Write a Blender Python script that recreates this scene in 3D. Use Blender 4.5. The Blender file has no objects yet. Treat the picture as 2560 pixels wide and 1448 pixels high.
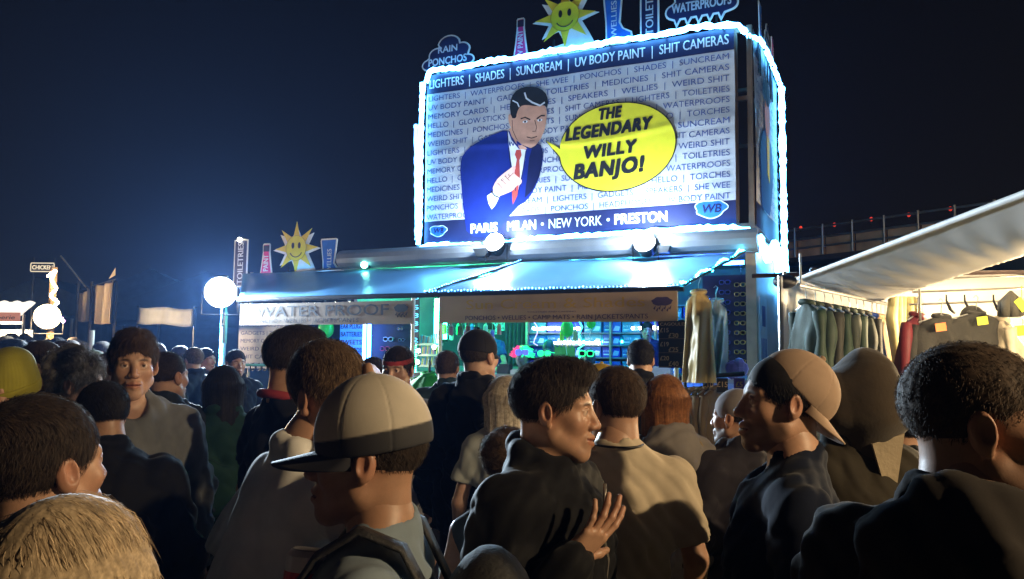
import bpy, math, random
import numpy as np
from mathutils import Vector, Matrix, Euler
import openvdb as vdb

random.seed(7)
S = bpy.context.scene
COL = S.collection
D = bpy.data
PI = math.pi

# ------------------------------------------------------------------ camera
F = 2000.0                                   # focal length in pixels of the 2560 px wide photograph
CAMZ = 1.72
PITCH = math.radians(4.55)
ROLL = math.radians(0.55)
cam_d = D.cameras.new('camera')
cam = D.objects.new('camera', cam_d)
COL.objects.link(cam)
cam_d.sensor_width = 36.0
cam_d.lens = 36.0 * F / 2560.0
cam_d.clip_start = 0.05
cam_d.clip_end = 500
RC = (Matrix.Rotation(PI / 2 + PITCH, 3, 'X') @ Matrix.Rotation(ROLL, 3, 'Z'))
cam.matrix_world = Matrix.Translation((0, 0, CAMZ)) @ RC.to_4x4()
S.camera = cam
CAMP = Vector((0, 0, CAMZ))

# ------------------------------------------------------------------ night sky and exposure
W = D.worlds.new('World')
S.world = W
W.use_nodes = True
wn = W.node_tree
wbg = wn.nodes['Background']
wtc = wn.nodes.new('ShaderNodeTexCoord')
wsp = wn.nodes.new('ShaderNodeSeparateXYZ')
wrp = wn.nodes.new('ShaderNodeValToRGB')
wn.links.new(wtc.outputs['Generated'], wsp.inputs[0])
wn.links.new(wsp.outputs['Z'], wrp.inputs[0])
wn.links.new(wrp.outputs[0], wbg.inputs['Color'])
ce = wrp.color_ramp.elements                  # town glow low down, nearly black overhead
ce[0].position = 0.0; ce[0].color = (0.0065, 0.0048, 0.0036, 1)
ce[1].position = 0.55; ce[1].color = (0.0016, 0.0018, 0.0030, 1)
wbg.inputs['Strength'].default_value = 1.0
S.view_settings.view_transform = 'Standard'
S.view_settings.look = 'None'
S.view_settings.exposure = 0.0
S.view_settings.gamma = 1.0
S.render.engine = 'CYCLES'
S.cycles.use_denoising = True
try:
    S.cycles.denoiser = 'OPENIMAGEDENOISE'
except Exception:
    pass
S.cycles.max_bounces = 6
S.cycles.volume_bounces = 0
S.cycles.sample_clamp_indirect = 6
S.cycles.use_light_tree = True


def ray(u, v):
    return (RC @ Vector(((u - 1280.0) / F, (724.0 - v) / F, -1.0)))


def at(u, v, Y):
    """World point seen at photo pixel u, v at forward distance Y metres."""
    d = ray(u, v)
    return CAMP + d * (Y / d.y)


def project(p):
    q = RC.transposed() @ (Vector(p) - CAMP)
    return (1280 + F * q.x / -q.z, 724 - F * q.y / -q.z)


# ------------------------------------------------------------------ materials
_mats = {}


def M(name, col, rough=0.6, metal=0.0, var=0.12, scale=9.0, bump=0.0, bscale=60.0, emit=None, est=0.0,
      trans=0.0, spec=0.5, attr=None, sss=0.0, alpha=1.0, sheen=0.0):
    """Procedural Principled material; var mottles the base colour, attr multiplies it by a colour attribute."""
    if name in _mats:
        return _mats[name]
    m = D.materials.new(name)
    m.use_nodes = True
    nt = m.node_tree
    b = nt.nodes['Principled BSDF']
    b.inputs['Roughness'].default_value = rough
    b.inputs['Metallic'].default_value = metal
    b.inputs['Specular IOR Level'].default_value = spec
    b.inputs['Alpha'].default_value = alpha
    if sheen:
        b.inputs['Sheen Weight'].default_value = sheen
    c = (*col, 1.0)
    tc = nt.nodes.new('ShaderNodeTexCoord')
    nz = nt.nodes.new('ShaderNodeTexNoise')
    nz.inputs['Scale'].default_value = scale
    nz.inputs['Detail'].default_value = 5
    nt.links.new(tc.outputs['Object'], nz.inputs['Vector'])
    mr = nt.nodes.new('ShaderNodeMapRange')
    mr.inputs['From Min'].default_value = 0.3
    mr.inputs['From Max'].default_value = 0.7
    mr.inputs['To Min'].default_value = 1.0 - var
    mr.inputs['To Max'].default_value = 1.0 + var
    nt.links.new(nz.outputs['Fac'], mr.inputs['Value'])
    mx = nt.nodes.new('ShaderNodeVectorMath')
    mx.operation = 'SCALE'
    mx.inputs[0].default_value = col
    nt.links.new(mr.outputs['Result'], mx.inputs['Scale'])
    out = mx.outputs[0]
    if attr:
        at_ = nt.nodes.new('ShaderNodeAttribute')
        at_.attribute_name = attr
        mu = nt.nodes.new('ShaderNodeVectorMath')
        mu.operation = 'MULTIPLY'
        nt.links.new(out, mu.inputs[0])
        nt.links.new(at_.outputs['Color'], mu.inputs[1])
        out = mu.outputs[0]
    nt.links.new(out, b.inputs['Base Color'])
    if bump:
        n2 = nt.nodes.new('ShaderNodeTexNoise')
        n2.inputs['Scale'].default_value = bscale
        n2.inputs['Detail'].default_value = 6
        nt.links.new(tc.outputs['Object'], n2.inputs['Vector'])
        bp = nt.nodes.new('ShaderNodeBump')
        bp.inputs['Strength'].default_value = bump
        bp.inputs['Distance'].default_value = 0.01
        nt.links.new(n2.outputs['Fac'], bp.inputs['Height'])
        nt.links.new(bp.outputs[0], b.inputs['Normal'])
    if emit:
        b.inputs['Emission Color'].default_value = (*emit, 1)
        b.inputs['Emission Strength'].default_value = est
    if sss:
        b.inputs['Subsurface Weight'].default_value = sss
        b.inputs['Subsurface Radius'].default_value = (0.012, 0.005, 0.003)
    if trans:
        tl = nt.nodes.new('ShaderNodeBsdfTranslucent')
        tl.inputs['Color'].default_value = c
        ms = nt.nodes.new('ShaderNodeMixShader')
        ms.inputs[0].default_value = trans
        nt.links.new(b.outputs[0], ms.inputs[1])
        nt.links.new(tl.outputs[0], ms.inputs[2])
        nt.links.new(ms.outputs[0], nt.nodes['Material Output'].inputs['Surface'])
    _mats[name] = m
    return m


# ------------------------------------------------------------------ objects
_root = {}                                    # object name -> world position of its thing's base


def tag(o, label=None, cat=None, group=None, kind=None):
    if label: o['label'] = label
    if cat: o['category'] = cat
    if group: o['group'] = group
    if kind: o['kind'] = kind
    return o


def thing(name, label, cat, loc, group=None):
    o = D.objects.new(name, None)
    COL.objects.link(o)
    o.empty_display_size = 0.1
    o.location = loc
    _root[o.name] = Vector(loc)
    return tag(o, label, cat, group)


class MB:
    """Collects shapes given in world coordinates; build() links them as ONE mesh object."""

    def __init__(s):
        s.v, s.f, s.mi, s.n = [], [], [], 0

    def add(s, v, f, mi=0):
        v = np.asarray(v, dtype=np.float64).reshape(-1, 3)
        s.v.append(v)
        for q in f:
            s.f.append(tuple(int(i) + s.n for i in q))
            s.mi.append(mi)
        s.n += len(v)
        return s

    def frame_box(s, c, ax, ay, az, mi=0):
        """Box with centre c and half-extent vectors ax, ay, az."""
        c, ax, ay, az = (np.array(q, float) for q in (c, ax, ay, az))
        v = [c + i * ax + j * ay + k * az for i in (-1, 1) for j in (-1, 1) for k in (-1, 1)]
        f = [(0, 1, 3, 2), (4, 6, 7, 5), (0, 4, 5, 1), (2, 3, 7, 6), (0, 2, 6, 4), (1, 5, 7, 3)]
        if np.dot(np.cross(ax, ay), az) < 0:
            f = [q[::-1] for q in f]
        return s.add(v, f, mi)

    def box(s, lo, hi, mi=0):
        lo, hi = np.array(lo, float), np.array(hi, float)
        h = (hi - lo) / 2
        return s.frame_box((lo + hi) / 2, (h[0], 0, 0), (0, h[1], 0), (0, 0, h[2]), mi)

    def tube(s, pts, r, seg=8, mi=0, closed=False, caps=True):
        pts = np.array([tuple(p) for p in pts], float)
        n = len(pts)
        rr = np.broadcast_to(np.asarray(r, float), (n,))
        if closed:
            tg = np.roll(pts, -1, 0) - np.roll(pts, 1, 0)
        else:
            tg = np.gradient(pts, axis=0)
        tg /= np.linalg.norm(tg, axis=1)[:, None] + 1e-12
        up = np.array((0, 0, 1.0)) if abs(tg[0][2]) < .9 else np.array((1.0, 0, 0))
        vs, a = [], np.linspace(0, 2 * PI, seg, endpoint=False)
        for i in range(n):
            sd = np.cross(tg[i], up)
            sd /= np.linalg.norm(sd) + 1e-12
            up = np.cross(sd, tg[i])
            vs.append(pts[i] + rr[i] * (np.cos(a)[:, None] * sd + np.sin(a)[:, None] * up))
        f = []
        for i in range(n if closed else n - 1):
            j = (i + 1) % n
            for k in range(seg):
                l = (k + 1) % seg
                f.append((i * seg + k, i * seg + l, j * seg + l, j * seg + k))
        if caps and not closed:
            f.append(tuple(range(seg))[::-1])
            f.append(tuple((n - 1) * seg + k for k in range(seg)))
        return s.add(np.concatenate(vs), f, mi)

    def prism(s, poly, o, x, y, n, t, mi=0):
        """Outline poly (2-D) on the plane o, x, y, made t thick along n."""
        o, x, y, n = (np.array(q, float) for q in (o, x, y, n))
        P = np.array([o + a * x + b * y for a, b in poly])
        k = len(P)
        area = sum(poly[i][0] * poly[(i + 1) % k][1] - poly[(i + 1) % k][0] * poly[i][1] for i in range(k))
        v = np.concatenate([P, P + n * t])
        f = [tuple(range(k))[::-1], tuple(range(k, 2 * k))] + [(i, (i + 1) % k, k + (i + 1) % k, k + i) for i in range(k)]
        if (area < 0) != (np.dot(np.cross(x, y), n) < 0):
            f = [q[::-1] for q in f]
        return s.add(v, f, mi)

    def ball(s, c, r, seg=12, rings=8, mi=0):
        c = np.array(c, float)
        r = np.broadcast_to(np.asarray(r, float), (3,))
        v = [c + r * (0, 0, 1)]
        for i in range(1, rings):
            th = PI * i / rings
            for k in range(seg):
                ph = 2 * PI * k / seg
                v.append(c + r * (math.sin(th) * math.cos(ph), math.sin(th) * math.sin(ph), math.cos(th)))
        v.append(c - r * (0, 0, 1))
        f = [(0, 1 + k, 1 + (k + 1) % seg) for k in range(seg)]
        for i in range(rings - 2):
            for k in range(seg):
                a, b = 1 + i * seg + k, 1 + i * seg + (k + 1) % seg
                f.append((a, a + seg, b + seg, b))
        e = len(v) - 1
        q = 1 + (rings - 2) * seg
        f += [(e, q + (k + 1) % seg, q + k) for k in range(seg)]
        return s.add(v, f, mi)

    def sheet(s, G, t=0.0, mi=0):
        """Grid of points (rows of rows), optionally solid with thickness t along -z of its local normal."""
        G = np.array([[tuple(p) for p in row] for row in G], float)
        a, b = G.shape[:2]
        f = [(i * b + j, i * b + j + 1, (i + 1) * b + j + 1, (i + 1) * b + j) for i in range(a - 1) for j in range(b - 1)]
        if not t:
            return s.add(G.reshape(-1, 3), f, mi)
        du = np.gradient(G, axis=1); dv = np.gradient(G, axis=0)
        nn = np.cross(du, dv); nn /= np.linalg.norm(nn, axis=2)[:, :, None] + 1e-12
        H = G - nn * t
        v = np.concatenate([G.reshape(-1, 3), H.reshape(-1, 3)])
        o = a * b
        f2 = f + [tuple(i + o for i in q[::-1]) for q in f]
        ed = [(0, j) for j in range(b)] + [(i, b - 1) for i in range(1, a)] + [(a - 1, j) for j in range(b - 2, -1, -1)] + [(i, 0) for i in range(a - 2, 0, -1)]
        ids = [i * b + j for i, j in ed]
        for q in range(len(ids)):
            p, r = ids[q], ids[(q + 1) % len(ids)]
            f2.append((r, p, p + o, r + o))
        return s.add(v, f2, mi)

    def build(s, name, mats, parent=None, loc=None, smooth=False):
        v = np.concatenate(s.v)
        if parent is not None:
            base = _root[parent.name]
        else:
            base = Vector(loc) if loc is not None else Vector((float(v[:, 0].mean()), float(v[:, 1].mean()), float(v[:, 2].min())))
        v = v - np.array(base)
        me = D.meshes.new(name)
        me.from_pydata(v.tolist(), [], s.f)
        mats = mats if isinstance(mats, (list, tuple)) else [mats]
        for m in mats:
            me.materials.append(m)
        if len(mats) > 1:
            me.polygons.foreach_set('material_index', s.mi)
        if smooth:
            me.polygons.foreach_set('use_smooth', [True] * len(me.polygons))
        o = D.objects.new(name, me)
        COL.objects.link(o)
        if parent is not None:
            o.parent = parent
        else:
            o.location = base
        _root[o.name] = Vector(base)
        return o


# ------------------------------------------------------------------ lettering
_txt = {}


def text_mesh(s, bold=0.0, spacing=1.0):
    """Flat lettering 1 unit high (capital height), baseline at 0: verts (x, y), faces, width."""
    k = (s, bold, spacing)
    if k in _txt:
        return _txt[k]
    c = D.curves.new('letters', 'FONT')
    c.body = s
    c.size = 1.0
    c.offset = bold
    c.space_character = spacing
    c.resolution_u = 3
    o = D.objects.new('letters', c)
    COL.objects.link(o)
    bpy.context.view_layer.update()
    me = D.meshes.new_from_object(o.evaluated_get(bpy.context.evaluated_depsgraph_get()))
    v = np.array([q.co[:2] for q in me.vertices]) if len(me.vertices) else np.zeros((1, 2))
    f = [tuple(p.vertices) for p in me.polygons]
    D.objects.remove(o)
    D.curves.remove(c)
    D.meshes.remove(me)
    v = v / 0.729
    v[:, 0] -= v[:, 0].min()
    _txt[k] = (v, f, float(v[:, 0].max()))
    return _txt[k]


def strokes(b):
    """Small shifts that thicken lettering by b capital heights."""
    if b <= 0: return [(0, 0)]
    k = max(2, int(math.ceil(b / .035)))
    return [(b * (i / k - .5), b * .35 * j) for i in range(k + 1) for j in ((-1, 1) if b > .05 else (0,))]


def put_text(mb, s, o, x, y, n, h, width=None, center=False, bold=0.0, shear=0.0, mi=0, off=0.003, spacing=1.0, turn=0.0):
    """Write s with its baseline starting (or centred) at o; h is the capital height, width stretches it to fit."""
    v, f, w = text_mesh(s, 0.0, spacing)
    o, x, y, n = (np.array(tuple(q), float) for q in (o, x, y, n))
    sx = h if width is None else width / w
    for i, (dx, dy) in enumerate(strokes(bold)):
        q = np.stack([(v[:, 0]) * sx + shear * v[:, 1] * h + dx * h, v[:, 1] * h + dy * h], 1)
        if center:
            q[:, 0] -= w * sx / 2
        if turn:
            ca, sa = math.cos(turn), math.sin(turn)
            q = np.stack([q[:, 0] * ca - q[:, 1] * sa, q[:, 0] * sa + q[:, 1] * ca], 1)
        P = o + q[:, :1] * x + q[:, 1:2] * y + n * (off + i * .0003)
        mb.add(P, f, mi)
    return w * sx


def lamp(name, kind, loc, power, col, parent=None, aim=None, size=0.1, spot=None, blend=0.5):
    l = D.lights.new(name, kind)
    l.energy = power
    l.color = col
    if kind == 'AREA':
        l.size = size
    else:
        l.shadow_soft_size = size
    if spot:
        l.spot_size = spot
        l.spot_blend = blend
    o = D.objects.new(name, l)
    COL.objects.link(o)
    if parent is not None:
        o.parent = parent
        o.location = Vector(loc) - _root[parent.name]
    else:
        o.location = loc
    if aim is not None:
        o.rotation_euler = (Vector(aim) - Vector(loc)).to_track_quat('-Z', 'Y').to_euler()
    return o


def lerp(a, b, t):
    return Vector(a) * (1 - t) + Vector(b) * t
# ------------------------------------------------------------------ palette
WHITE = M('white_paint', (0.72, 0.72, 0.70), 0.5, var=0.06)
VINYL = M('banner_vinyl', (0.50, 0.52, 0.58), 0.42, var=0.10, scale=3, bump=0.35, bscale=4)
NAVY = M('navy_print', (0.014, 0.018, 0.070), 0.4, var=0.12, scale=5)
NAVYTXT = M('navy_lettering', (0.05, 0.085, 0.28), 0.45, var=0.2, scale=12)
BLACKP = M('black_print', (0.012, 0.012, 0.014), 0.5)
METAL = M('dull_metal', (0.38, 0.38, 0.37), 0.38, 0.8, bump=0.05)
DMETAL = M('dark_metal', (0.03, 0.03, 0.032), 0.45, 0.6)
BODYW = M('trailer_skin', (0.40, 0.41, 0.44), 0.42, var=0.12, scale=3, bump=0.05, bscale=14)
DARKIN = M('dark_lining', (0.02, 0.022, 0.03), 0.7)
YELLOW = M('yellow_print', (0.72, 0.66, 0.03), 0.45, var=0.06)
YEL2 = M('sun_yellow', (0.75, 0.58, 0.03), 0.5, var=0.06)
BLUEP = M('blue_print', (0.02, 0.13, 0.50), 0.45)
PINKP = M('pink_print', (0.62, 0.03, 0.20), 0.45)
CREAM = M('cream_board', (0.31, 0.22, 0.15), 0.6, var=0.10, scale=4)
ROPE = M('led_rope', (0.6, 0.8, 1.0), 0.4, emit=(0.10, 0.48, 1.0), est=22)
ROPEDIM = M('led_rope_dim', (0.5, 0.7, 1.0), 0.4, emit=(0.10, 0.42, 1.0), est=9)
GREENLED = M('led_green', (0.2, 0.9, 0.5), 0.4, emit=(0.04, 1.0, 0.42), est=45)
BLUELED = M('led_blue', (0.2, 0.4, 1.0), 0.4, emit=(0.03, 0.18, 1.0), est=45)
CYANLED = M('led_cyan', (0.3, 0.9, 1.0), 0.4, emit=(0.05, 0.70, 1.0), est=40)
COOLLENS = M('cool_lens', (0.9, 0.95, 1.0), 0.3, emit=(0.78, 0.90, 1.0), est=140)
WARMLENS = M('warm_lens', (1.0, 0.9, 0.7), 0.3, emit=(1.0, 0.74, 0.36), est=90)
WARMBULB = M('warm_bulb', (1.0, 0.9, 0.7), 0.3, emit=(1.0, 0.80, 0.45), est=20)
WHITEBULB = M('white_bulb', (1.0, 1.0, 0.95), 0.3, emit=(1.0, 0.95, 0.75), est=18)
REDLENS = M('red_lens', (0.8, 0.05, 0.03), 0.3, emit=(1.0, 0.06, 0.03), est=.8)
SKINP = M('printed_skin', (0.52, 0.27, 0.19), 0.45)
HANDP = M('printed_hand', (0.72, 0.42, 0.36), 0.45)
SUITP = M('printed_suit', (0.008, 0.020, 0.19), 0.42, var=0.08)
SUITD = M('printed_suit_fold', (0.006, 0.008, 0.05), 0.42)
TIEP = M('printed_tie', (0.40, 0.05, 0.04), 0.45)
SHIRTP = M('printed_shirt', (0.62, 0.64, 0.70), 0.42)
Z3 = Vector((0, 0, 1))

# ------------------------------------------------------------------ trailer frame: s runs left along its front, o outwards
R0 = Vector((2.54, 9.0, 0))
E_ = Vector((-3.74, 1.75, 0)).normalized()
N_ = Vector((-1.75, -3.74, 0)).normalized()
RT = -E_                                     # to the right as a customer sees it


def T(s, o, z):
    return R0 + E_ * s + N_ * o + Z3 * z


def hit(u, v, o):
    """Where the trailer's front plane, shifted o outwards, is seen at photo pixel u, v -> (s, z)."""
    d = ray(u, v)
    k = (R0 + N_ * o - CAMP).dot(N_) / d.dot(N_)
    p = CAMP + d * k
    return (p - R0).dot(E_), p.z


def tbox(mb, s0, s1, o0, o1, z0, z1, mi=0):
    return mb.frame_box(T((s0 + s1) / 2, (o0 + o1) / 2, (z0 + z1) / 2), E_ * abs(s1 - s0) / 2, N_ * abs(o1 - o0) / 2, Z3 * abs(z1 - z0) / 2, mi)


def ttext(mb, s, txt_s, z, o, h, **k):
    return put_text(mb, txt_s, T(s, o, z), RT, Z3, N_, h, **k)


# ------------------------------------------------------------------ ground
GR = M('trampled_grass', (0.045, 0.050, 0.022), 0.95, var=0.5, scale=2.2, bump=0.9, bscale=25)
g = MB()
n = 60
P = [[(x, y, 0.02 * math.sin(x * 1.7) * math.cos(y * 1.3)) for x in np.linspace(-90, 90, n)] for y in np.linspace(-30, 150, n)]
g.sheet(P)
tag(g.build('ground', GR, loc=(0, 0, 0), smooth=True), 'dark trampled festival field', kind='structure')
g = MB()
rg = np.random.default_rng(3)
for i in range(9000):
    x, y = rg.uniform(-5, 3.5), rg.uniform(1.2, 9.5)
    a, l, b = rg.uniform(0, 6.28), rg.uniform(.03, .075), rg.uniform(0, .05)
    z = 0.02 * math.sin(x * 1.7) * math.cos(y * 1.3) - .004
    w = .004
    g.add([(x - w * math.cos(a), y - w * math.sin(a), z), (x + w * math.cos(a), y + w * math.sin(a), z), (x + b * math.sin(a) * 1.2, y - b * math.cos(a), z + l)], [(0, 1, 2)])
tag(g.build('grass', M('grass_blades', (0.05, 0.075, 0.02), 0.8, var=.5, scale=3), loc=(0, 0, 0)), 'short trodden grass between the feet of the crowd', 'grass', kind='stuff')

# ------------------------------------------------------------------ main trailer
TS0, TS1, TD = -0.20, 5.25, 2.35              # right end, left end, depth
ROOF = 3.02
CZ = 1.46
tr = thing('market_trailer', 'long grey sales trailer with lit counter and sloping grey awning', 'trailer', T(2.5, 0, 0))
m = MB()                                      # shell: floor, back, ends, front below the counter
tbox(m, TS0, TS1, -TD, 0, 0.35, 0.62)
tbox(m, TS0, TS1, -TD, -TD + .05, 0.62, ROOF - .05)
tbox(m, TS0, TS0 + .05, -TD + .05, 0, 0.62, ROOF - .05)
tbox(m, TS1 - .05, TS1, -TD + .05, 0, 0.62, ROOF - .05)
tbox(m, TS0 + .05, TS1 - .05, -.05, 0, 0.62, CZ - .05)
m.build('body', BODYW, tr)
m = MB()
tbox(m, TS0 - .03, TS1 + .1, -TD - .03, .06, ROOF - .05, ROOF + .06)
tbox(m, TS0 - .06, TS1 + .12, .062, .16, ROOF - .16, ROOF + .11)          # rounded gutter fairing along the front
m.tube([T(TS0 - .06, .16, ROOF - .02), T(TS1 + .12, .16, ROOF - .02)], .125, 12)
m.build('roof', M('trailer_roof', (0.16, 0.165, 0.18), 0.45, var=.15, scale=4), tr)
m = MB()
tbox(m, TS0 + .05, TS1 - .05, -.35, .32, CZ - .05, CZ)
m.build('counter', M('counter_top', (0.30, 0.31, 0.33), 0.35, bump=.05), tr)
m = MB()
tbox(m, TS0 - .012, TS0 + .10, -.06, .02, .35, ROOF - .05)
m.build('corner_post', M('corner_alloy', (0.42, 0.36, 0.27), 0.4, .5), tr)
m = MB()
tbox(m, TS0 + .051, TS1 - .051, -TD + .051, -TD + .06, CZ + .05, ROOF - .06)
tbox(m, TS0 + .051, TS1 - .051, -TD + .06, -.06, ROOF - .075, ROOF - .06)
m.build('lining', M('lining_board', (0.10, 0.12, 0.15), 0.6), tr)
for s_ in (.7, 4.4):                          # wheels under the shell
    for k in (0, 1):
        w = MB()
        c = T(s_ + k * .75, -.05, .33)
        w.tube([c - N_ * .22, c - N_ * .02], .33, 24)
        wo = w.build('wheel', M('tyre', (.02, .02, .02), .8), tr)
        w = MB()
        w.tube([c - N_ * .019, c - N_ * .004], .19, 16)
        w.build('rim', METAL, wo)

# awning: two sloping panels from the roof edge out to the front rail
OA = 1.72                                     # how far the front rail stands out


def awn(u0, v0, u1, v1, name_seam=False):
    return hit(u0, v0, OA), hit(u1, v1, OA)


sR, zR = hit(1702, 722, OA)
sL, zL = hit(598, 746, OA)
zF = (zR + zL) / 2
AW = M('awning_cloth', (0.085, 0.235, 0.43), 0.34, var=.07, scale=4, bump=.25, bscale=3)
sSeamO = hit(1062, 735, OA)[0]
sSeamI = hit(1310, 664, .12)[0]
sLI = hit(612, 716, .12)[0]
sRI = hit(1862, 632, .12)[0]
zI = ROOF - .165
for (a0, a1, b0, b1) in ((sR, sSeamO - .012, sRI, sSeamI - .012), (sSeamO + .012, sL, sSeamI + .012, sLI)):
    G = []
    for i in range(13):
        t = i / 12
        row = []
        for j in range(25):
            q = j / 24
            p = lerp(T(b0 + (b1 - b0) * q, .17, zI), T(a0 + (a1 - a0) * q, OA, zF), t)
            p.z -= .05 * math.sin(PI * t) * (0.6 + .4 * math.sin(q * 21)) * math.sin(PI * q) + .012 * math.sin(t * 9 + q * 4)
            row.append(p)
        G.append(row)
    m = MB()
    m.sheet(G, .006)
    m.build('awning', AW, tr, smooth=True)
m = MB()
m.tube([T(sR - .03, OA, zF - .01), T(sL + .03, OA, zF - .01)], .028, 10)
m.build('front_rail', DMETAL, tr)
m = MB()
m.tube([T(sSeamI, .17, zI + .012), T(sSeamO, OA, zF + .012)], .014, 6)
m.build('awning_arm', DMETAL, tr)
m = MB()
m.tube([T(sRI, .17, zI + .01), T(sR, OA, zF + .01)], .016, 6)
m.build('awning_arm', DMETAL, tr)


def fairy(name, label, path, nb, mat, r=.011, group=None):
    """A string of small lit beads on a thin wire."""
    t = thing(name, label, 'string lights', path[0], group)
    w = MB()
    w.tube(path, .003, 5)
    w.build('wire', DMETAL, t)
    b = MB()
    P = [Vector(p) for p in path]
    for i in range(nb):
        q = i / max(1, nb - 1) * (len(P) - 1)
        k = min(int(q), len(P) - 2)
        c = lerp(P[k], P[k + 1], q - k)
        c.z += (random.random() - .5) * .012
        b.ball(c, r * random.uniform(.8, 1.25), 6, 4)
    bo = b.build('bulbs', mat, t)
    bo['kind'] = 'stuff' if nb > 100 else 'thing'
    return t


fairy('string_lights', 'pale blue string lights along the sloping seam of the awning', [T(sSeamI + (sSeamO - sSeamI) * q, .17 + (OA - .17) * q, zI + (zF - zI) * q + .035) for q in (0, .25, .5, .75, 1)], 46, ROPEDIM, .009)
fairy('string_lights', 'pale blue string lights along the outer rim of the sun cream side awning', [T(sR + (sSeamO - sR) * q, OA - .03, zF + .035) for q in (0, .2, .4, .6, .8, 1)], 72, ROPEDIM, .009)
fairy('string_lights', 'multicoloured string lights up the end arm of the awning by the yellow poncho', [T(sRI + (sR - sRI) * q, .17 + (OA - .17) * q, zI + (zF - zI) * q + .03 + .03 * math.sin(q * 20)) for q in np.linspace(0, 1, 12)], 60, CYANLED, .012)
fairy('string_lights', 'white string lights in the gap above the dark waterproof board', [T(*(hit(u, 749, OA - .04)[0], OA - .04, zF - .07)) for u in (700, 800, 940)], 40, WHITEBULB, .007)

# posts that carry the front rail
for (u, label, mat_) in ((1101, 'slim white awning post beside the sun cream board', WHITE), (1690, 'white awning post between the price board and the sun cream board', WHITE),
                         (1032, 'slim white awning post at the end of the waterproof board', WHITE)):
    s_, _ = hit(u, 840, OA - .03)
    t = thing('awning_post', label, 'post', T(s_, OA - .03, 0), 'awning posts')
    m = MB(); m.tube([T(s_, OA - .03, 0.02), T(s_, OA - .03, zF - .03)], .022, 10)
    m.build('pole', mat_, t)
    m = MB(); m.frame_box(T(s_, OA - .03, .012), E_ * .09, N_ * .09, Z3 * .01)
    m.build('foot_plate', DMETAL, t)

# ------------------------------------------------------------------ hanging boards
def logo_cloud(mb, s, z, o, w, h, mi, drops=True, dmi=None):
    pts = [(w * .5 * math.cos(a) * (1 + .06 * math.sin(a * 7)), h * .5 * math.sin(a) * (1 + .08 * math.cos(a * 6))) for a in np.linspace(0, 2 * PI, 40, endpoint=False)]
    mb.prism(pts, T(s, o, z), RT, Z3, N_, .003, mi)
    if drops:
        for i in range(7):
            x, y = -w * .38 + i * w * .125, -h * .8 - (i % 2) * h * .22
            mb.prism([(x - .008, y), (x + .006, y - .012), (x + .016, y + .03)], T(s, o, z), RT, Z3, N_, .003, mi if dmi is None else dmi)


OB = OA + .05
s0, z1 = hit(1692, 727, OB); _, z0 = hit(1692, 803, OB); s1, _ = hit(1100, 760, OB)
b1 = thing('hanging_board', 'long cream board under the awning advertising sun cream and shades in yellow', 'sign', T((s0 + s1) / 2, OB, z0), 'boards under the awning')
m = MB(); tbox(m, s0, s1, OB - .02, OB, z0, z1); m.build('panel', CREAM, b1)
m = MB()
hB = z1 - z0
a0 = hit(1166, 760, OB)[0]; a1 = hit(1612, 760, OB)[0]
ttext(m, a0, 'Sun Cream & Shades', z0 + hB * .50, OB, hB * .36, width=a0 - a1, bold=.03)
m.build('lettering', M('faded_yellow', (0.36, 0.22, 0.04), .6, var=.1), b1)
m = MB()
a0 = hit(1164, 785, OB)[0]; a1 = hit(1620, 785, OB)[0]
ttext(m, a0, 'PONCHOS • WELLIES • CAMP MATS • RAIN JACKETS/PANTS', z0 + hB * .1, OB, hB * .165, width=a0 - a1, bold=.022)
a2 = hit(1655, 757, OB)[0]
logo_cloud(m, a2, z0 + hB * .66, OB, .20, .085, 0)
a0 = hit(1318, 775, OB)[0]; a1 = hit(1440, 775, OB)[0]
ttext(m, a0, 'TOILETRIES AND CAMPING', z0 + hB * .345, OB, hB * .05, width=a0 - a1)
m.build('lettering', M('dark_plum_print', (0.035, 0.02, 0.07), .6), b1)

s0, z1 = hit(1033, 751, OB); _, z0 = hit(1033, 810, OB); s1, _ = hit(600, 780, OB)
b2 = thing('hanging_board', 'cream board under the awning with big dark waterproof lettering', 'sign', T((s0 + s1) / 2, OB, z0), 'boards under the awning')
m = MB(); tbox(m, s0, s1, OB - .02, OB, z0, z1); m.build('panel', CREAM, b2)
hB = z1 - z0
m = MB()
a0 = hit(640, 780, OB)[0]; a1 = hit(972, 780, OB)[0]
ttext(m, a0, 'WATER PROOF', z0 + hB * .40, OB, hB * .50, width=a0 - a1, bold=.02)
a0 = hit(632, 797, OB)[0]; a1 = hit(897, 797, OB)[0]
ttext(m, a0, 'PONCHO • WELLIES • JACKETS PANTS', z0 + hB * .10, OB, hB * .20, width=a0 - a1, bold=.012)
logo_cloud(m, hit(1003, 768, OB)[0], z0 + hB * .68, OB, .18, .09, 0)
m.build('lettering', M('dark_grey_print', (0.03, 0.035, 0.045), .6), b2)

# ------------------------------------------------------------------ billboard box on the roof
BS0, _ = hit(1838, 300, .02)
BS1, _ = hit(1066, 400, .02)
BZ0, BZ1 = 3.185, 5.50
BW, BH = BS1 - BS0, BZ1 - BZ0
bb = thing('billboard', 'big printed vinyl billboard box on the trailer roof with comic businessman and yellow speech bubble', 'billboard', T((BS0 + BS1) / 2, -1, ROOF + .06))
m = MB()
for s_, o_ in ((BS1, -.05), (BS0 - .16, -.05), (BS1, -2.2), (BS0 - .16, -2.2), (BS0 + .01, -.05)):
    tbox(m, s_ - .03, s_ + .03, o_ - .03, o_ + .03, ROOF + .06, BZ1 + .02)
for z_ in (BZ0 - .02, BZ1 - .05, BZ0 + BH * .63):
    tbox(m, BS0 - .13, BS1 - .03, -.075, -.025, z_, z_ + .05)
    tbox(m, BS0 - .13, BS1 - .03, -2.225, -2.175, z_, z_ + .05)
    tbox(m, BS0 - .185, BS0 - .135, -2.17, -.08, z_, z_ + .05)
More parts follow.
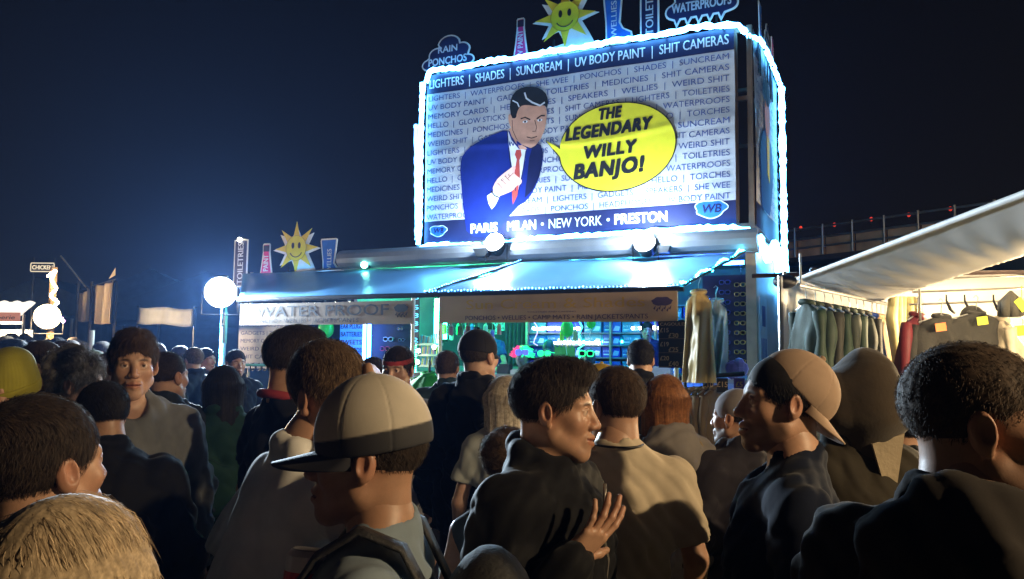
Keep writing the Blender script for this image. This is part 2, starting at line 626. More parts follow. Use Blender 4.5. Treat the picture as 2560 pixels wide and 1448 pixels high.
m.build('frame', M('brown_frame', (0.20, 0.14, 0.10), .45, .5), bb)
# the vinyl sheet, sagging slightly between its eyelets
NX, NY = 90, 56


def wav(x, y):
    """How far the printed sheet bellies out at x, y metres from its lower left corner."""
    q = .016 * math.sin(x * 1.9 + y * 1.4) * math.sin(PI * min(max(y / BH, 0), 1)) + .007 * math.sin(x * 5.3 - y * 3.1 + 1)
    q += .010 * math.exp(-((y - BH * .52 - .06 * math.sin(x * 2)) / .05) ** 2)
    e = abs(x - BW)
    q += .012 * math.sin(y * 7) * math.exp(-e / .5)
    return q + .03


def bpt(x, y, k=0.0):
    return T(BS1 - x, wav(x, y) + k, BZ0 + y)


m = MB()
m.sheet([[bpt(BW * i / NX, BH * j / NY) for i in range(NX + 1)] for j in range(NY + 1)])
m.build('banner_sheet', VINYL, bb, smooth=True)


class BP:
    """Prints flat shapes given in banner metres onto the bellied sheet, k metres proud of it."""

    def __init__(s): s.m = MB()

    def poly(s, pts, k, mi=0, step=.05):
        import mathutils.geometry as mg
        # fine triangles so that the print follows the sheet
        pts = [Vector((a, b, 0)) for a, b in pts]
        tri = mg.tessellate_polygon([pts])
        V = [(p.x, p.y) for p in pts]
        T_ = [tuple(t) for t in tri]
        for _ in range(4):
            mid, out = {}, []

            def mp(a, b):
                kk = (min(a, b), max(a, b))
                if kk not in mid:
                    V.append(((V[a][0] + V[b][0]) / 2, (V[a][1] + V[b][1]) / 2)); mid[kk] = len(V) - 1
                return mid[kk]
            big = any(math.dist(V[t[i]], V[t[(i + 1) % 3]]) > step * 3 for t in T_ for i in range(3))
            if not big: break
            for a, b, c in T_:
                ab, bc, ca = mp(a, b), mp(b, c), mp(c, a)
                out += [(a, ab, ca), (ab, b, bc), (ca, bc, c), (ab, bc, ca)]
            T_ = out
        W3 = [bpt(x, y, k) for x, y in V]
        fx = []
        for a, b, c in T_:
            nn = (W3[b] - W3[a]).cross(W3[c] - W3[a])
            fx.append((a, b, c) if nn.dot(N_) > 0 else (a, c, b))
        s.m.add([tuple(p) for p in W3], fx, mi)

    def line(s, pts, w, k, mi=0, closed=False):
        pts = [Vector(p) for p in pts]
        n_ = len(pts)
        L = []
        for i in range(n_):
            a = pts[(i - 1) % n_] if (closed or i) else pts[i]
            b = pts[(i + 1) % n_] if (closed or i < n_ - 1) else pts[i]
            d = (b - a).normalized()
            p = Vector((-d.y, d.x)) * w / 2
            L.append((pts[i] + p, pts[i] - p))
        vv, f = [], []
        for a, b in L:
            vv += [tuple(bpt(a.x, a.y, k)), tuple(bpt(b.x, b.y, k))]
        for i in range(n_ if closed else n_ - 1):
            j = (i + 1) % n_
            f.append((2 * i, 2 * i + 1, 2 * j + 1, 2 * j))
        s.m.add(vv, f, mi)

    def rect(s, x0, y0, x1, y1, k, mi=0):
        s.m.sheet([[bpt(x0 + (x1 - x0) * i / NX, y0 + (y1 - y0) * j / 8, k) for i in range(NX + 1)] for j in range(9)], 0, mi)

    def text(s, t, x, y, h, width=None, bold=0., shear=0., k=.004, mi=0, center=False, turn=0., spacing=1.):
        v, f, w = text_mesh(t, 0.0, spacing)
        sx = h if width is None else width / w
        for i, (dx, dy) in enumerate(strokes(bold)):
            q = np.stack([v[:, 0] * sx + shear * v[:, 1] * h + dx * h, v[:, 1] * h + dy * h], 1)
            if center: q[:, 0] -= w * sx / 2
            ca, sa = math.cos(turn), math.sin(turn)
            q = np.stack([q[:, 0] * ca - q[:, 1] * sa, q[:, 0] * sa + q[:, 1] * ca], 1)
            s.m.add([tuple(bpt(x + a, y + b, k + .0003 * i)) for a, b in q], f, mi)


def bxy(u, v):
    s_, z_ = hit(u, v, .03)
    return BS1 - s_, z_ - BZ0


def bxs(*pts):
    return [bxy(*p) for p in pts]


BAND0, BAND1 = BH * .125, BH * .885           # top of the lower navy band, bottom of the upper one
p = BP()
p.rect(0, 0, BW, BAND0, .0025)
p.m.build('navy_band', NAVY, bb)
p = BP()
p.rect(0, BAND1, BW, BH, .0025)
p.m.build('navy_band', NAVY, bb)
p = BP()
p.text('LIGHTERS  |  SHADES  |  SUNCREAM  |  UV BODY PAINT  |  SHIT CAMERAS', .04, BAND1 + .075, .125, width=BW - .10, bold=.03)
u0, _y = bxy(1178, 570); u1, _ = bxy(1244, 570); p.text('PARIS', u0, .10, .125, width=u1 - u0, bold=.09, k=.0085)
u0, _y = bxy(1270, 570); u1, _ = bxy(1340, 570); p.text('MILAN', u0, .10, .125, width=u1 - u0, bold=.07, k=.0085)
u0, _y = bxy(1372, 570); u1, _ = bxy(1505, 570); p.text('NEW YORK', u0, .10, .125, width=u1 - u0, bold=.012)
u0, _y = bxy(1538, 570); u1, _ = bxy(1668, 570); p.text('PRESTON', u0, .10, .125, width=u1 - u0, bold=.09, k=.0085)
for u in (1356, 1521):
    x, _ = bxy(u, 560)
    p.poly([(x + .02 * math.cos(a), .16 + .02 * math.sin(a)) for a in np.linspace(0, 2 * PI, 10, endpoint=False)], .004)
p.m.build('band_lettering', M('white_print', (0.66, 0.70, 0.76), .45), bb)
ROWS = ['LIGHTERS  |  WATERPROOFS  |  SHE WEE  |  PONCHOS  |  SHADES  |  SUNCREAM',
        'UV BODY PAINT  |  GADGETS  |  TOILETRIES  |  MEDICINES  |  SHIT CAMERAS',
        'MEMORY CARDS  |  HEADPHONES  |  SPEAKERS  |  WELLIES  |  WEIRD SHIT',
        'HELLO  |  GLOW STICKS  |  MEDICINES  |  SHIT CAMERAS  |  LIGHTERS  |  TOILETRIES',
        'MEDICINES  |  PONCHOS  |  GADGETS  |  SUNCREAM  |  SHADES  |  WATERPROOFS',
        'WEIRD SHIT  |  GADGETS  |  UV BODY PAINT  |  LIGHTERS  |  HELLO  |  TORCHES',
        'LIGHTERS  |  TOILETRIES  |  SPEAKERS  |  SHE WEE  |  MEDICINES  |  SUNCREAM',
        'UV BODY PAINT  |  MEMORY CARDS  |  HEADPHONES  |  SHADES  |  SHIT CAMERAS',
        'MEMORY CARDS  |  WELLIES  |  PONCHOS  |  SPEAKERS  |  LIGHTERS  |  WEIRD SHIT',
        'HELLO  |  GLOW STICKS  |  WATERPROOFS  |  MEDICINES  |  SHADES  |  TOILETRIES',
        'MEDICINES  |  GADGETS  |  TOILETRIES  |  SUNCREAM  |  PONCHOS  |  WATERPROOFS',
        'WEIRD SHIT  |  SHADES  |  UV BODY PAINT  |  MEMORY CARDS  |  HELLO  |  TORCHES',
        'PONCHOS  |  WELLIES  |  SUNCREAM  |  LIGHTERS  |  GADGETS  |  SPEAKERS  |  SHE WEE',
        'WATERPROOFS  |  MEMORY CARDS  |  PONCHOS  |  HEADPHONES  |  UV BODY PAINT']
p = BP()
pitch = (BAND1 - BAND0) / 14.0
for i, r in enumerate(ROWS):
    p.text(r, .03, BAND1 - pitch * (i + .82), pitch * .60, width=BW - .09, bold=.0)
p.m.build('word_rows', NAVYTXT, bb)


def smooth_outline(pts, it=2):
    for _ in range(it):
        q = []
        for i in range(len(pts)):
            a, b = pts[i], pts[(i + 1) % len(pts)]
            q += [(a[0] * .75 + b[0] * .25, a[1] * .75 + b[1] * .25), (a[0] * .25 + b[0] * .75, a[1] * .25 + b[1] * .75)]
        pts = q
    return pts


# printed businessman: jacket, shirt, tie, head, hair, hand
p = BP()
suit = smooth_outline(bxs((1268, 322), (1225, 340), (1185, 362), (1160, 385), (1152, 410), (1156, 470), (1162, 540), (1168, 590), (1235, 594), (1290, 520), (1322, 500), (1345, 455), (1358, 400), (1355, 365), (1330, 350), (1300, 345)), 1)
p.poly(suit, .006, 0)
p.poly(bxs((1333, 357), (1352, 362), (1357, 385), (1349, 440), (1330, 478), (1312, 496), (1318, 440), (1322, 395)), .0075, 1)
p.poly(bxs((1268, 322), (1276, 400), (1284, 440), (1296, 475), (1303, 440), (1312, 400), (1314, 374), (1296, 372), (1278, 350)), .0078, 2)
p.poly(bxs((1290, 374), (1301, 374), (1303, 388), (1298, 400), (1300, 440), (1294, 490), (1283, 512), (1280, 480), (1286, 430), (1291, 398), (1286, 386)), .009, 3)
p.line(bxs((1268, 330), (1274, 400), (1284, 445), (1290, 478)), .012, .0092, 1)
p.line(bxs((1314, 376), (1308, 420), (1298, 475)), .012, .0092, 1)
p.m.build('printed_suit', [SUITP, SUITD, SHIRTP, TIEP], bb)
p = BP()
head = smooth_outline(bxs((1284, 258), (1278, 290), (1279, 318), (1287, 345), (1306, 364), (1325, 371), (1337, 366), (1350, 350), (1361, 325), (1366, 300), (1366, 270), (1350, 250), (1310, 246)), 1)
p.poly(head, .008, 0)
p.poly(smooth_outline(bxs((1280, 288), (1272, 284), (1270, 300), (1276, 320), (1283, 322)), 1), .0083, 0)
p.poly(bxs((1278, 340), (1272, 322), (1280, 318), (1300, 356), (1318, 372), (1300, 374)), .0074, 0)
p.line(bxs((1280, 300), (1281, 325), (1290, 346), (1308, 364), (1326, 371), (1340, 364)), .008, .0095, 1)
for (ax, ay) in ((1312, 304), (1349, 300)):
    p.poly([(lambda c: (c[0] + .035 * math.cos(a), c[1] + .017 * math.sin(a)))(bxy(ax, ay)) for a in np.linspace(0, 2 * PI, 12, endpoint=False)], .0095, 2)
    p.poly([(lambda c: (c[0] + .014 * math.cos(a), c[1] + .015 * math.sin(a)))(bxy(ax, ay)) for a in np.linspace(0, 2 * PI, 10, endpoint=False)], .0105, 1)
p.line(bxs((1301, 297), (1312, 293), (1325, 299)), .016, .0105, 1)
p.line(bxs((1341, 297), (1352, 289), (1362, 289)), .016, .0105, 1)
p.line(bxs((1336, 300), (1341, 318), (1338, 328), (1330, 328)), .007, .0105, 1)
p.line(bxs((1316, 342), (1328, 345), (1342, 341)), .010, .0105, 1)
p.line(bxs((1324, 352), (1336, 352)), .006, .0105, 1)
p.m.build('printed_face', [SKINP, BLACKP, SHIRTP], bb)
p = BP()
hair = smooth_outline(bxs((1278, 296), (1274, 258), (1285, 232), (1308, 218), (1338, 216), (1362, 228), (1371, 250), (1368, 272), (1360, 262), (1340, 266), (1316, 262), (1300, 266), (1292, 282), (1290, 296)), 1)
p.poly(hair, .0112, 0)
p.line(bxs((1312, 232), (1316, 246), (1330, 256), (1350, 264), (1362, 256)), .022, .0125, 1)
p.line(bxs((1282, 252), (1294, 258), (1298, 268)), .016, .0125, 1)
p.m.build('printed_hair', [BLACKP, SHIRTP], bb)
p = BP()
p.poly(bxs((1218, 490), (1236, 478), (1250, 490), (1240, 512), (1230, 524), (1222, 510)), .009, 1)
hand = bxs((1230, 476), (1240, 452), (1256, 436), (1272, 424), (1284, 414), (1290, 418), (1284, 432), (1292, 440), (1300, 446), (1306, 452), (1302, 462), (1292, 464), (1282, 478), (1262, 486), (1246, 492))
p.poly(smooth_outline(hand, 1), .0112, 0)
for a, b in (((1262, 440), (1274, 452)), ((1252, 448), (1266, 462)), ((1244, 458), (1258, 472)), ((1284, 432), (1270, 446))):
    p.line(bxs(a, b), .007, .0122, 2)
p.line(bxs((1228, 478), (1238, 490), (1248, 494)), .018, .0118, 2)
for ch, (u, v) in zip('LOVE', ((1250, 462), (1258, 452), (1266, 443), (1275, 440))):
    x, y = bxy(u, v); p.text(ch, x, y, .035, k=.0125, mi=2, center=True, turn=.7)
p.m.build('printed_hand', [HANDP, SHIRTP, BLACKP], bb)
# speech bubble
p = BP()
cx, cy = bxy(1540, 368)
rx = (bxy(1676, 368)[0] - bxy(1384, 368)[0]) / 2
ry = (bxy(1540, 258)[1] - bxy(1540, 478)[1]) / 2
th = [a for a in np.linspace(0, 2 * PI, 72, endpoint=False)]
out = [(cx + rx * math.cos(a), cy + ry * math.sin(a)) for a in th]
tip = bxy(1365, 352)
bub = out[:33] + [(cx - rx * .985, cy + ry * .10), tip, (cx - rx * .99, cy - ry * .10)] + out[39:]
p.poly(bub, .014, 0)
p.line(bub, .014, .0155, 1, closed=True)
ang = -.0
for t, u, v, w, hh in (('THE', 1497, 301, 58, 30), ('LEGENDARY', 1416, 353, 226, 33), ('WILLY', 1458, 397, 140, 33), ('BANJO!', 1436, 448, 182, 40)):
    x, y = bxy(u, v)
    x2, _ = bxy(u + w, v)
    _, y2 = bxy(u, v - hh)
    p.text(t, x, y, (y2 - y) * .92, width=(x2 - x) * .94, bold=.15, shear=.18, k=.0165, mi=1, turn=.025, spacing=1.12)
bo = p.m.build('speech_bubble', [YELLOW, BLACKP], bb)
# two little blob logos in the corners of the lower band
for (u, v, ww) in ((1097, 577, .17), (1778, 522, .24)):
    p = BP()
    x, y = bxy(u, v)
    blob = [(x + ww * (1 + .10 * math.sin(5 * a + 1)) * math.cos(a) * .75, y + ww * .42 * (1 + .16 * math.sin(3 * a)) * math.sin(a)) for a in np.linspace(0, 2 * PI, 40, endpoint=False)]
    p.poly(blob, .005, 0)
    p.line(blob, .012, .0065, 1, closed=True)
    p.text('WB', x, y - ww * .2, ww * .42, bold=.06, k=.0066, mi=2, center=True, shear=.2)
    p.m.build('corner_logo', [BLUEP, M('pale_print', (.6, .68, .8), .5), NAVY], bb)

# side of the box: narrower banner round the corner with the same man
sd = MB()
SO0, SO1 = -.10, -2.15


def spt(a, y, k=0.0):
    """a runs 0..1 from the front corner to the back along the right-hand side."""
    return T(BS0 - .20 - k - .008 * math.sin(a * 9 + y * 2), SO0 + (SO1 - SO0) * a, BZ0 + y)


sd.sheet([[spt(i / 20, BH * j / 20) for i in range(21)] for j in range(21)])
sd.build('side_sheet', VINYL, bb, smooth=True)
for y0, y1 in ((0, BAND0), (BAND1, BH - .01)):
    sd = MB()
    sd.sheet([[spt(i / 20, y, .004) for i in range(21)] for y in (y0, y1)])
    sd.build('side_band', NAVY, bb)
sd = MB()
for i, r in enumerate(['LIGHTERS | PONCHOS', 'UV BODY PAINT', 'MEMORY CARDS', 'HELLO | TORCHES', 'MEDICINES | WELLIES', 'WEIRD SHIT | SHADES', 'LIGHTERS | SUNCREAM', 'UV BODY PAINT', 'MEMORY CARDS', 'HELLO | SHADES', 'MEDICINES', 'WEIRD SHIT', 'PONCHOS | SPEAKERS', 'WATERPROOFS']):
    put_text(sd, r, spt(.04, BAND1 - pitch * (i + .82)), -N_, Z3, RT, pitch * .6, width=1.9, off=.016)
sd.build('side_words', NAVYTXT, bb)


def sprint(pts, k):
    mm = [(a * abs(SO1 - SO0), y) for a, y in pts]
    return mm


sd = MB()
L_ = abs(SO1 - SO0)
sd.prism([(L_ * a, BH * y) for a, y in ((.15, .12), (.12, .38), (.22, .52), (.42, .60), (.62, .52), (.70, .40), (.60, .24), (.5, .12))], spt(0, 0, .022), -N_, Z3, RT, .003, 0)
sd.prism([(L_ * (.44 + .11 * math.cos(a)), BH * (.66 + .13 * math.sin(a))) for a in np.linspace(0, 2 * PI, 20, endpoint=False)], spt(0, 0, .025), -N_, Z3, RT, .003, 1)
sd.prism([(L_ * (.42 + .13 * math.cos(a)), BH * (.78 + .07 * math.sin(a))) for a in np.linspace(0, 2 * PI, 20, endpoint=False)], spt(0, 0, .028), -N_, Z3, RT, .003, 2)
sd.prism([(L_ * a, BH * y) for a, y in ((.40, .55), (.52, .55), (.50, .30), (.42, .34))], spt(0, 0, .025), -N_, Z3, RT, .003, 3)
sd.build('side_figure', [SUITP, SKINP, BLACKP, YELLOW], bb)

# ------------------------------------------------------------------ LED rope round the box
def rope(name, label, pts, r=.024, mat=ROPE, wob=.012):
    r = r * 1.4
    t = thing(name, label, 'rope light', pts[0], 'rope lights on the billboard')
    P = [Vector(p) for p in pts]
    fine = []
    for a, b in zip(P[:-1], P[1:]):
        k = max(2, int((b - a).length / .045))
        fine += [lerp(a, b, i / k) for i in range(k)]
    fine.append(P[-1])
    rs = [r * random.uniform(.75, 1.25) for _ in fine]
    fine = [q + Vector((0, 0, random.uniform(-wob, wob))) for q in fine]
    m_ = MB(); m_.tube(fine, rs, 6)
    m_.build('tube', mat, t, smooth=True)
    c_ = MB()
    for q in fine[::14]:
        c_.frame_box(q - N_ * .02, E_ * .012, N_ * .02, Z3 * .04)
    c_.build('clip', DMETAL, t)
    return t


OR_ = .10
rope('rope_light', 'bright blue white rope light along the top edge of the billboard', [T(BS1 - .02, OR_, BZ1 - .12), T(BS1 - .05, OR_, BZ1 - .03)] + [T(BS1 - (BW * q), OR_, BZ1 + .03 + .015 * math.sin(q * 30)) for q in np.linspace(.02, .985, 10)] + [T(BS0 - .06, .08, BZ1 + .0), T(BS0 - .14, .02, BZ1 - .10)])
rope('rope_light', 'bright rope light running back along the top of the billboard side', [T(BS0 - .16, 0, BZ1 - .12), T(BS0 - .24, -.4, BZ1 - .03), T(BS0 - .26, -1.2, BZ1 - .02), T(BS0 - .26, -2.15, BZ1 - .03)], .020)
rope('rope_light', 'bright rope light down the far back edge of the billboard side', [T(BS0 - .27, -2.2, BZ1 - .04), T(BS0 - .27, -2.22, 4.2), T(BS0 - .27, -2.22, 3.0), T(BS0 - .26, -2.2, 2.9)], .030)
rope('rope_light', 'thick bright rope light down the edge of the billboard beside the word list', [T(BS1 + .03, OR_, BZ1 - .12), T(BS1 + .05, OR_, 4.5), T(BS1 + .04, OR_, 3.3), T(BS1 + .06, OR_, 3.16)], .027)
a_ = [hit(u, v, .14) for u, v in ((1032, 632), (1072, 612), (1150, 614), (1240, 612), (1320, 598), (1480, 588), (1640, 578), (1760, 571), (1832, 568), (1870, 578), (1896, 596))]
rope('rope_light', 'bright rope light sagging along the foot of the billboard above the awning', [T(s_, .14, z_) for s_, z_ in a_], .026)
s_, z_ = hit(1896, 596, .14)
rope('rope_light', 'tangled bundle of bright rope light at the rear corner above the white wall', [T(s_, .14, z_), T(BS0 - .25, -.1, 2.98), T(BS0 - .27, -.5, 2.86), T(BS0 - .28, -1.1, 3.1), T(BS0 - .28, -1.5, 2.8), T(BS0 - .28, -1.9, 3.12), T(BS0 - .3, -2.1, 2.74), T(BS0 - .3, -1.7, 2.6), T(BS0 - .3, -2.15, 2.62)], .036, wob=.03)
s_, z_ = hit(1040, 310, -.35); s2, z2 = hit(1042, 600, -.35)
rope('rope_light', 'dimmer rope light hanging behind the word list end of the billboard', [T(s_, -.35, z_), T(s2, -.35, z2)], .022, ROPEDIM)

# ------------------------------------------------------------------ floodlights
def floodlight(label, c, aim, w, h, mat, power, col, spot, group=None, size=.12, kind='SPOT', rnd=False):
    """A lamp housing with cooling fins, a bright lens and a yoke; rnd makes the lens a shallow dome."""
    c, aim = Vector(c), Vector(aim)
    d = (aim - c).normalized()
    x = d.cross(Z3).normalized()
    y = x.cross(d)
    t = thing('floodlight', label, 'floodlight', c - Z3 * (h / 2 + .12), group)
    m_ = MB()
    if rnd:
        m_.tube([c - d * .22, c - d * .16, c - d * .03, c - d * .012], [w * .25, w * .42, w * .53, w * .54], 24)
    else:
        m_.frame_box(c - d * .06, x * (w / 2 + .02), y * (h / 2 + .02), d * .045)
        for k in range(5):
            m_.frame_box(c - d * .125 + x * (k - 2) * w * .2, x * .006, y * h * .4, d * .02)
    m_.build('housing', DMETAL, t)
    m_ = MB()
    if rnd:
        m_.tube([c - d * .01, c + d * .03, c + d * .065, c + d * .085, c + d * .09], [w * .5, w * .47, w * .34, w * .16, w * .01], 28)
    else:
        m_.frame_box(c - d * .008, x * w / 2, y * h / 2, d * .004)
    m_.build('lens', mat, t, smooth=rnd)
    m_ = MB(); b = c - Z3 * (h / 2 + .10) - d * .06
    m_.tube([c - d * .06 + x * (w / 2 + .03), b + x * (w / 2 + .03), b - x * (w / 2 + .03), c - d * .06 - x * (w / 2 + .03)], .009, 6)
    m_.build('bracket', DMETAL, t)
    lamp('floodlight_beam', kind, c + d * .15, power, col, t, aim if kind == 'SPOT' else None, size, spot if kind == 'SPOT' else None, .6)
    return t


for u, lab in ((1238, 'small bright floodlight under the businessman at the foot of the billboard'), (1612, 'small bright floodlight under the speech bubble at the foot of the billboard')):
    s_, z_ = hit(u, 606, .34)
    floodlight(lab, T(s_, .36, z_), T(s_, .36 + .8, z_ + .45), .24, .24, COOLLENS, 160, (.60, .82, 1.0), 1, 'floodlights at the foot of the billboard', size=.06, kind='POINT', rnd=True)
s_, z_ = hit(1212, 634, .30)
m = MB()
m.prism([(-.11, 0), (.11, 0), (.06, -.10), (-.06, -.10)], T(s_, .30, z_ + .05), RT, Z3, N_, .12)
tag(m.build('downlight', DMETAL, loc=T(s_, .36, z_ - .05)), 'black tapered lamp shade on the gutter above the awning seam', 'lamp')
# the big glaring one at the end of the awning
FL = at(551, 731, 10.15)
floodlight('large glaring blue white floodlight at the far end of the awning', FL, CAMP + Vector((-1.0, 0, -.6)), .38, .38, COOLLENS, 5200, (.66, .84, 1.0), math.radians(165), None, size=.25, rnd=True)
gl = hit(918, 664, .2)
t = thing('marker_light', 'green marker lamp at the end of the trailer gutter', 'lamp', T(gl[0], .25, gl[1] - .05))
m = MB(); m.ball(T(gl[0], .27, gl[1]), .045); m.build('lens', M('mint_lens', (.4, 1, .8), .3, emit=(.25, 1, .8), est=30), t)
m = MB(); m.tube([T(gl[0], .18, gl[1]), T(gl[0], .24, gl[1])], .05, 12); m.build('base', DMETAL, t)
# ------------------------------------------------------------------ roof signs
def outline_sign(name, label, cat, pts, o, w, h, mats, art, group, back=.02, angle=0.0, xd=None, nd=None, post=.35):
    """A cut-out board: white-edged outline pts (unit box, x right, y up) standing at o, w by h metres, on two stakes."""
    x = Vector(xd) if xd is not None else RT
    n = Vector(nd) if nd is not None else N_
    t = thing(name, label, cat, o, group)
    cxm = sum(p_[0] for p_ in pts) / len(pts); cym = sum(p_[1] for p_ in pts) / len(pts)
    P2 = [((a - .5) * w, b * h) for a, b in pts]
    m_ = MB(); m_.prism(P2, o, x, Z3, n, .012)
    m_.build('backing', WHITE, t)
    ins = .022
    c = Vector(((cxm - .5) * w, cym * h))
    k_ = len(P2)
    P3 = []
    for i in range(k_):
        a, b, d = Vector(P2[i - 1]), Vector(P2[i]), Vector(P2[(i + 1) % k_])
        t1, t2 = (b - a), (d - b)
        if t1.length < 1e-6 or t2.length < 1e-6:
            P3.append(tuple(b)); continue
        t1.normalize(); t2.normalize()
        n1, n2 = Vector((-t1.y, t1.x)), Vector((-t2.y, t2.x))
        nn = (n1 + n2)
        if nn.length < 1e-3: nn = n1
        nn = nn.normalized() / max(.35, nn.normalized().dot(n1))
        P3.append((b + nn * ins * sgn(P2), nn)[0])
    m_ = MB(); m_.prism([tuple(q) for q in P3], Vector(o) + n * .013, x, Z3, n, .003)
    m_.build('face', mats, t)
    a_ = MB()
    art(a_, Vector(o) + n * .017, x, n, w, h)
    if a_.v:
        a_.build('artwork', art.mats, t)
    m_ = MB()
    for q in (-.2, .2):
        m_.frame_box(Vector(o) + x * q * w - n * .012 + Z3 * (h * .1 - post / 2), x * .012, n * .01, Z3 * (h * .2 + post / 2))
    m_.build('stake', DMETAL, t)
    return t


def sgn(P):
    k_ = len(P)
    return 1.0 if sum(P[i][0] * P[(i + 1) % k_][1] - P[(i + 1) % k_][0] * P[i][1] for i in range(k_)) > 0 else -1.0


def art(mats):
    def deco(f):
        f.mats = mats
        return f
    return deco


WT = M('sign_white', (.62, .66, .72), .5)


def cloud_pts():
    pts = []
    for cx, cy, r, a0, a1 in ((.13, .30, .13, 250, 105), (.30, .52, .17, 190, 80), (.52, .74, .22, 170, 25), (.76, .58, .16, 100, 0), (.88, .30, .12, 85, -75)):
        for q in np.linspace(a0, a1, 9):
            pts.append((cx + r * math.cos(math.radians(q)), cy + r * math.sin(math.radians(q)) * 1.15))
    # five drips along the foot
    pts2 = []
    for i in range(5):
        x = .82 - i * .15
        pts2 += [(x, .14), (x - .06, 0.0), (x - .10, .14)]
    return (pts + pts2)[::-1]


def cloud_art(lines):
    @art([WT, NAVY])
    def f(m_, o, x, n, w, h):
        for s_, yy, hh, ww in lines:
            put_text(m_, s_, o + Z3 * h * yy, x, Z3, n, h * hh, width=w * ww, center=True, bold=.06)
    return f


def bottle_pts():
    return [(.0, 0), (1, 0), (.80, .52), (.72, .78), (.72, .97), (.66, 1), (.30, 1), (.24, .97), (.24, .78), (.18, .52)]


def bottle_art(word):
    @art([M('near_black_cap', (.02, .01, .03), .5), WT])
    def f(m_, o, x, n, w, h):
        m_.prism([(-.20 * w, h * .80), (.18 * w, h * .80), (.18 * w, h * .95), (-.20 * w, h * .95)], o, x, Z3, n, .003, 0)
        put_text(m_, word, o + Z3 * h * .10 + x * .14 * w, Z3, -x, n, w * .34, width=h * .62, mi=1, bold=.05)
    return f


def boot_pts():
    return [(.02, 1), (.0, .93), (.10, .40), (.12, 0), (.92, 0), (1.0, .10), (.97, .18), (.70, .26), (.60, .36), (.66, .70), (.70, .97), (.64, 1)]


def boot_art(word):
    @art([WT])
    def f(m_, o, x, n, w, h):
        put_text(m_, word, o + Z3 * h * .12 + x * (-.02) * w, Z3, -x, n, w * .19, width=h * .60, mi=0, bold=.05)
    return f


def sun_pts():
    pts = [(1, 0), (1, .16), (.93, .20)]
    c = (.5, .62)
    rr = []
    for i in range(15):
        a = math.radians(-60 + i * 300 / 14)
        big = i % 2 == 0
        if i in (0, 14): continue
        r = (.40 if not big else .62)
        r = .33 if not big else .60
        rr.append((c[0] + r * math.cos(a) * .98, c[1] + r * math.sin(a) * .66))
    return pts[:3] + rr + [(.07, .20), (0, .16), (0, 0)]


def sun_face(m_, o, x, n, w, h):
    """White base with wording, yellow rays and a smiling face."""
    c = o + Z3 * h * .62
    ray_ = []
    for i in range(18):
        a = math.radians(90 + i * 20)
        r = .185 if i % 2 else .36
        if i % 2 == 0 and False: r = .3
        ray_.append((r * w * 1.0 * math.cos(a), r * w * 1.0 * math.sin(a)))
    m_.prism([(w * .5 * q[0], w * .5 * q[1]) for q in [((.42 if i % 2 else 1.02) * math.cos(math.radians(90 + i * 22.5)), (.42 if i % 2 else 1.02) * math.sin(math.radians(90 + i * 22.5))) for i in range(16)]], c, x, Z3, n, .003, 0)
    m_.prism([(w * .235 * math.cos(a), w * .235 * math.sin(a)) for a in np.linspace(0, 2 * PI, 36, endpoint=False)], c + n * .004, x, Z3, n, .003, 1)
    m_.tube([c + n * .009 + x * w * .24 * math.cos(a) + Z3 * w * .24 * math.sin(a) for a in np.linspace(0, 2 * PI, 36, endpoint=False)], .004, 4, 3, closed=True)
    for sx in (-1, 1):
        m_.prism([(sx * w * .075 + w * .032 * math.cos(a), w * .05 + w * .06 * math.sin(a)) for a in np.linspace(0, 2 * PI, 16, endpoint=False)], c + n * .008, x, Z3, n, .003, 2)
    m_.tube([c + n * .009 + x * w * .15 * math.cos(a) + Z3 * (w * .15 * math.sin(a) - w * .02) for a in np.linspace(PI * 1.15, PI * 1.85, 12)], .0065, 5, 2)
    put_text(m_, 'SUNCREAM', o + Z3 * h * .045, x, Z3, n, h * .085, width=w * .72, center=True, mi=4, bold=.05)


sun_face.mats = [YEL2, YELLOW, BLACKP, M('ochre_line', (.45, .33, .02), .5), M('grey_blue_print', (.25, .32, .45), .5)]


def sun_outline():
    c = .60
    pts = [(1, 0), (1, .13)]
    for i in range(-2, 13):
        a = math.radians(i * 22.5 + 0)
        r = .56 if i % 2 == 0 else .30
        if i % 2 == 0: pass
        pts.append((.5 + r * math.cos(a), c + r * math.sin(a) * .70))
    pts = [q for q in pts if q[1] > .14 or q[1] <= .131]
    return pts + [(0, .13), (0, 0)]


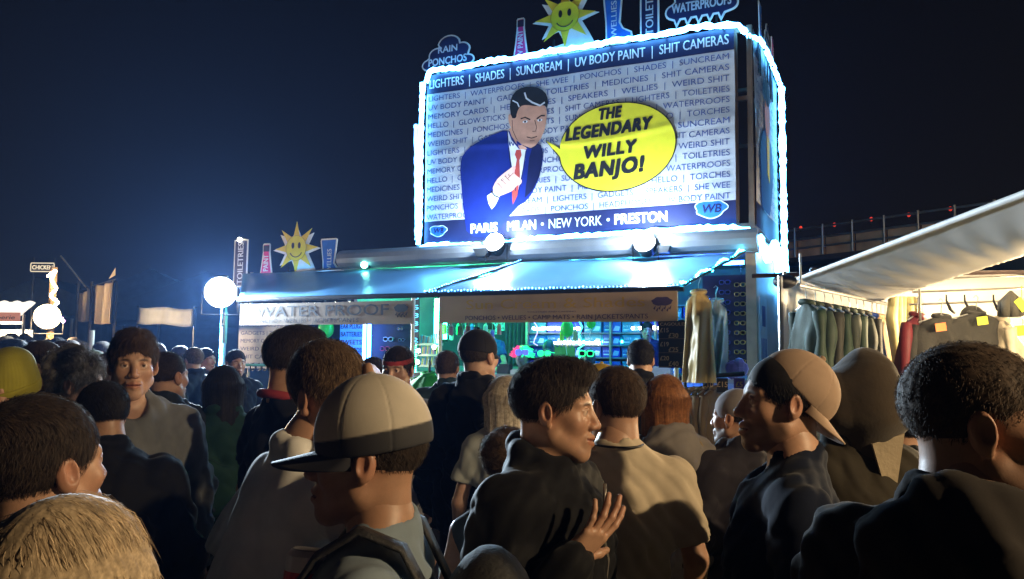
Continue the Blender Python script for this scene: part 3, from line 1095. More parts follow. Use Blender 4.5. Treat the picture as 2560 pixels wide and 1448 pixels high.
def sign_at(kind, label, u0, u1, v0, v1, o, **k):
    """A roof sign seen between pixels u0..u1 across and v0 (top)..v1 (foot), o metres out of the trailer front."""
    sm, zt = hit((u0 + u1) / 2, v0, o)
    _, zb = hit((u0 + u1) / 2, v1, o)
    sa, _ = hit(u0, (v0 + v1) / 2, o); sb, _ = hit(u1, (v0 + v1) / 2, o)
    w, h = abs(sa - sb), zt - zb
    base = T(sm, o, zb)
    if kind == 'cloud':
        return outline_sign('cloud_sign', label, 'sign', cloud_pts(), base, w, h, NAVY, cloud_art(k['lines']), 'cut-out signs on the trailer', post=.3)
    if kind == 'bottle':
        return outline_sign('bottle_sign', label, 'sign', bottle_pts(), base, w, h, PINKP, bottle_art('UV PAINT'), 'cut-out signs on the trailer', post=.3)
    if kind == 'boot':
        return outline_sign('boot_sign', label, 'sign', boot_pts(), base, w, h, BLUEP, boot_art('WELLIES'), 'cut-out signs on the trailer', post=.3)
    if kind == 'sun':
        return outline_sign('sun_sign', label, 'sign', sun_outline(), base, w, h, WHITE, sun_face, 'cut-out signs on the trailer', post=.3)
    if kind == 'slab':
        @art([WT])
        def f(m_, o_, x, n, w_, h_):
            put_text(m_, k['word'], o_ + Z3 * h_ * .06 + x * .2 * w_, Z3, -x, n, w_ * .42, width=h_ * .88, bold=.05)
        return outline_sign('slab_sign', label, 'sign', [(0, 0), (1, 0), (1, 1), (.6, 1.02), (0, 1)], base, w, h, NAVY, f, 'cut-out signs on the trailer', post=.3)


SO = -.12
sign_at('cloud', 'navy cloud sign reading rain ponchos on the corner of the billboard', 1056, 1187, 88, 186, SO, lines=(('RAIN', .56, .17, .36), ('PONCHOS', .26, .19, .72)))
sign_at('bottle', 'pink bottle shaped sign on the billboard between the rain cloud and the sun', 1283, 1324, 46, 158, SO)
sign_at('sun', 'smiling yellow sun sign on top of the billboard', 1340, 1488, -18, 142, SO)
sign_at('boot', 'dark blue wellington boot sign on top of the billboard', 1506, 1582, -40, 112, SO)
sign_at('slab', 'narrow dark blue slab sign with upright wording on top of the billboard', 1600, 1648, -60, 98, SO, word='TOILETRIES')
sign_at('cloud', 'navy cloud sign reading waterproofs on the corner of the billboard', 1660, 1845, -75, 62, SO, lines=(('legendary', .56, .14, .36), ('WATERPROOFS', .28, .17, .80)))
# along the far roof side: edge-on signs facing sideways
for (u, v0, v1, dep, wd, label, kind) in ((1882, 48, 150, -.5, .30, 'slim boot sign seen nearly edge on above the billboard side', 'boot'), (1908, 108, 200, -1.1, .62, 'cloud sign seen nearly edge on above the billboard side', 'cloud'),
                                          (1930, 136, 235, -1.6, .30, 'bottle sign seen nearly edge on at the back of the billboard side', 'bottle')):
    sA = BS0 - .22
    p0 = T(sA, dep, BZ1 - .02)
    pts = {'boot': boot_pts(), 'cloud': cloud_pts(), 'bottle': bottle_pts()}[kind]
    fa = {'boot': boot_art('WELLIES'), 'cloud': cloud_art((('RAIN', .56, .17, .36), ('PONCHOS', .26, .19, .72))), 'bottle': bottle_art('UV PAINT')}[kind]
    outline_sign(kind + '_sign', label, 'sign', pts, p0, wd, .46, {'boot': BLUEP, 'cloud': NAVY, 'bottle': PINKP}[kind], fa, 'cut-out signs on the trailer', xd=-N_, nd=RT)
m = MB(); m.tube([T(BS0 - .25, -2.2, BZ1 - .3), at(1972, 240, 11.2)], .008, 5)
tag(m.build('aerial', DMETAL), 'thin aerial leaning off the back corner of the billboard', 'aerial')

# the lower row behind the awning, over the annex
LO = .02
sign_at('bottle', 'pink and white bottle shaped sign above the glaring floodlight end of the awning', 650, 688, 609, 712, LO)
sign_at('sun', 'smiling yellow sun sign above the waterproof awning', 692, 797, 568, 708, LO)
sign_at('boot', 'bright blue wellington boot sign above the waterproof awning', 803, 863, 596, 692, LO)
sign_at('slab', 'white edged dark sign next to the glaring floodlight', 588, 622, 600, 718, LO, word='TOILETRIES')
s_, z_ = hit(603, 600, LO)
m = MB(); m.ball(T(s_, LO + .03, z_), .035)
bo = MB(); bo.tube([T(s_, LO, z_ - .35), T(s_, LO, z_ - .03)], .01, 6)
t = thing('globe_lamp', 'tiny white globe lamp on top of the dark sign by the floodlight', 'lamp', T(s_, LO, z_ - .35))
m.build('globe', WHITEBULB, t); bo.build('stem', DMETAL, t)

# annex at the end of the trailer: a dark gazebo leg frame with back sheet under the same awning
an = thing('annex_stall', 'dark canvas annex under the waterproof end of the awning', 'stall', T(6.6, -.9, 0))
AX0, AX1 = TS1 + .05, hit(606, 740, .1)[0]
m = MB()
tbox(m, AX0, AX1, -1.85, -1.82, 0.05, 2.9)
tbox(m, AX1 - .02, AX1, -1.8, 0, 0.05, 2.9)
m.build('canvas', M('dark_canvas', (.03, .04, .05), .8, bump=.3, bscale=8), an)
for s_, o_ in ((AX0 + .05, -.02), (AX1 - .06, -.02), (AX1 - .06, -1.78)):
    m = MB(); m.tube([T(s_, o_, .02), T(s_, o_, 2.9)], .025, 8); m.build('leg', METAL, an)
m = MB(); m.tube([T(AX0, .05, 2.88), T(AX1, .05, 2.82)], .03, 8); m.build('beam', METAL, an)
# lit edge of the annex roof
rope('rope_light', 'bright rope light along the roof edge at the feet of the lower signs', [T(hit(u, v, .2)[0], .2, hit(u, v, .2)[1]) for u, v in ((625, 714), (690, 706), (787, 696))], .022)
# upright lit pole at the end
s_, z0 = hit(558, 910, .9); _, z1 = hit(558, 790, .9)
m = MB(); m.tube([T(s_, .9, .02), T(s_, .9, 2.75)], .028, 10)
t = thing('lit_pole', 'upright pole with a bright strip of rope light beneath the glaring floodlight', 'pole', T(s_, .9, 0))
m.build('pole', METAL, t)
m = MB()
m.tube([T(s_ + .004 * math.sin(q * 30), .95, z0 - .05 + (z1 - z0 + .2) * q) for q in np.linspace(0, 1, 40)], [.020 + .006 * (i % 2) for i in range(40)], 6)
m.build('rope_strip', ROPE, t)
m = MB()
m.frame_box(FL - Z3 * .45 + N_ * -.1, E_ * .02, N_ * .02, Z3 * .2)
m.tube([FL - Z3 * .42 - N_ * .06, Vector((T(s_, .9, 0).x, T(s_, .9, 0).y, 2.5))], .02, 6)
m.build('lamp_arm', METAL, t)

# ------------------------------------------------------------------ what hangs and stands under the awning
def panel(name, label, cat, u0, u1, v0, v1, o, mat, thick=.015, rows=None, tmat=None, bold=.03, group=None, ink=.6, lm=.04):
    a, zt = hit(u0, v0, o); b, _ = hit(u1, v0, o)
    _, zb = hit((u0 + u1) / 2, v1, o)
    t = thing(name, label, cat, T((a + b) / 2, o, zb), group)
    m_ = MB(); tbox(m_, b, a, o - thick, o, zb, zt); m_.build('panel', mat, t)
    if rows:
        m_ = MB()
        hh = (zt - zb) / len(rows)
        W_ = a - b
        for i, r in enumerate(rows):
            r, fr = r if isinstance(r, tuple) else (r, 1 - 2 * lm)
            if r:
                ttext(m_, a - lm * W_, r, zt - hh * (i + .5 + ink / 2), o, hh * ink, width=W_ * fr, bold=bold)
        m_.build('lettering', tmat, t)
    m_ = MB()
    for q in (.12, .88):
        s_ = a + (b - a) * q
        m_.tube([T(s_, o - .008, zt), T(s_, o - .008, min(zt + .12, ROOF - .06))], .004, 5)
    m_.build('hanger', DMETAL, t)
    return t


panel('word_board', 'white lit board of dark blue word rows under the waterproof awning', 'sign', 598, 752, 803, 922, .15, VINYL, rows=[('WATERPROOFS | SHADES', .92), ('GADGETS | TOILETRIES', .92), ('MEMORY CARDS | HEADPH', .94), ('WEIRD SHIT | HELLO', .92), ('SHIT CAMERAS | UV', .92), ('PONCHOS | SHE WEE', .92)], tmat=NAVYTXT, ink=.5)
panel('price_list', 'glowing blue list sign reading ear plugs and batteries', 'sign', 851, 908, 806, 905, .10, M('blue_lit_sign', (.05, .25, .8), .4, emit=(.02, .16, .75), est=1.6), rows=['EAR PLUGS', 'BATTERIES', 'SWEETS', 'SIM CARDS', 'TOILETRIES'], tmat=M('deep_navy', (.004, .006, .05), .5), bold=.07)
panel('goods_panel', 'dark upright panel of sunglasses beside the blue list sign', 'display panel', 930, 1028, 800, 960, .05, DARKIN)
gsp = D.objects['goods_panel']
panel('goods_panel', 'dark blue upright panel of sunglasses at the end of the trailer counter', 'display panel', 1756, 1866, 690, 935, -.12, M('blue_dark_panel', (.012, .016, .06), .5))
panel('price_board', 'black cagoules price board with tan figures in three blocks', 'sign', 1646, 1722, 803, 920, OA + .05, BLACKP, rows=None)
pb = D.objects['price_board']
m = MB()
a, zt = hit(1646, 803, OA + .05); b, _ = hit(1722, 803, OA + .05); zb = hit(1684, 920, OA + .05)[1]
Wp, Hp = a - b, zt - zb
ttext(m, a - Wp * .06, 'CAGOULES', zt - Hp * .10, OA + .05, Hp * .07, width=Wp * .86, bold=.05)
for i, (p1, p2) in enumerate((('£15', '£30'), ('£19', '£25'), ('£20', '£40'))):
    y = zt - Hp * (.24 + .30 * i)
    ttext(m, a - Wp * .06, p1, y, OA + .05, Hp * .095, bold=.06)
    ttext(m, a - Wp * .34, p2, y - Hp * .12, OA + .05, Hp * .105, bold=.06)
m.build('lettering', M('tan_figures', (.52, .33, .15), .6), pb)
m = MB()
for i in range(3):
    tbox(m, b + .004, a - .004, OA + .052, OA + .06, zt - Hp * (.385 + .30 * i), zt - Hp * (.37 + .30 * i))
m.build('divider', M('brown_strip', (.16, .09, .05), .6), pb)


def glasses(label, c, w, mat, x=RT, n=N_, group=None, shutter=False, lens=None):
    """A pair of novelty glasses: two rims, bridge, two arms."""
    c = Vector(c)
    t = thing('novelty_glasses', label, 'glasses', c - Z3 * w * .2, group)
    m_ = MB()
    for sx in (-1, 1):
        cc = c + x * sx * w * .26
        P = [cc + x * w * .20 * math.copysign(abs(math.cos(a)) ** .7, math.cos(a)) + Z3 * w * .17 * math.copysign(abs(math.sin(a)) ** .7, math.sin(a)) for a in np.linspace(0, 2 * PI, 24, endpoint=False)]
        m_.tube(P, w * .035, 6, closed=True)
        if shutter:
            for k in range(4):
                z_ = (k - 1.5) * w * .075
                m_.frame_box(cc + Z3 * z_, x * w * .19, n * w * .012, Z3 * w * .022)
        m_.tube([cc + x * sx * w * .20 + Z3 * w * .09, cc + x * sx * w * .24 + Z3 * w * .09, cc + x * sx * w * .24 - n * w * .7 + Z3 * w * .04], w * .022, 5)
    m_.tube([c - x * w * .07 + Z3 * w * .06, c + Z3 * w * .09, c + x * w * .07 + Z3 * w * .06], w * .03, 5)
    m_.build('frame', mat, t, smooth=True)
    m_ = MB()
    for sx in (-1, 1):
        cc = c + x * sx * w * .26
        m_.prism([(w * .19 * math.cos(a), w * .16 * math.sin(a)) for a in np.linspace(0, 2 * PI, 20, endpoint=False)], cc - n * .002, x, Z3, n, .002)
    m_.build('lens', lens or M('smoke_lens', (.01, .01, .012), .1), t)
    return t


WF = M('white_frame', (.75, .76, .8), .4)
UVG = M('uv_green', (.05, .8, .25), .4, emit=(.02, 1.0, .32), est=1.5)
UVV = M('uv_violet', (.2, .22, .85), .4, emit=(.10, .14, 1.0), est=.9)
UVP = M('uv_pink', (.8, .05, .25), .4, emit=(1.0, .05, .25), est=.8)
s_, z_ = hit(970, 848, .08); glasses('white framed novelty glasses on the dark panel beside the blue list', T(s_, .08, z_), .16, WF)
s_, z_ = hit(962, 872, .08); glasses('red framed novelty glasses below the white pair on the dark panel', T(s_, .08, z_), .16, M('red_frame', (.6, .03, .08), .4))
for i, (u, v) in enumerate(((1000, 822), (1003, 850), (1003, 878))):
    s_, z_ = hit(u, v, .08); glasses('small grey novelty glasses in the column at the edge of the dark panel', T(s_, .08, z_), .10, M('grey_frame', (.25, .27, .35), .4), group='grey glasses on the dark panel')
for i in range(9):
    s_, z_ = hit(1850, 712 + i * 24, -.10); glasses('gold rimmed sunglasses in the column down the dark blue panel', T(s_, -.09, z_), .13, M('gold_rim', (.42, .34, .10), .35, .6), group='gold sunglasses on the blue panel')
for i in range(9):
    s_, z_ = hit(1812, 706 + i * 25, -.10); glasses('dark blue sunglasses in the inner column down the dark blue panel', T(s_, -.09, z_), .13, M('blue_rim', (.03, .06, .35), .35), group='blue sunglasses on the blue panel')

# lit tubes, strips inside
def tube_light(label, p0, p1, r, mat, group='lit tubes inside the trailer', wash=0, wcol=(1, 1, 1)):
    t = thing('tube_light', label, 'light tube', p0, group)
    if wash:
        for q in (.2, .5, .8):
            c_ = lerp(p0, p1, q) - Z3 * (r + .02)
            lamp('tube_glow', 'POINT', c_, wash / 3, wcol, t, None, .05)
    p0, p1 = Vector(p0), Vector(p1)
    m_ = MB(); m_.tube([p0, p1], r, 8); m_.build('tube', mat, t)
    m_ = MB(); d = (p1 - p0).normalized()
    m_.tube([p0 - d * .03, p0 + d * .01], r * 1.35, 8); m_.build('end_cap', DMETAL, t)
    m_ = MB(); m_.tube([p1 - d * .01, p1 + d * .03], r * 1.35, 8); m_.build('end_cap', DMETAL, t)
    return t


s_, z1 = hit(912, 800, .25); _, z0 = hit(912, 905, .25)
tube_light('upright white light tube beside the blue list sign', T(s_, .25, z0), T(s_, .25, z1), .020, M('soft_white_tube', (.8, .9, 1), .3, emit=(.55, .8, 1.0), est=6))
s_, z1 = hit(924, 800, .2); _, z0 = hit(924, 900, .2)
tube_light('upright blue light tube beside the blue list sign', T(s_, .2, z0), T(s_, .2, z1), .026, BLUELED)
tube_light('long green light tube under the trailer ceiling', T(4.9, -.45, 2.78), T(2.6, -.45, 2.78), .022, GREENLED, wash=75, wcol=(.05, 1, .35))
tube_light('long cyan light tube under the trailer ceiling', T(2.4, -.5, 2.80), T(1.1, -.5, 2.80), .022, CYANLED, wash=60, wcol=(.06, .6, 1))
tube_light('long blue light tube under the trailer ceiling by the pillar', T(1.0, -.3, 2.80), T(-.05, -.3, 2.80), .024, BLUELED, wash=45, wcol=(.04, .12, 1))
tube_light('green light tube low behind the counter', T(3.6, -1.9, 1.9), T(1.9, -1.9, 1.9), .018, GREENLED)
tube_light('blue light tube behind the front of the counter', T(3.2, .30, 1.25), T(.2, .30, 1.25), .016, BLUELED)
s_, z1 = hit(1092, 745, -.3); _, z0 = hit(1092, 868, -.3)
tube_light('upright green light tube behind the white awning post', T(s_, -.3, z0), T(s_, -.3, z1), .03, GREENLED)
s_, z1 = hit(1113, 800, -.6); _, z0 = hit(1113, 850, -.6)
tube_light('short upright green light tube right of the white awning post', T(s_, -.6, z0), T(s_, -.6, z1), .026, GREENLED)
s_, z1 = hit(1240, 803, -1.6); _, z0 = hit(1240, 835, -1.6)

# back wall shelving with welly boxes
SB = -1.75
shelf = thing('shelf_unit', 'tall shelf unit of blue boxes along the trailer back wall', 'shelving', T(1.5, SB - .2, .62))
sA, _ = hit(1316, 850, SB); sB_, _ = hit(1756, 850, SB)
zs = [hit(1500, v, SB)[1] for v in (930, 893, 862, 831, 798, 765)]
m = MB()
for z_ in zs:
    tbox(m, sB_, sA, SB - .42, SB - .02, z_ - .02, z_)
m.build('shelf_board', M('blue_grey_shelf', (.10, .14, .22), .5), shelf)
for k in range(5):
    s_ = sA + (sB_ - sA) * k / 4
    m = MB(); tbox(m, s_ - .015, s_ + .015, SB - .43, SB - .0, .63, zs[-1] + .2)
    m.build('upright', METAL, shelf)
BOXB = [M('welly_box_blue', (.02, .10, .48), .5, var=.15), M('welly_box_teal', (.03, .22, .42), .5, var=.15), M('welly_box_royal', (.015, .03, .55), .5, var=.15)]
BOXL = M('box_print', (.45, .60, .80), .5)
rb = random.Random(5)
nb = 9
box_src = {}
for r in range(5):
    for c in range(nb):
        if (r == 4 and c in (2, 3)): continue
        k = rb.randrange(3)
        w_, h_ = abs(sA - sB_) / nb * .88, (zs[r + 1] - zs[r]) * .80 - .02
        s_ = sA + (sB_ - sA) * (c + .5) / nb + rb.uniform(-.01, .01)
        o_ = SB - .06 + rb.uniform(-.03, .02)
        loc = T(s_, o_, zs[r])
        key = k
        if key not in box_src:
            t = thing('welly_box', 'blue cardboard boot box on the trailer shelves', 'box', loc, 'boot boxes on the trailer shelves')
            m_ = MB(); m_.frame_box(loc + Z3 * h_ * .42 - N_ * .16, E_ * w_ / 2, N_ * .15, Z3 * h_ * .42); m_.build('carton', BOXB[k], t)
            m_ = MB(); m_.frame_box(loc + Z3 * h_ * .92 - N_ * .16, E_ * (w_ / 2 + .004), N_ * .154, Z3 * h_ * .10); m_.build('lid', BOXB[k], t)
            m_ = MB()
            f0 = loc - N_ * .008
            put_text(m_, ('£15.00', 'SIZE 9', '£12.00')[k], f0 + E_ * w_ * .44 + Z3 * h_ * .50, RT, Z3, N_, h_ * .20, bold=.05)
            m_.prism([(0, 0), (w_ * .40, 0), (w_ * .46, h_ * .42), (w_ * .2, h_ * .5), (.1 * w_, h_ * .15)], f0 + RT * 0 + Z3 * h_ * .15, RT, Z3, N_, .003)
            m_.prism([(-w_ * .44, h_ * .2), (-w_ * .12, h_ * .2), (-w_ * .12, h_ * .32), (-w_ * .44, h_ * .32)], f0, RT, Z3, N_, .003)
            m_.build('print', BOXL, t)
            box_src[key] = t
        else:
            src = box_src[key]
            q = src.copy(); COL.objects.link(q); q.location = loc
            for ch in src.children:
                d = ch.copy(); COL.objects.link(d); d.parent = q
for (v, u0, u1, lab) in ((822, 1334, 1448, 'row of warm white bulbs along the upper shelf edge'), (857, 1388, 1497, 'row of warm white bulbs along the lower shelf edge'), (821, 1582, 1600, 'pair of small white bulbs on the upper shelf near the seller'), (820, 1634, 1648, 'two small white bulbs beside the seller face')):
    a, z_ = hit(u0, v, SB + .06); b, _ = hit(u1, v, SB + .06)
    n_ = max(2, int(abs(a - b) / .042))
    fairy('string_lights', lab, [T(a, SB + .06, z_), T((a + b) / 2, SB + .06, z_ + .004), T(b, SB + .06, z_)], n_, WHITEBULB, .021, 'bulb rows on the shelves')
# teal price sheets and grey curtain to the left of the shelves
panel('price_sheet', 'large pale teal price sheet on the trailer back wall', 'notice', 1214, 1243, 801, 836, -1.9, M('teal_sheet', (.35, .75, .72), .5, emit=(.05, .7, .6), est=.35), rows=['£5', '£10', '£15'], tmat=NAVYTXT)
panel('price_sheet', 'narrow pale teal price sheet next to the large one', 'notice', 1246, 1261, 801, 827, -1.9, M('teal_sheet', (.35, .75, .72)), rows=['£2', '£4'], tmat=NAVYTXT)
G = []
a, zt = hit(1264, 795, -1.85); b, zb = hit(1314, 915, -1.85)
for i in range(12):
    G.append([T(a + (b - a) * j / 24, -1.85 + .03 * math.sin(j * 1.3 + i * .1), zt + (zb - zt) * i / 11) for j in range(25)])
m = MB(); m.sheet(G, .004); tag(m.build('curtain', M('grey_curtain', (.07, .07, .085), .8), smooth=True), 'dark grey curtain hanging beside the blue boxes', 'curtain')

# dummy heads, balloons, wires, novelty glasses on the counter
def dummy_head(label, c, col, wig=None, group=None):
    c = Vector(c)
    t = thing('dummy_head', label, 'display head', c, group)
    m_ = MB()
    prof = [(0, .085), (.03, .07), (.07, .055), (.11, .058), (.14, .078), (.19, .085), (.25, .088), (.30, .074), (.335, .04), (.345, .004)]
    a = np.linspace(0, 2 * PI, 20, endpoint=False)
    V = [c + Z3 * h_ + E_ * r_ * math.cos(q) * .86 + N_ * (r_ * math.sin(q) * 1.05 + (.012 if .12 < h_ < .26 else 0)) for h_, r_ in prof for q in a]
    f = [(i * 20 + k, i * 20 + (k + 1) % 20, (i + 1) * 20 + (k + 1) % 20, (i + 1) * 20 + k) for i in range(len(prof) - 1) for k in range(20)]
    m_.add([tuple(v) for v in V], [q[::-1] for q in f])
    m_.tube([c + Z3 * .23 + N_ * .085, c + Z3 * .185 + N_ * .118, c + Z3 * .18 + N_ * .09], [.010, .016, .010], 8)
    m_.tube([c + Z3 * .15 - E_ * .025 + N_ * .088, c + Z3 * .15 + N_ * .097, c + Z3 * .15 + E_ * .025 + N_ * .088], .007, 6)
    m_.build('bust', col, t, smooth=True)
    if wig:
        for sx, mt in ((1, wig[0]), (-1, wig[1])):
            w_ = MB()
            rr = random.Random(3)
            for i in range(160):
                th, ph = rr.uniform(-1.5, 1.5), rr.uniform(.1, 1.3)
                d = E_ * sx * abs(math.cos(th)) * math.cos(ph) - N_ * .6 * math.sin(th) * math.cos(ph) + Z3 * math.sin(ph)
                b_ = c + Z3 * .22 + d * .07
                w_.tube([b_, b_ + d * .05 + Vector((rr.uniform(-.02, .02),) * 3), b_ + d * .085 + Vector((rr.uniform(-.03, .03), 0, rr.uniform(-.04, 0)))], [.012, .009, .003], 4)
            w_.build('wig', mt, t)
    return t


DH = M('dummy_grey', (.20, .24, .26), .5)
WHD = .12
s_, z_ = hit(1305, 905, .05)
dz = CZ
dummy_head('grey dummy head in a pink and green wig on the counter', T(s_, .05, CZ), DH, (UVP, UVG))
s_, z_ = hit(1305, 881, .16); glasses('glowing violet shutter glasses on the dummy head in the wig', T(s_, .16, z_), .19, UVV, shutter=True, lens=UVV)
s_, z_ = hit(1362, 884, .10)
dummy_head('dark dummy head behind bright green visor glasses', T(s_, .0, CZ - .02), M('dummy_dark', (.05, .07, .08), .5))
glasses('glowing green visor glasses on the dark dummy head', T(s_, .12, z_), .18, UVG, shutter=True, lens=UVG)
s_, z_ = hit(1467, 884, .10)
dummy_head('dark dummy head wearing green outlined glasses', T(s_, .0, CZ - .02), M('dummy_dark', (.05, .07, .08)))
glasses('green outlined glasses on the dummy head near the wavy glow wire', T(s_, .12, z_), .20, UVG)
s_, z_ = hit(1350, 842, -.2)
dummy_head('dark teal dummy head in a flat hat above the green visor', T(s_, -.5, CZ + .10), M('dummy_teal', (.03, .10, .12), .5))
for (u, v, r, lab, o_) in ((1418, 822, .085, 'bright green balloon in front of the lit shelves', -.2), (815, 822, .11, 'bright green balloon beside the blue list sign', .2), (1478, 808, .06, 'small green balloon near the top of the wavy glow wire', -.5)):
    s_, z_ = hit(u, v, o_)
    t = thing('balloon', lab, 'balloon', T(s_, o_, z_ - r * 1.3))
    m = MB(); m.ball(T(s_, o_, z_), (r, r, r * 1.22), 18, 12); m.tube([T(s_, o_, z_ - r * 1.2), T(s_, o_, z_ - r * 1.36)], [.004, .016], 8)
    m.build('skin', M('green_balloon', (.02, .42, .05), .35, emit=(.01, .5, .06), est=.25), t, smooth=True)
    m = MB(); m.tube([T(s_, o_, z_ - r * 1.3), T(s_ + .02, o_, z_ - r * 2.5), T(s_, o_, z_ - r * 4)], .004, 5); m.build('string', WHITE, t)
a = [(1446, 800), (1456, 818), (1447, 836), (1452, 850), (1460, 862), (1446, 872), (1450, 886), (1447, 905), (1440, 925)]
m = MB(); m.tube([T(hit(u, v, .1)[0], .1, hit(u, v, .1)[1]) for u, v in a], .009, 6)
tag(m.build('glow_wire', M('glow_wire', (.1, 1, .5), .4, emit=(.06, 1, .5), est=4), smooth=True), 'wavy glowing green wire hanging over the counter', 'glow wire')
a = [(1332, 801), (1344, 818), (1343, 834), (1336, 850), (1334, 858), (1344, 864)]
m = MB(); m.tube([T(hit(u, v, .1)[0], .1, hit(u, v, .1)[1]) for u, v in a], .007, 6)
tag(m.build('glow_wire', M('lilac_wire', (.5, .4, 1), .4, emit=(.45, .35, 1), est=2), smooth=True), 'broken lilac glow wire hanging above the violet glasses', 'glow wire')
# wooden slatted crate behind the bulbs
s0, z1 = hit(1386, 866, -1.2); s1, z0 = hit(1436, 915, -1.2)
t = thing('glow_stick_rack', 'brown rack of upright glow sticks below the lower bulb row', 'rack', T((s0 + s1) / 2, -1.2, z0))
m = MB()
for i in range(16):
    s_ = s0 + (s1 - s0) * i / 15
    m.tube([T(s_, -1.2, z0), T(s_, -1.2, z1 + .02 * math.sin(i * 2))], .010, 6)
m.build('stick', M('olive_stick', (.20, .24, .06), .5), t)
m = MB(); tbox(m, s1, s0, -1.24, -1.16, z0 - .02, z0 + .06); m.build('tray', M('brown_tray', (.12, .08, .05), .6), t)
# till and small goods on the counter
for u, w_, h_, lab, col in ((1262, .16, .10, 'small dark card machine on the counter by the capped man', (.03, .04, .05)), (1290, .10, .05, 'small white packet on the counter under the violet glasses', (.6, .62, .6)), (1655, .22, .10, 'white paper stack on the counter by the price board', (.6, .62, .66))):
    s_, _ = hit(u, 935, .12)
    m = MB(); c_ = T(s_, .12, CZ + h_ / 2 + .002)
    m.frame_box(c_, E_ * w_ / 2, N_ * .06, Z3 * h_ / 2)
    m.frame_box(c_ + Z3 * h_ * .6 - N_ * .01, E_ * w_ * .42, N_ * .045, Z3 * h_ * .12)
    tag(m.build('counter_item', M('item_%d' % u, col, .5)), lab, 'goods')
# counter displays at the lighter end
DCOL = [(.7, .12, .2), (.75, .3, .5), (.1, .3, .7), (.75, .65, .2), (.6, .6, .65), (.15, .5, .3)]
for r in range(3):
    u0, u1, v = 1044 + r * 3, 1092 + r * 2, 858 + r * 27
    s0, z_ = hit(u0, v, -.25); s1, _ = hit(u1, v, -.25)
    t = thing('lighter_tray', ('tray of pink and red lighters on the upper tier left of the awning post', 'tray of coloured lighters on the middle tier left of the awning post', 'tray of coloured wristbands on the lower tier left of the awning post')[r], 'display tray', T((s0 + s1) / 2, -.25, z_), 'tiered counter displays')
    m = MB(); tbox(m, s1, s0, -.42, -.2, z_ - .03, z_); m.build('tray', WHITE, t)
    for k in range(3):
        m = MB()
        for i in range(12):
            if i % 3 != k: continue
            s_ = s0 + (s1 - s0) * (i + .5) / 12
            m.tube([T(s_, -.24, z_), T(s_, -.26, z_ + .085 + .05 * rb.random())], .009, 6)
        m.build('lighter', M('lighter_%d' % ((r + k) % 6), DCOL[(r + k) % 6], .35), t)
for (u, v) in ((1046, 877), (1085, 868), (1044, 905)):
    s_, z_ = hit(u, v, -.1)
    t = thing('display_bulb', 'round white display bulb among the lighter trays', 'lamp', T(s_, -.1, z_), 'display bulbs on the lighter trays')
    m = MB(); m.ball(T(s_, -.1, z_), .028); m.build('globe', WHITEBULB, t)
    m = MB(); m.tube([T(s_, -.14, z_ - .05), T(s_, -.11, z_ - .01)], .012, 6); m.build('holder', DMETAL, t)
# goods hanging along the top of the opening
for i, (u, lab) in enumerate(((1128, 'pink bottle'), (1150, 'dark bottle'), (1170, 'red pouch'), (1190, 'black bottle'), (1135, 'grey torch'), (1160, 'brown pouch'))):
    s_, z1 = hit(u, 806, -.2 - .1 * (i > 3))
    t = thing('hanging_pack', lab + ' hanging in the opening above the capped man', 'goods', T(s_, -.2, z1 - .2))
    cM = M('pack_%d' % i, [(.6, .1, .2), (.05, .04, .06), (.4, .04, .04), (.02, .02, .03), (.2, .2, .22), (.2, .1, .06)][i], .4)
    m = MB(); m.tube([T(s_, -.2, z1 - .18), T(s_, -.2, z1 - .16), T(s_, -.2, z1 - .06), T(s_, -.2, z1 - .03), T(s_, -.2, z1)], [.028, .034, .034, .014, .014], 10); m.build('pack', cM, t)
    m = MB(); m.tube([T(s_, -.2, z1), T(s_, -.2, z1 + .15)], .003, 4); m.build('hook', METAL, t)
STOCK = [('orange torch', (.7, .25, .03)), ('white sachet', (.6, .6, .6)), ('green glow tube', (.05, .6, .2)), ('pink comb', (.7, .1, .35)), ('blue lighter card', (.05, .15, .6)), ('yellow whistle', (.7, .6, .05)), ('silver flask', (.4, .42, .45)), ('purple pouch', (.25, .05, .4)), ('red bandana roll', (.55, .04, .05)), ('lime bottle', (.4, .7, .05)), ('teal packet', (.03, .4, .42)), ('tan wallet', (.35, .22, .1))]
for i, (nm_, c_) in enumerate(STOCK):
    u = 1112 + i * 17 + (140 if i > 8 else 0)
    o__ = -.45 - .12 * (i % 3)
    s_, z1 = hit(u, 806 + 14 * (i % 2), o__)
    t = thing('hanging_pack', nm_ + ' on a string in the trailer opening', 'goods', T(s_, o__, z1 - .16))
    m = MB(); m.tube([T(s_, o__, z1 - .17), T(s_, o__, z1 - .15), T(s_, o__, z1 - .05), T(s_, o__, z1 - .02)], [.02 + .006 * (i % 3), .03, .03 - .004 * (i % 2), .012], 8); m.build('pack', M('stock_%d' % i, c_, .4), t)
    m = MB(); m.tube([T(s_, o__, z1 - .02), T(s_, o__, z1 + .14)], .003, 4); m.build('hook', METAL, t)
# vertical price letters on a hanging strip
panel('letter_strip', 'black strip of upright glowing letters between the two boards', 'sign', 1033, 1048, 738, 860, .9, BLACKP, rows=['P', '5', '8', '3', 'P', '2'], tmat=M('cyan_letters', (.2, .7, .9), .4, emit=(.1, .7, 1), est=1.5), bold=.05)
for i in range(14):
    pass
fairy('string_lights', 'green beads hanging down beside the lighter trays', [T(hit(1038, 770, .3)[0], .3, hit(1038, 770, .3)[1]), T(hit(1040, 850, .3)[0], .3, hit(1040, 850, .3)[1]), T(hit(1039, 930, .3)[0], .3, hit(1039, 930, .3)[1])], 30, GREENLED, .009)

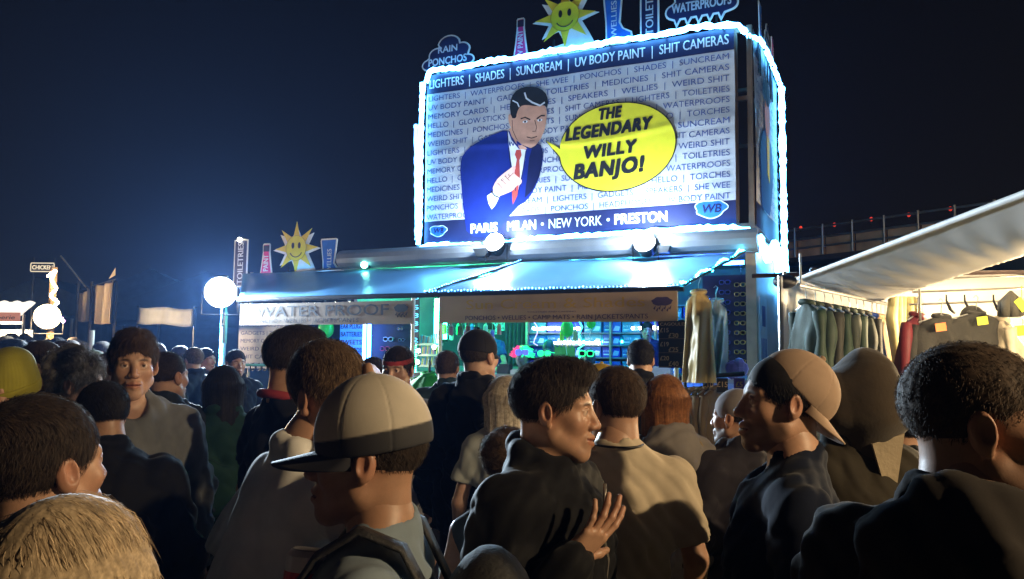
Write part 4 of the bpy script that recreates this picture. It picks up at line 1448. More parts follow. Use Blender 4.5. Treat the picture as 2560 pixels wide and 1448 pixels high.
# garments on hangers -------------------------------------------------
def garment(name, label, cat, hook, xd, w, h, mat, thick=.10, seed=0, hood=False, sleeves=True, group=None, hang=True, flare=1.15, coll=None):
    """A coat on a hanger: hook is where the hanger grips its rail, xd runs across the shoulders."""
    hook, xd = Vector(hook), Vector(xd).normalized()
    nd = Z3.cross(xd)
    r_ = random.Random(seed)
    top = hook - Z3 * .13
    t = thing(name, label, cat, top - Z3 * h, group)
    ph = [r_.uniform(0, 6.28) for _ in range(6)]
    G = []
    na, nr = 64, 30
    for i in range(nr + 1):
        q = i / nr
        row = []
        wd = w / 2 * (min(1, .22 + q * 9) if q < .09 else 1.0) * (1 + (flare - 1) * q)
        if q < .09: wd = w / 2 * (.20 + .80 * math.sin(q / .09 * PI / 2))
        th = thick / 2 * (.55 + .9 * min(1, q * 4))
        for j in range(na):
            a = 2 * PI * j / na
            k = 1 + (.16 + .26 * q) * math.sin(a * 5 + ph[0] + q * 1.5) * min(1, q * 3) + .16 * math.sin(a * 9 + ph[1] + q * 5) * (.3 + q) + .10 * math.sin(a * 3 + q * 17 + ph[3]) * math.sin(q * 9 + ph[4])
            p_ = top + xd * wd * math.cos(a) * (1 + .04 * math.sin(q * 6 + ph[2])) + nd * th * math.sin(a) * k * 1.2 - Z3 * (h * q + (.05 * (1 - math.cos(a) ** 2) * 0) + .07 * abs(math.cos(a)) * min(1, q * 8) * (1 - q))
            row.append(p_)
        row.append(row[0])
        G.append(row)
    m_ = MB(); m_.sheet(G)
    m_.build('cloth', mat, t, smooth=True)
    if sleeves:
        for sx in (-1, 1):
            s_ = MB()
            a0 = top + xd * sx * w * .45 - Z3 * .07
            P = [a0, a0 + xd * sx * w * .07 - Z3 * h * .22, a0 + xd * sx * w * .09 - Z3 * h * .45 + nd * .02, a0 + xd * sx * w * .06 - Z3 * h * .72]
            fine = []
            for q in np.linspace(0, 1, 12):
                k = q * 3; i = min(2, int(k)); fine.append(lerp(P[i], P[i + 1], k - i))
            s_.tube(fine, [(.045 + .012 * math.sin(q * 7 + ph[3])) * (1 if q else .9) for q in range(12)], 10)
            s_.build('sleeve', mat, t, smooth=True)
    c_ = MB()
    c_.tube([top + xd * .055 * math.cos(a) * 1.1 + nd * .04 * math.sin(a) + Z3 * (.012 * math.sin(a)) for a in np.linspace(0, 2 * PI, 16, endpoint=False)], .022, 8, closed=True)
    if hood:
        c_.ball(top + nd * .05 - Z3 * .03, (.10, .07, .10), 14, 10)
    c_.build('collar', coll or mat, t, smooth=True)
    if hang:
        hg = MB()
        hg.tube([top + Z3 * .01, top + Z3 * .07, hook + xd * .02, hook + Z3 * .02, hook - xd * .02], .004, 6)
        hg.tube([top - xd * w * .4 - Z3 * .05, top + Z3 * .012, top + xd * w * .4 - Z3 * .05], .007, 6)
        hg.build('hanger', M('steel_hanger', (.5, .5, .5), .3, .9), t)
    return t


YP = M('yellow_poncho', (.55, .40, .16), .42, var=.12, scale=5, trans=.15)
s_, z_ = hit(1746, 722, OA + .02)
_, zb = hit(1746, 948, OA + .02)
garment('poncho', 'pale yellow poncho hanging in a tall point from the awning end', 'poncho', T(s_, OA + .02, z_ + .1), RT, .24, z_ - zb, YP, .14, 3, sleeves=False, flare=1.25)
s_, z_ = hit(1790, 752, 1.2); _, zb = hit(1790, 935, 1.2)
garment('poncho', 'shiny silver blue wrapped poncho hanging behind the yellow one', 'poncho', T(s_, 1.2, z_ + .13), RT, .22, z_ - zb, M('silver_poncho', (.30, .38, .42), .16, .35, var=.15, bump=.5, bscale=12), .2, 5, sleeves=False, flare=1.0)
m = MB(); m.tube([T(sR - .1, .2, 2.36), T(sR + .02, OA, 2.36)], .015, 8)
s0, z0 = hit(1700, 946, 1.55); s1, z1 = hit(1862, 934, 1.55)
rk = thing('clothes_rail', 'black clothes rail standing below the yellow poncho', 'clothes rail', T((s0 + s1) / 2, 1.55, 0))
m = MB(); m.tube([T(s0, 1.55, z0), T(s1, 1.55, z1)], .022, 10); m.build('rail', DMETAL, rk)
for s_ in (s0 - .05, s1 + .05):
    m = MB(); m.tube([T(s_, 1.55, .03), T(s_, 1.55, z0)], .016, 8); m.frame_box(T(s_, 1.55, .02), E_ * .02, N_ * .25, Z3 * .015); m.build('leg', DMETAL, rk)
TAN = [M('tan_coat', (.23, .15, .07), .7, var=.15), M('brown_coat', (.15, .10, .05), .7, var=.15), M('olive_coat', (.12, .11, .05), .7, var=.15)]
for i in range(5):
    q = .1 + i * .11
    garment('coat', ('first tan coat from the girl side of the black clothes rail', 'second tan coat along the black clothes rail', 'olive coat in the middle of the black clothes rail', 'fourth brown coat along the black clothes rail', 'last brown coat near the bearded man on the black clothes rail')[i], 'coat', lerp(T(s0, 1.55, z0 + .015), T(s1, 1.55, z1 + .015), q), N_ * .9 + E_ * .35, .42, .95, TAN[(0, 0, 2, 1, 1)[i]], .10, 20 + i, group='coats on the black rail')
# price tickets on the rail
for i, u in enumerate((1770, 1806, 1848)):
    s_, z_ = hit(u, 962, 1.62)
    m = MB(); tbox(m, s_ - .05, s_ + .05, 1.61, 1.62, z_ - .07, z_ + .06)
    t = thing('price_ticket', ('black price ticket hung at the coat end of the clothes rail', 'black price ticket with pale edge hung in mid rail', 'violet price ticket at the trailer end of the clothes rail')[i], 'price ticket', T(s_, 1.62, z_ - .07))
    m.build('card', BLACKP if i < 2 else M('violet_card', (.10, .05, .30), .6), t)
    m = MB(); put_text(m, ('£10', '£15', '£5')[i], T(s_, 1.62, z_ - .02), RT, Z3, N_, .05, center=True, bold=.06); m.build('lettering', M('tan_figures', (.52, .33, .15)), t)
# crumpled violet bag lit by the blue tube
s_, z_ = hit(1842, 922, 1.2)
m = MB(); m.ball(T(s_, 1.2, z_), (.12, .08, .09), 9, 6)
for k in range(5): m.ball(T(s_ + .05 * math.cos(k * 2.1), 1.2 + .03 * math.sin(k), z_ + .04 * math.sin(k * 1.7)), (.06, .05, .07), 7, 5)
tag(m.build('plastic_bag', M('violet_bag', (.22, .16, .50), .3, var=.2)), 'crumpled violet plastic bag hanging by the trailer corner', 'bag')

# bright green cloth hanging beside the white post
def cloth_panel(name, label, cat, pts, o0, mat, fold=.03, n=30, group=None):
    """Cloth between the four pixel corners tl, tr, br, bl hanging o0 metres out of the trailer front."""
    (a, b, c, d) = [T(*(lambda q: (q[0], o0, q[1]))(hit(u, v, o0))) for u, v in pts]
    G_ = []
    for i in range(n + 1):
        l, r_ = lerp(a, d, i / n), lerp(b, c, i / n)
        G_.append([lerp(l, r_, j / n) + N_ * fold * (math.sin(j * .7 + i * .08) * .6 + .4 * math.sin(j * 1.9 + 1)) * (.3 + .7 * i / n) - Z3 * .03 * math.sin(PI * j / n) for j in range(n + 1)])
    m_ = MB(); m_.sheet(G_, .004)
    return G_, m_


GREENC = M('green_shirt_cloth', (.03, .45, .05), .6, var=.12)
s0, z1 = hit(1006, 926, 2.6); s1, zb = hit(1132, 1300, 2.6)
t = garment('green_tabard', 'bright green tabard hanging between the capped man and the boy in a red headband', 'tabard', T((s0 + s1) / 2, 2.6, z1 + .10), RT, abs(s0 - s1) * .9, z1 - zb, GREENC, .14, 9, sleeves=False, flare=1.02)
m = MB()
m.tube([T(s1 - .02, 2.66, z1 - .06), T(s1 + .04, 2.66, z1 + .0), T(s1 + .06, 2.66, z1 - .05)], [.05, .06, .04], 10)
m.build('shoulder', GREENC, t, smooth=True)
m = MB()
m.prism([(.012 * math.cos(a), .02 * math.sin(a)) for a in np.linspace(0, 2 * PI, 12, endpoint=False)], T(s1 + .06, 2.70, z1 - .06), RT, Z3, N_, .004)
m.build('badge', BLACKP, t)
m = MB(); m.tube([T((s0 + s1) / 2, 2.58, .02), T((s0 + s1) / 2, 2.58, z1 + .1)], .014, 8); m.build('stand_pole', DMETAL, t)
# rail and hooks by the white word board
s0, z_ = hit(608, 912, .5); s1, _ = hit(690, 912, .5)
t = thing('hook_rail', 'teal rail with black rings in front of the white word board', 'rail', T((s0 + s1) / 2, .5, 0))
m = MB(); m.tube([T(s0, .5, z_), T(s1, .5, z_)], .02, 8); m.build('rail', M('teal_rail', (.04, .28, .24), .4), t)
for s_ in (s0, s1):
    m = MB(); m.tube([T(s_, .5, .02), T(s_, .5, z_)], .016, 8); m.build('leg', METAL, t)
for k in range(4):
    m = MB(); c_ = lerp(T(s0, .5, z_), T(s1, .5, z_), .3 + k * .18)
    m.tube([c_ + E_ * .045 * math.cos(a) + Z3 * (.05 * math.sin(a) - .03) for a in np.linspace(0, 2 * PI, 16, endpoint=False)], .009, 6, closed=True); m.build('ring', BLACKP, t)
# ------------------------------------------------------------------ downlights on the gutter that wash the awning
for u, lab in ((1660, 'second small black downlight on the gutter near the corner post'),):
    s_, z_ = hit(u, 620, .30)
    m = MB()
    m.prism([(-.08, 0), (.08, 0), (.05, -.08), (-.05, -.08)], T(s_, .24, z_ + .02), RT, Z3, N_, .10)
    tag(m.build('downlight', DMETAL, loc=T(s_, .3, z_ - .05)), lab, 'lamp')
for u in (1225, 1660):
    s_, z_ = hit(u, 640, .30)
    lamp('awning_wash', 'SPOT', T(s_, .62, ROOF - .02), 70, (.30, .66, 1.0), None, T(s_, 1.3, 2.5), .05, math.radians(160), .7)

# ------------------------------------------------------------------ clothes stall on the near side
SHEET = M('stall_sheet', (.78, .76, .73), .6, var=.08, scale=2, bump=.3, bscale=2.5, trans=.45)
WALLC = M('stall_wall_cloth', (.72, .72, .70), .7, var=.05, scale=2, bump=.3, bscale=2, trans=.25)
st = thing('clothes_stall', 'white canvas clothes stall with low sloping canopy and brightly lit inside', 'stall', (3.6, 6, 0))
# canopy sheet: outer eave runs away from the viewer, inner edge sags lower
eA = at(1996, 697, 7.0); eB = at(2600, 470, 3.3); eC = eB + (eB - eA) * .12
iA = at(2190, 756, 7.6); iB = at(2485, 664, 5.2); iC = at(2600, 628, 4.3); iD = iC + (iC - iB) * .9


def poly_at(P, q):
    L = [0]
    for a, b in zip(P[:-1], P[1:]): L.append(L[-1] + (Vector(b) - Vector(a)).length)
    x = q * L[-1]
    for i in range(len(P) - 1):
        if x <= L[i + 1] + 1e-9:
            return lerp(P[i], P[i + 1], (x - L[i]) / (L[i + 1] - L[i]))
    return Vector(P[-1])


G = []
for i in range(61):
    q = i / 60
    o_, n_ = poly_at([eA, eB, eC], q), poly_at([iA, iB, iC, iD], q)
    row = []
    for j in range(21):
        t_ = j / 20
        p_ = lerp(o_, n_, t_)
        p_.z += -.03 * math.sin(PI * t_) + .004 * math.sin(q * 70 + t_ * 3) * math.sin(PI * t_) + .003 * math.sin(q * 171 + t_ * 9) * t_
        row.append(p_)
    G.append(row)
m = MB(); m.sheet(G, .004); m.build('canopy', SHEET, st, smooth=True)
# hem pole along the outer eave
m = MB(); m.tube([poly_at([eA, eB, eC], q) + Vector((0, 0, 0 * q)) for q in np.linspace(0, 1, 30)], .018, 8)
m.build('eave_hem', M('hem_cloth', (.62, .59, .54), .6, var=.1), st, smooth=True)
a, b = at(1880, 690, 7.3), at(2760, 682, 6.2)
m = MB(); m.tube([a, at(2110, 683, 7.0), b], .020, 8); m.build('tie_bar', M('red_brown_bar', (.05, .03, .028), .5), st)
# back wall, end wall, roof of the lit tent
def wall_sheet(mb, a, b, z0, z1, amp=.03, n=40, k=9, ph=0.):
    a, b = Vector(a), Vector(b)
    nn = Z3.cross((b - a).normalized())
    mb.sheet([[lerp(a, b, j / n) + nn * amp * math.sin(j * k / n * 6.28 + ph + i * .2) * (.3 + .7 * (1 - i / 12)) + Z3 * (z0 + (z1 - z0) * i / 12) for j in range(n + 1)] for i in range(13)], .004)


wA = at(1952, 800, 8.6); wA.z = 0
wB = Vector((8.2, 8.4, 0))
m = MB(); wall_sheet(m, wA, wB, .05, 2.62); m.build('back_wall', WALLC, st, smooth=True)
m = MB(); wall_sheet(m, wB, Vector((7.4, -1.0, 0)), .05, 2.75); m.build('side_wall', WALLC, st, smooth=True)
G = []
for i in range(25):
    q = i / 24
    n_ = poly_at([iA, iB, iC, iD], q)
    f_ = Vector((6.2 - .3 * q, 7.4 - 8 * q, 2.75))
    G.append([lerp(n_, f_, j / 12) + Z3 * (.5 * math.sin(PI * j / 12)) for j in range(13)])
m = MB(); m.sheet(G, .004); m.build('inner_roof', WALLC, st, smooth=True)
# end cloth by the trailer
c0 = at(1950, 800, 7.2); c1 = at(2016, 800, 8.3)
c0.z = c1.z = 0
m = MB(); wall_sheet(m, c0, c1, .05, 2.42, .015, 20, 3); m.build('end_flap', WALLC, st, smooth=True)
for p_ in (at(1952, 800, 7.0), eC, Vector((7.2, 8.2, 0))):
    m = MB(); m.tube([(p_.x, p_.y, .02), (p_.x, p_.y, 2.42)], .024, 8); m.build('leg', METAL, st)
# twisted yellowish cloth tie at the inner corner
m = MB()
p0, p1 = at(2262, 742, 7.3), at(2262, 850, 7.3)
for k in range(5):
    o_ = Vector((.05 * (k - 2), .02 * math.sin(k), 0))
    m.tube([p0 + o_, lerp(p0, p1, .5) + o_ * 1.2 + Vector((.02 * math.sin(k * 2), 0, 0)), p1 + o_ * .7 - Z3 * .3], [.045, .055, .035], 8)
m.build('gathered_curtain', M('straw_cloth', (.42, .38, .18), .7), st, smooth=True)
# lamps inside the stall
for i, (p_, pw, lab) in enumerate(((Vector((4.45, 6.9, 2.12)), 520, 'bare warm bulb hung above the tagged jackets'), (Vector((3.9, 4.4, 2.15)), 420, 'bare warm bulb hung above the near end of the stall'), (Vector((3.3, .1, 3.05)), 600, 'bare warm bulb hung at the near mouth of the stall'))):
    t = thing('hanging_bulb', lab, 'lamp', p_ - Z3 * .1, 'bulbs in the clothes stall')
    m = MB(); m.ball(p_, (.05, .05, .062), 14, 10); m.build('globe', WARMBULB, t, smooth=True)
    m = MB(); m.tube([p_ + Z3 * .055, p_ + Z3 * .12], .022, 8); m.build('socket', BLACKP, t)
    m = MB(); m.tube([p_ + Z3 * .12, p_ + Z3 * .5], .004, 5); m.build('cord', BLACKP, t)
    lamp('bulb_glow', 'POINT', p_ - Z3 * .08, pw, (1.0, .74, .42), t, None, .06)
# flood on the end of the tie bar
c = at(1962, 704, 7.15)
t = thing('stall_speaker', 'round black lamp housing at the trailer end of the stall canopy', 'lamp', c - Z3 * .1)
m = MB(); m.ball(c, (.11, .09, .065), 14, 10); m.build('housing', BLACKP, t, smooth=True)
m = MB(); m.tube([c + Z3 * .05, c + Z3 * .09], .02, 8); m.build('clamp', METAL, t)
c = at(2034, 684, 7.0)
m = MB(); m.frame_box(c, (.02, 0, 0), (0, .02, 0), (0, 0, .05)); m.frame_box(c + Z3 * .03, (.032, 0, 0), (0, .012, 0), (0, 0, .012))
tag(m.build('clip', BLACKP), 'small black clamp on the tie bar of the stall canopy', 'clamp')

# rails with coats
GRN = [M('army_green_%d' % i, c_, .7, var=.18, bump=.2, bscale=40) for i, c_ in enumerate(((.014, .034, .019), (.022, .040, .025), (.022, .022, .015), (.03, .037, .027)))]
r0, r1 = at(1996, 712, 6.2), at(2225, 762, 7.9)
rl = thing('clothes_rail', 'hanging rail of green jackets along the white end wall of the stall', 'clothes rail', r0 - Z3 * .1)
m = MB(); m.tube([r0, r1], .016, 8); m.build('rail', METAL, rl)
for q in (.02, .98):
    p_ = lerp(r0, r1, q); m = MB(); m.tube([p_, p_ + Z3 * .25], .008, 6); m.build('hook', METAL, rl)
words = ('first green army jacket at the white wall end of the hanging rail', 'second green army jacket from the white wall', 'third brownish green jacket along the hanging rail', 'fourth green army jacket along the hanging rail', 'fifth grey green jacket in the middle of the hanging rail', 'sixth green army jacket along the hanging rail', 'seventh green army jacket with pale patches', 'eighth olive army jacket next to the blue coat')
HG = [M('hanger_%d' % i, c_, .4) for i, c_ in enumerate(((.05, .05, .05), (.7, .5, .05), (.05, .5, .5), (.7, .12, .1), (.7, .7, .7)))]
rd = (r1 - r0).normalized()
cd = Vector((-.06, 1, 0))
for i in range(8):
    p_ = lerp(r0, r1, .07 + i * .085)
    g_ = garment('jacket', words[i], 'jacket', p_, cd if i else Vector((-.22, 1, 0)), .46 if i else .36, .86 + .03 * (i % 3), GRN[(0, 1, 2, 0, 3, 1, 3, 2)[i]], .075, 40 + i, group='jackets on the stall rail')
garment('jacket', 'bright blue coat among the army jackets on the stall rail', 'jacket', lerp(r0, r1, .76), Vector((.55, .8, 0)), .46, 1.05, M('bright_blue_coat', (.015, .06, .36), .55, var=.12), .11, 61, group='jackets on the stall rail')
for i in range(4):
    garment('jacket', ('sandy coat directly behind the bright blue one', 'second sandy coat behind the bright blue one', 'grey white coat near the gathered straw curtain', 'pale olive coat beside the gathered straw curtain')[i], 'jacket', lerp(r0, r1, .82 + i * .055), Vector((.5, .85, 0)), .46, 1.10 + .06 * i, [M('sand_coat', (.24, .16, .08), .7, var=.2), M('sand_coat2', (.22, .15, .09), .7, var=.2), M('grey_white_coat', (.26, .24, .21), .7, var=.2), M('pale_olive_coat', (.18, .16, .08), .7, var=.2)][i], .11, 65 + i, group='jackets on the stall rail')
garment('jacket', 'dark red coat hanging between the straw curtain and the tagged jackets', 'jacket', at(2292, 748, 6.6), (.8, .6, 0), .40, 1.15, M('dark_red_coat', (.14, .012, .02), .6, var=.2), .16, 71)
DK = M('washed_black', (.028, .026, .022), .75, var=.25, bump=.3, bscale=50)
ORT, YET = M('orange_tag', (.85, .20, .02), .5), M('lime_tag', (.70, .75, .05), .5)
for u, v, w_, lab, tm, tu, tv, seed in ((2352, 752, .50, 'dark jacket with an orange price card pinned to its front', ORT, 2352, 818, 75), (2440, 744, .60, 'dark hooded jacket with a lime price card pinned to its front', YET, 2456, 802, 78)):
    g_ = garment('jacket', lab, 'jacket', at(u, v, 6.5), (1, .12, 0), w_, .95, DK, .16, seed, hood=(u > 2400))
    c = at(tu, tv, 6.32)
    m = MB(); m.frame_box(c, (.042, 0, .006), (0, .003, 0), (-.004, 0, .032)); m.build('price_card', tm, g_)
r0, r1 = at(2290, 735, 6.55), at(2640, 728, 6.4)
rl = thing('clothes_rail', 'upper rail carrying the two dark tagged jackets in the stall', 'clothes rail', r0)
for k, dz in enumerate((0, -.10, -.20)):
    m = MB(); m.tube([r0 + Z3 * (dz + .12) + Vector((0, .06 * k, 0)), r1 + Z3 * (dz + .14) + Vector((0, .06 * k, 0))], .010, 6); m.build('rail', METAL, rl)
m = MB(); p_ = at(2299, 735, 6.5); m.tube([p_ + Z3 * .12, p_ - Z3 * .28], .010, 6); m.build('drop_bar', METAL, rl)
for u, lab in ((2366, 'empty black hanger beside the orange tagged jacket'), (2412, 'empty black hanger between the tagged jackets'), (2484, 'empty black hanger beyond the lime tagged jacket')):
    p_ = at(u, 752, 6.55)
    m = MB(); m.tube([p_ + Z3 * .05, p_, p_ + Vector((.03, 0, -.07)), p_ + Vector((.08, .03, -.10))], [.006, .008, .013, .010], 6)
    tag(m.build('hanger', BLACKP), lab, 'hanger')
c = at(2528, 760, 6.2)
t = thing('mitten_bunch', 'bunch of dark knitted mittens with a yellow card at the stall edge', 'mittens', c - Z3 * .15)
m = MB()
for k in range(7):
    a_ = k * .9
    m.tube([c + Z3 * .10, c + Vector((.05 * math.cos(a_), .05 * math.sin(a_), 0)), c + Vector((.07 * math.cos(a_), .06 * math.sin(a_), -.10))], [.008, .045, .03], 8)
m.build('knit', M('dark_knit', (.07, .065, .05), .8, bump=.5, bscale=90), t, smooth=True)
m = MB(); m.frame_box(c + Vector((.02, -.09, -.01)), (.025, 0, .02), (0, .003, 0), (-.03, 0, .04)); m.build('card', YET, t)
garment('jacket', 'cream coat hanging at the bright end of the stall', 'jacket', at(2505, 760, 6.5), (.3, 1, 0), .42, .95, M('cream_coat', (.55, .48, .38), .6, var=.1), .14, 81)
c = at(2558, 826, 6.3)
m = MB(); m.frame_box(c, (.06, 0, .008), (0, .004, 0), (-.004, 0, .04)); m.tube([c + Z3 * .04, c + Z3 * .35], .003, 4)
tag(m.build('price_card', YET), 'lime price card hanging alone at the bright end of the stall', 'price card')
# poster panel on the trailer end
s0 = at(1900, 700, 10)
def endpt(a, z):                              # on the trailer's right-hand end, a metres back from the front corner
    return T(TS0, -a, z) + RT * .006
m = MB()
m.frame_box(endpt(.55, 1.95), N_ * .30, RT * .006, Z3 * .45)
pe = thing('end_poster', 'pale blue striped poster on the white end of the trailer', 'poster', endpt(.55, 1.5))
m.build('sheet', M('poster_blue', (.45, .55, .65), .5), pe)
m = MB()
for k in range(4):
    m.frame_box(endpt(.36 + .12 * k, 1.72) + RT * .008, N_ * .022, RT * .003, Z3 * .2)
m.frame_box(endpt(.55, 2.18) + RT * .008, N_ * .12, RT * .003, Z3 * .12)
m.build('print', NAVYTXT, pe)

# ------------------------------------------------------------------ scaffold terrace behind the stall
WOOD = M('ply_cladding', (.52, .31, .16), .7, var=.25, scale=3)
tw = thing('terrace', 'raised wooden clad terrace with scaffold handrail behind the stall', 'terrace', at(2150, 640, 16))
A0, A1 = at(1930, 655, 17), at(2720, 560, 12.2)
zt0, zt1 = at(1930, 603, 17).z, at(2720, 508, 12.2).z
ztop = (zt0 + zt1) / 2
zbot = (A0.z + A1.z) / 2
m = MB()
npan = 9
for i in range(npan):
    a_, b_ = lerp(A0, A1, i / npan + .004), lerp(A0, A1, (i + 1) / npan - .004)
    d_ = (b_ - a_); d_.z = 0; L_ = d_.length; d_.normalize()
    nn = Vector((d_.y, -d_.x, 0))
    c_ = (a_ + b_) / 2; c_.z = (zbot + ztop) / 2
    pm = MB(); pm.frame_box(c_, d_ * L_ / 2, nn * .02, Z3 * (ztop - zbot) / 2)
    pm.build('cladding_panel', WOOD, tw)
d_ = A1 - A0; d_.z = 0; L_ = d_.length; d_.normalize(); nn = Vector((d_.y, -d_.x, 0))
rails = MB()
hs = [ztop - .42, ztop + .05, ztop + .58]
for z_ in (ztop + .18, ztop - .03, zbot + (ztop - zbot) * .45):
    p0 = A0 + nn * .07; p1 = A1 + nn * .07
    pm = MB(); pm.tube([(p0.x, p0.y, z_), (p1.x, p1.y, z_)], .022, 8); pm.build('handrail', METAL, tw)
for i in range(10):
    p_ = lerp(A0, A1, i / 9) + nn * .10
    pm = MB(); pm.tube([(p_.x, p_.y, zbot), (p_.x, p_.y, ztop + .22)], .024, 8); pm.build('post', METAL, tw)
pm = MB()
c_ = (A0 + A1) / 2 - nn * 1.5; c_.z = zbot - .06
pm.frame_box(c_, d_ * L_ / 2, nn * 1.6, Z3 * .05); pm.build('deck', M('deck_dark', (.04, .03, .025), .8), tw)
pm = MB(); c_ = (A0 + A1) / 2 - nn * .3; c_.z = (zbot - .1) / 2
pm.frame_box(c_, d_ * L_ / 2, nn * .03, Z3 * (zbot - .2) / 2); pm.build('skirt', M('black_drape', (.008, .008, .009), .9), tw)
for i, (u, v) in enumerate(((2002, 570), (2086, 562), (2178, 548), (2272, 537), (2376, 522))):
    q = (u - 1930) / 790.0
    Y_ = 17 / (1 + q * (17 / 12.2 - 1)) 
    p_ = at(u, v, Y_)
    t = thing('beacon_lamp', ('red beacon lamp nearest the billboard above the terrace rail', 'second red beacon lamp from the billboard above the terrace rail', 'middle red beacon lamp above the terrace rail', 'fourth red beacon lamp above the terrace rail', 'red beacon lamp just over the stall canopy')[i], 'lamp', p_ - Z3 * .3, 'red lamps on the terrace')
    m = MB(); m.ball(p_, (.032, .032, .042), 12, 8); m.build('lens', REDLENS, t)
    m = MB(); m.tube([p_ - Z3 * .06, (p_.x, p_.y, min(p_.z - .09, ztop + .18))], .012, 6); m.build('stem', DMETAL, t)

# ------------------------------------------------------------------ far side of the field, beyond the crowd
def marquee(label, c, w, d, h, rise, mat, yaw=0, sides=True):
    """A frame tent: four legs, pitched roof, hanging walls on three sides."""
    c = Vector(c)
    t = thing('marquee', label, 'marquee', c)
    R_ = Matrix.Rotation(yaw, 3, 'Z')
    def L(x, y, z): return c + R_ @ Vector((x, y, z))
    m_ = MB()
    G_ = []
    for i in range(13):
        q = i / 12 * 2 - 1
        G_.append([L(q * w / 2, -d / 2 + d * j / 10, h + rise * (1 - abs(q)) - .10 * math.sin(PI * abs(q)) + .015 * math.sin(j * 2 + i)) for j in range(11)])
    m_.sheet(G_, .01)
    for yy in (-d / 2, d / 2):
        m_.add([tuple(L(-w / 2, yy, h)), tuple(L(w / 2, yy, h)), tuple(L(0, yy, h + rise))], [(0, 1, 2)])
    m_.build('roof', mat, t)
    for sx in (-1, 1):
        for sy in (-1, 1):
            l_ = MB(); l_.tube([L(sx * w / 2, sy * d / 2, 0), L(sx * w / 2, sy * d / 2, h)], .03, 8); l_.build('leg', METAL, t)
    if sides:
        for a_, b_ in (((-w / 2, d / 2), (w / 2, d / 2)), ((-w / 2, -d / 2), (-w / 2, d / 2)), ((w / 2, d / 2), (w / 2, -d / 2))):
            w_ = MB(); wall_sheet(w_, L(a_[0], a_[1], 0), L(b_[0], b_[1], 0), .05, h, .05, 30, 7); w_.build('wall', mat, t, smooth=True)
    return t


CANV = M('grey_canvas', (.10, .11, .12), .8, var=.15, bump=.3, bscale=3, trans=.1)
CANB = M('dark_blue_canvas', (.04, .05, .07), .8, var=.15, bump=.3, bscale=3)
p_ = at(470, 800, 15); marquee('dark grey marquee behind the white banner and the tall youth', (p_.x, p_.y + 1.5, 0), 4.4, 4, 2.25, .9, CANB, .25)
p_ = at(345, 800, 17); marquee('dim grey marquee behind the two hanging drapes', (p_.x, p_.y + 1.5, 0), 4.2, 4, 2.4, 1.0, CANV, .2)
p_ = at(90, 800, 26); marquee('distant grey marquee under the chicken sign', (p_.x, p_.y + 2, 0), 6, 5, 2.6, 1.4, CANV, .1)
p_ = at(640, 800, 19); marquee('black marquee behind the annex of the trailer', (p_.x, p_.y + 1.5, 0), 5, 4, 2.3, .7, CANB, .3)
# two beige drapes hung from a line
for u0, u1, v0, v1, lab in ((200, 224, 727, 800, 'narrow beige drape hung on the line by the warm floodlight'), (236, 286, 706, 806, 'wide beige drape hung on the line by the warm floodlight')):
    a_, b_ = at(u0, v0 + 6, 12.5), at(u1, v0 - 6, 12.3)
    zb = at(u0, v1, 12.5).z
    G_ = [[lerp(a_, b_, j / 20) * 1.0 + Vector((.02 * math.sin(j * .9), .05 * math.sin(j * .8 + i * .1), 0)) + Z3 * ((zb - lerp(a_, b_, j / 20).z) * i / 14 - .04 * math.sin(PI * j / 20)) for j in range(21)] for i in range(15)]
    m = MB(); m.sheet(G_, .004); tag(m.build('drape', M('beige_drape', (.24, .19, .13), .8, var=.12, bump=.3, bscale=10, trans=.2), smooth=True), lab, 'drape', 'drapes on the line')
a_, b_ = at(276, 672, 12.2), at(288, 700, 12.2)
m = MB(); m.prism([(0, 0), (.10, .06), (.10, .18)], at(272, 698, 12.2), (1, 0, 0), (0, 0, 1), (0, -1, 0), .01); tag(m.build('pennant', M('beige_drape', (.42, .34, .24))), 'small pale pennant above the wide drape', 'pennant')
m = MB(); m.tube([at(152, 640, 13), at(218, 722, 12.6)], .012, 6); tag(m.build('guy_pole', M('pale_pole', (.5, .42, .3), .5)), 'long slanting pale pole above the drapes', 'pole')
m = MB(); m.tube([at(193, 727, 12.55), at(290, 698, 12.25)], .010, 5); tag(m.build('drape_line', DMETAL), 'dark line that carries the two drapes', 'line')
for u, lab in ((196, 'thin dark post at the narrow drape end of the line'), (230, 'thin dark post between the two beige drapes'), (291, 'thin dark post at the wide drape end of the line')):
    p_ = at(u, 720, 12.45); m = MB(); m.tube([(p_.x, p_.y, 0), (p_.x, p_.y, p_.z + .1)], .025, 6); tag(m.build('post', DMETAL), lab, 'post')
p_ = at(231, 826, 9.5); q_ = at(229, 872, 9.5)
m = MB(); m.tube([(p_.x, p_.y, .02), (p_.x, p_.y, p_.z)], .028, 8); tag(m.build('gazebo_leg', WHITE), 'short white gazebo leg lit behind the green capped head', 'post')
# white banner
a_, b_ = at(343, 768, 12.8), at(486, 772, 11.6)
G_ = [[lerp(a_, b_, j / 16) + Vector((0, .03 * math.sin(j * 1.1), 0)) - Z3 * (.26 * i / 5 + .012 * math.sin(j * .6)) for j in range(17)] for i in range(6)]
m = MB(); m.sheet(G_, .004); tag(m.build('wide_banner', M('grey_banner', (.20, .21, .22), .6, var=.12), smooth=True), 'plain pale banner stretched between posts left of the glaring floodlight', 'banner')
for q in (0, 1):
    p_ = lerp(a_, b_, q); m = MB(); m.tube([(p_.x, p_.y + .03, 0), (p_.x, p_.y + .03, p_.z + .03)], .02, 6)
    tag(m.build('banner_post', DMETAL), ('dark post at the far end of the plain pale banner', 'dark post at the floodlight end of the plain pale banner')[q], 'post')
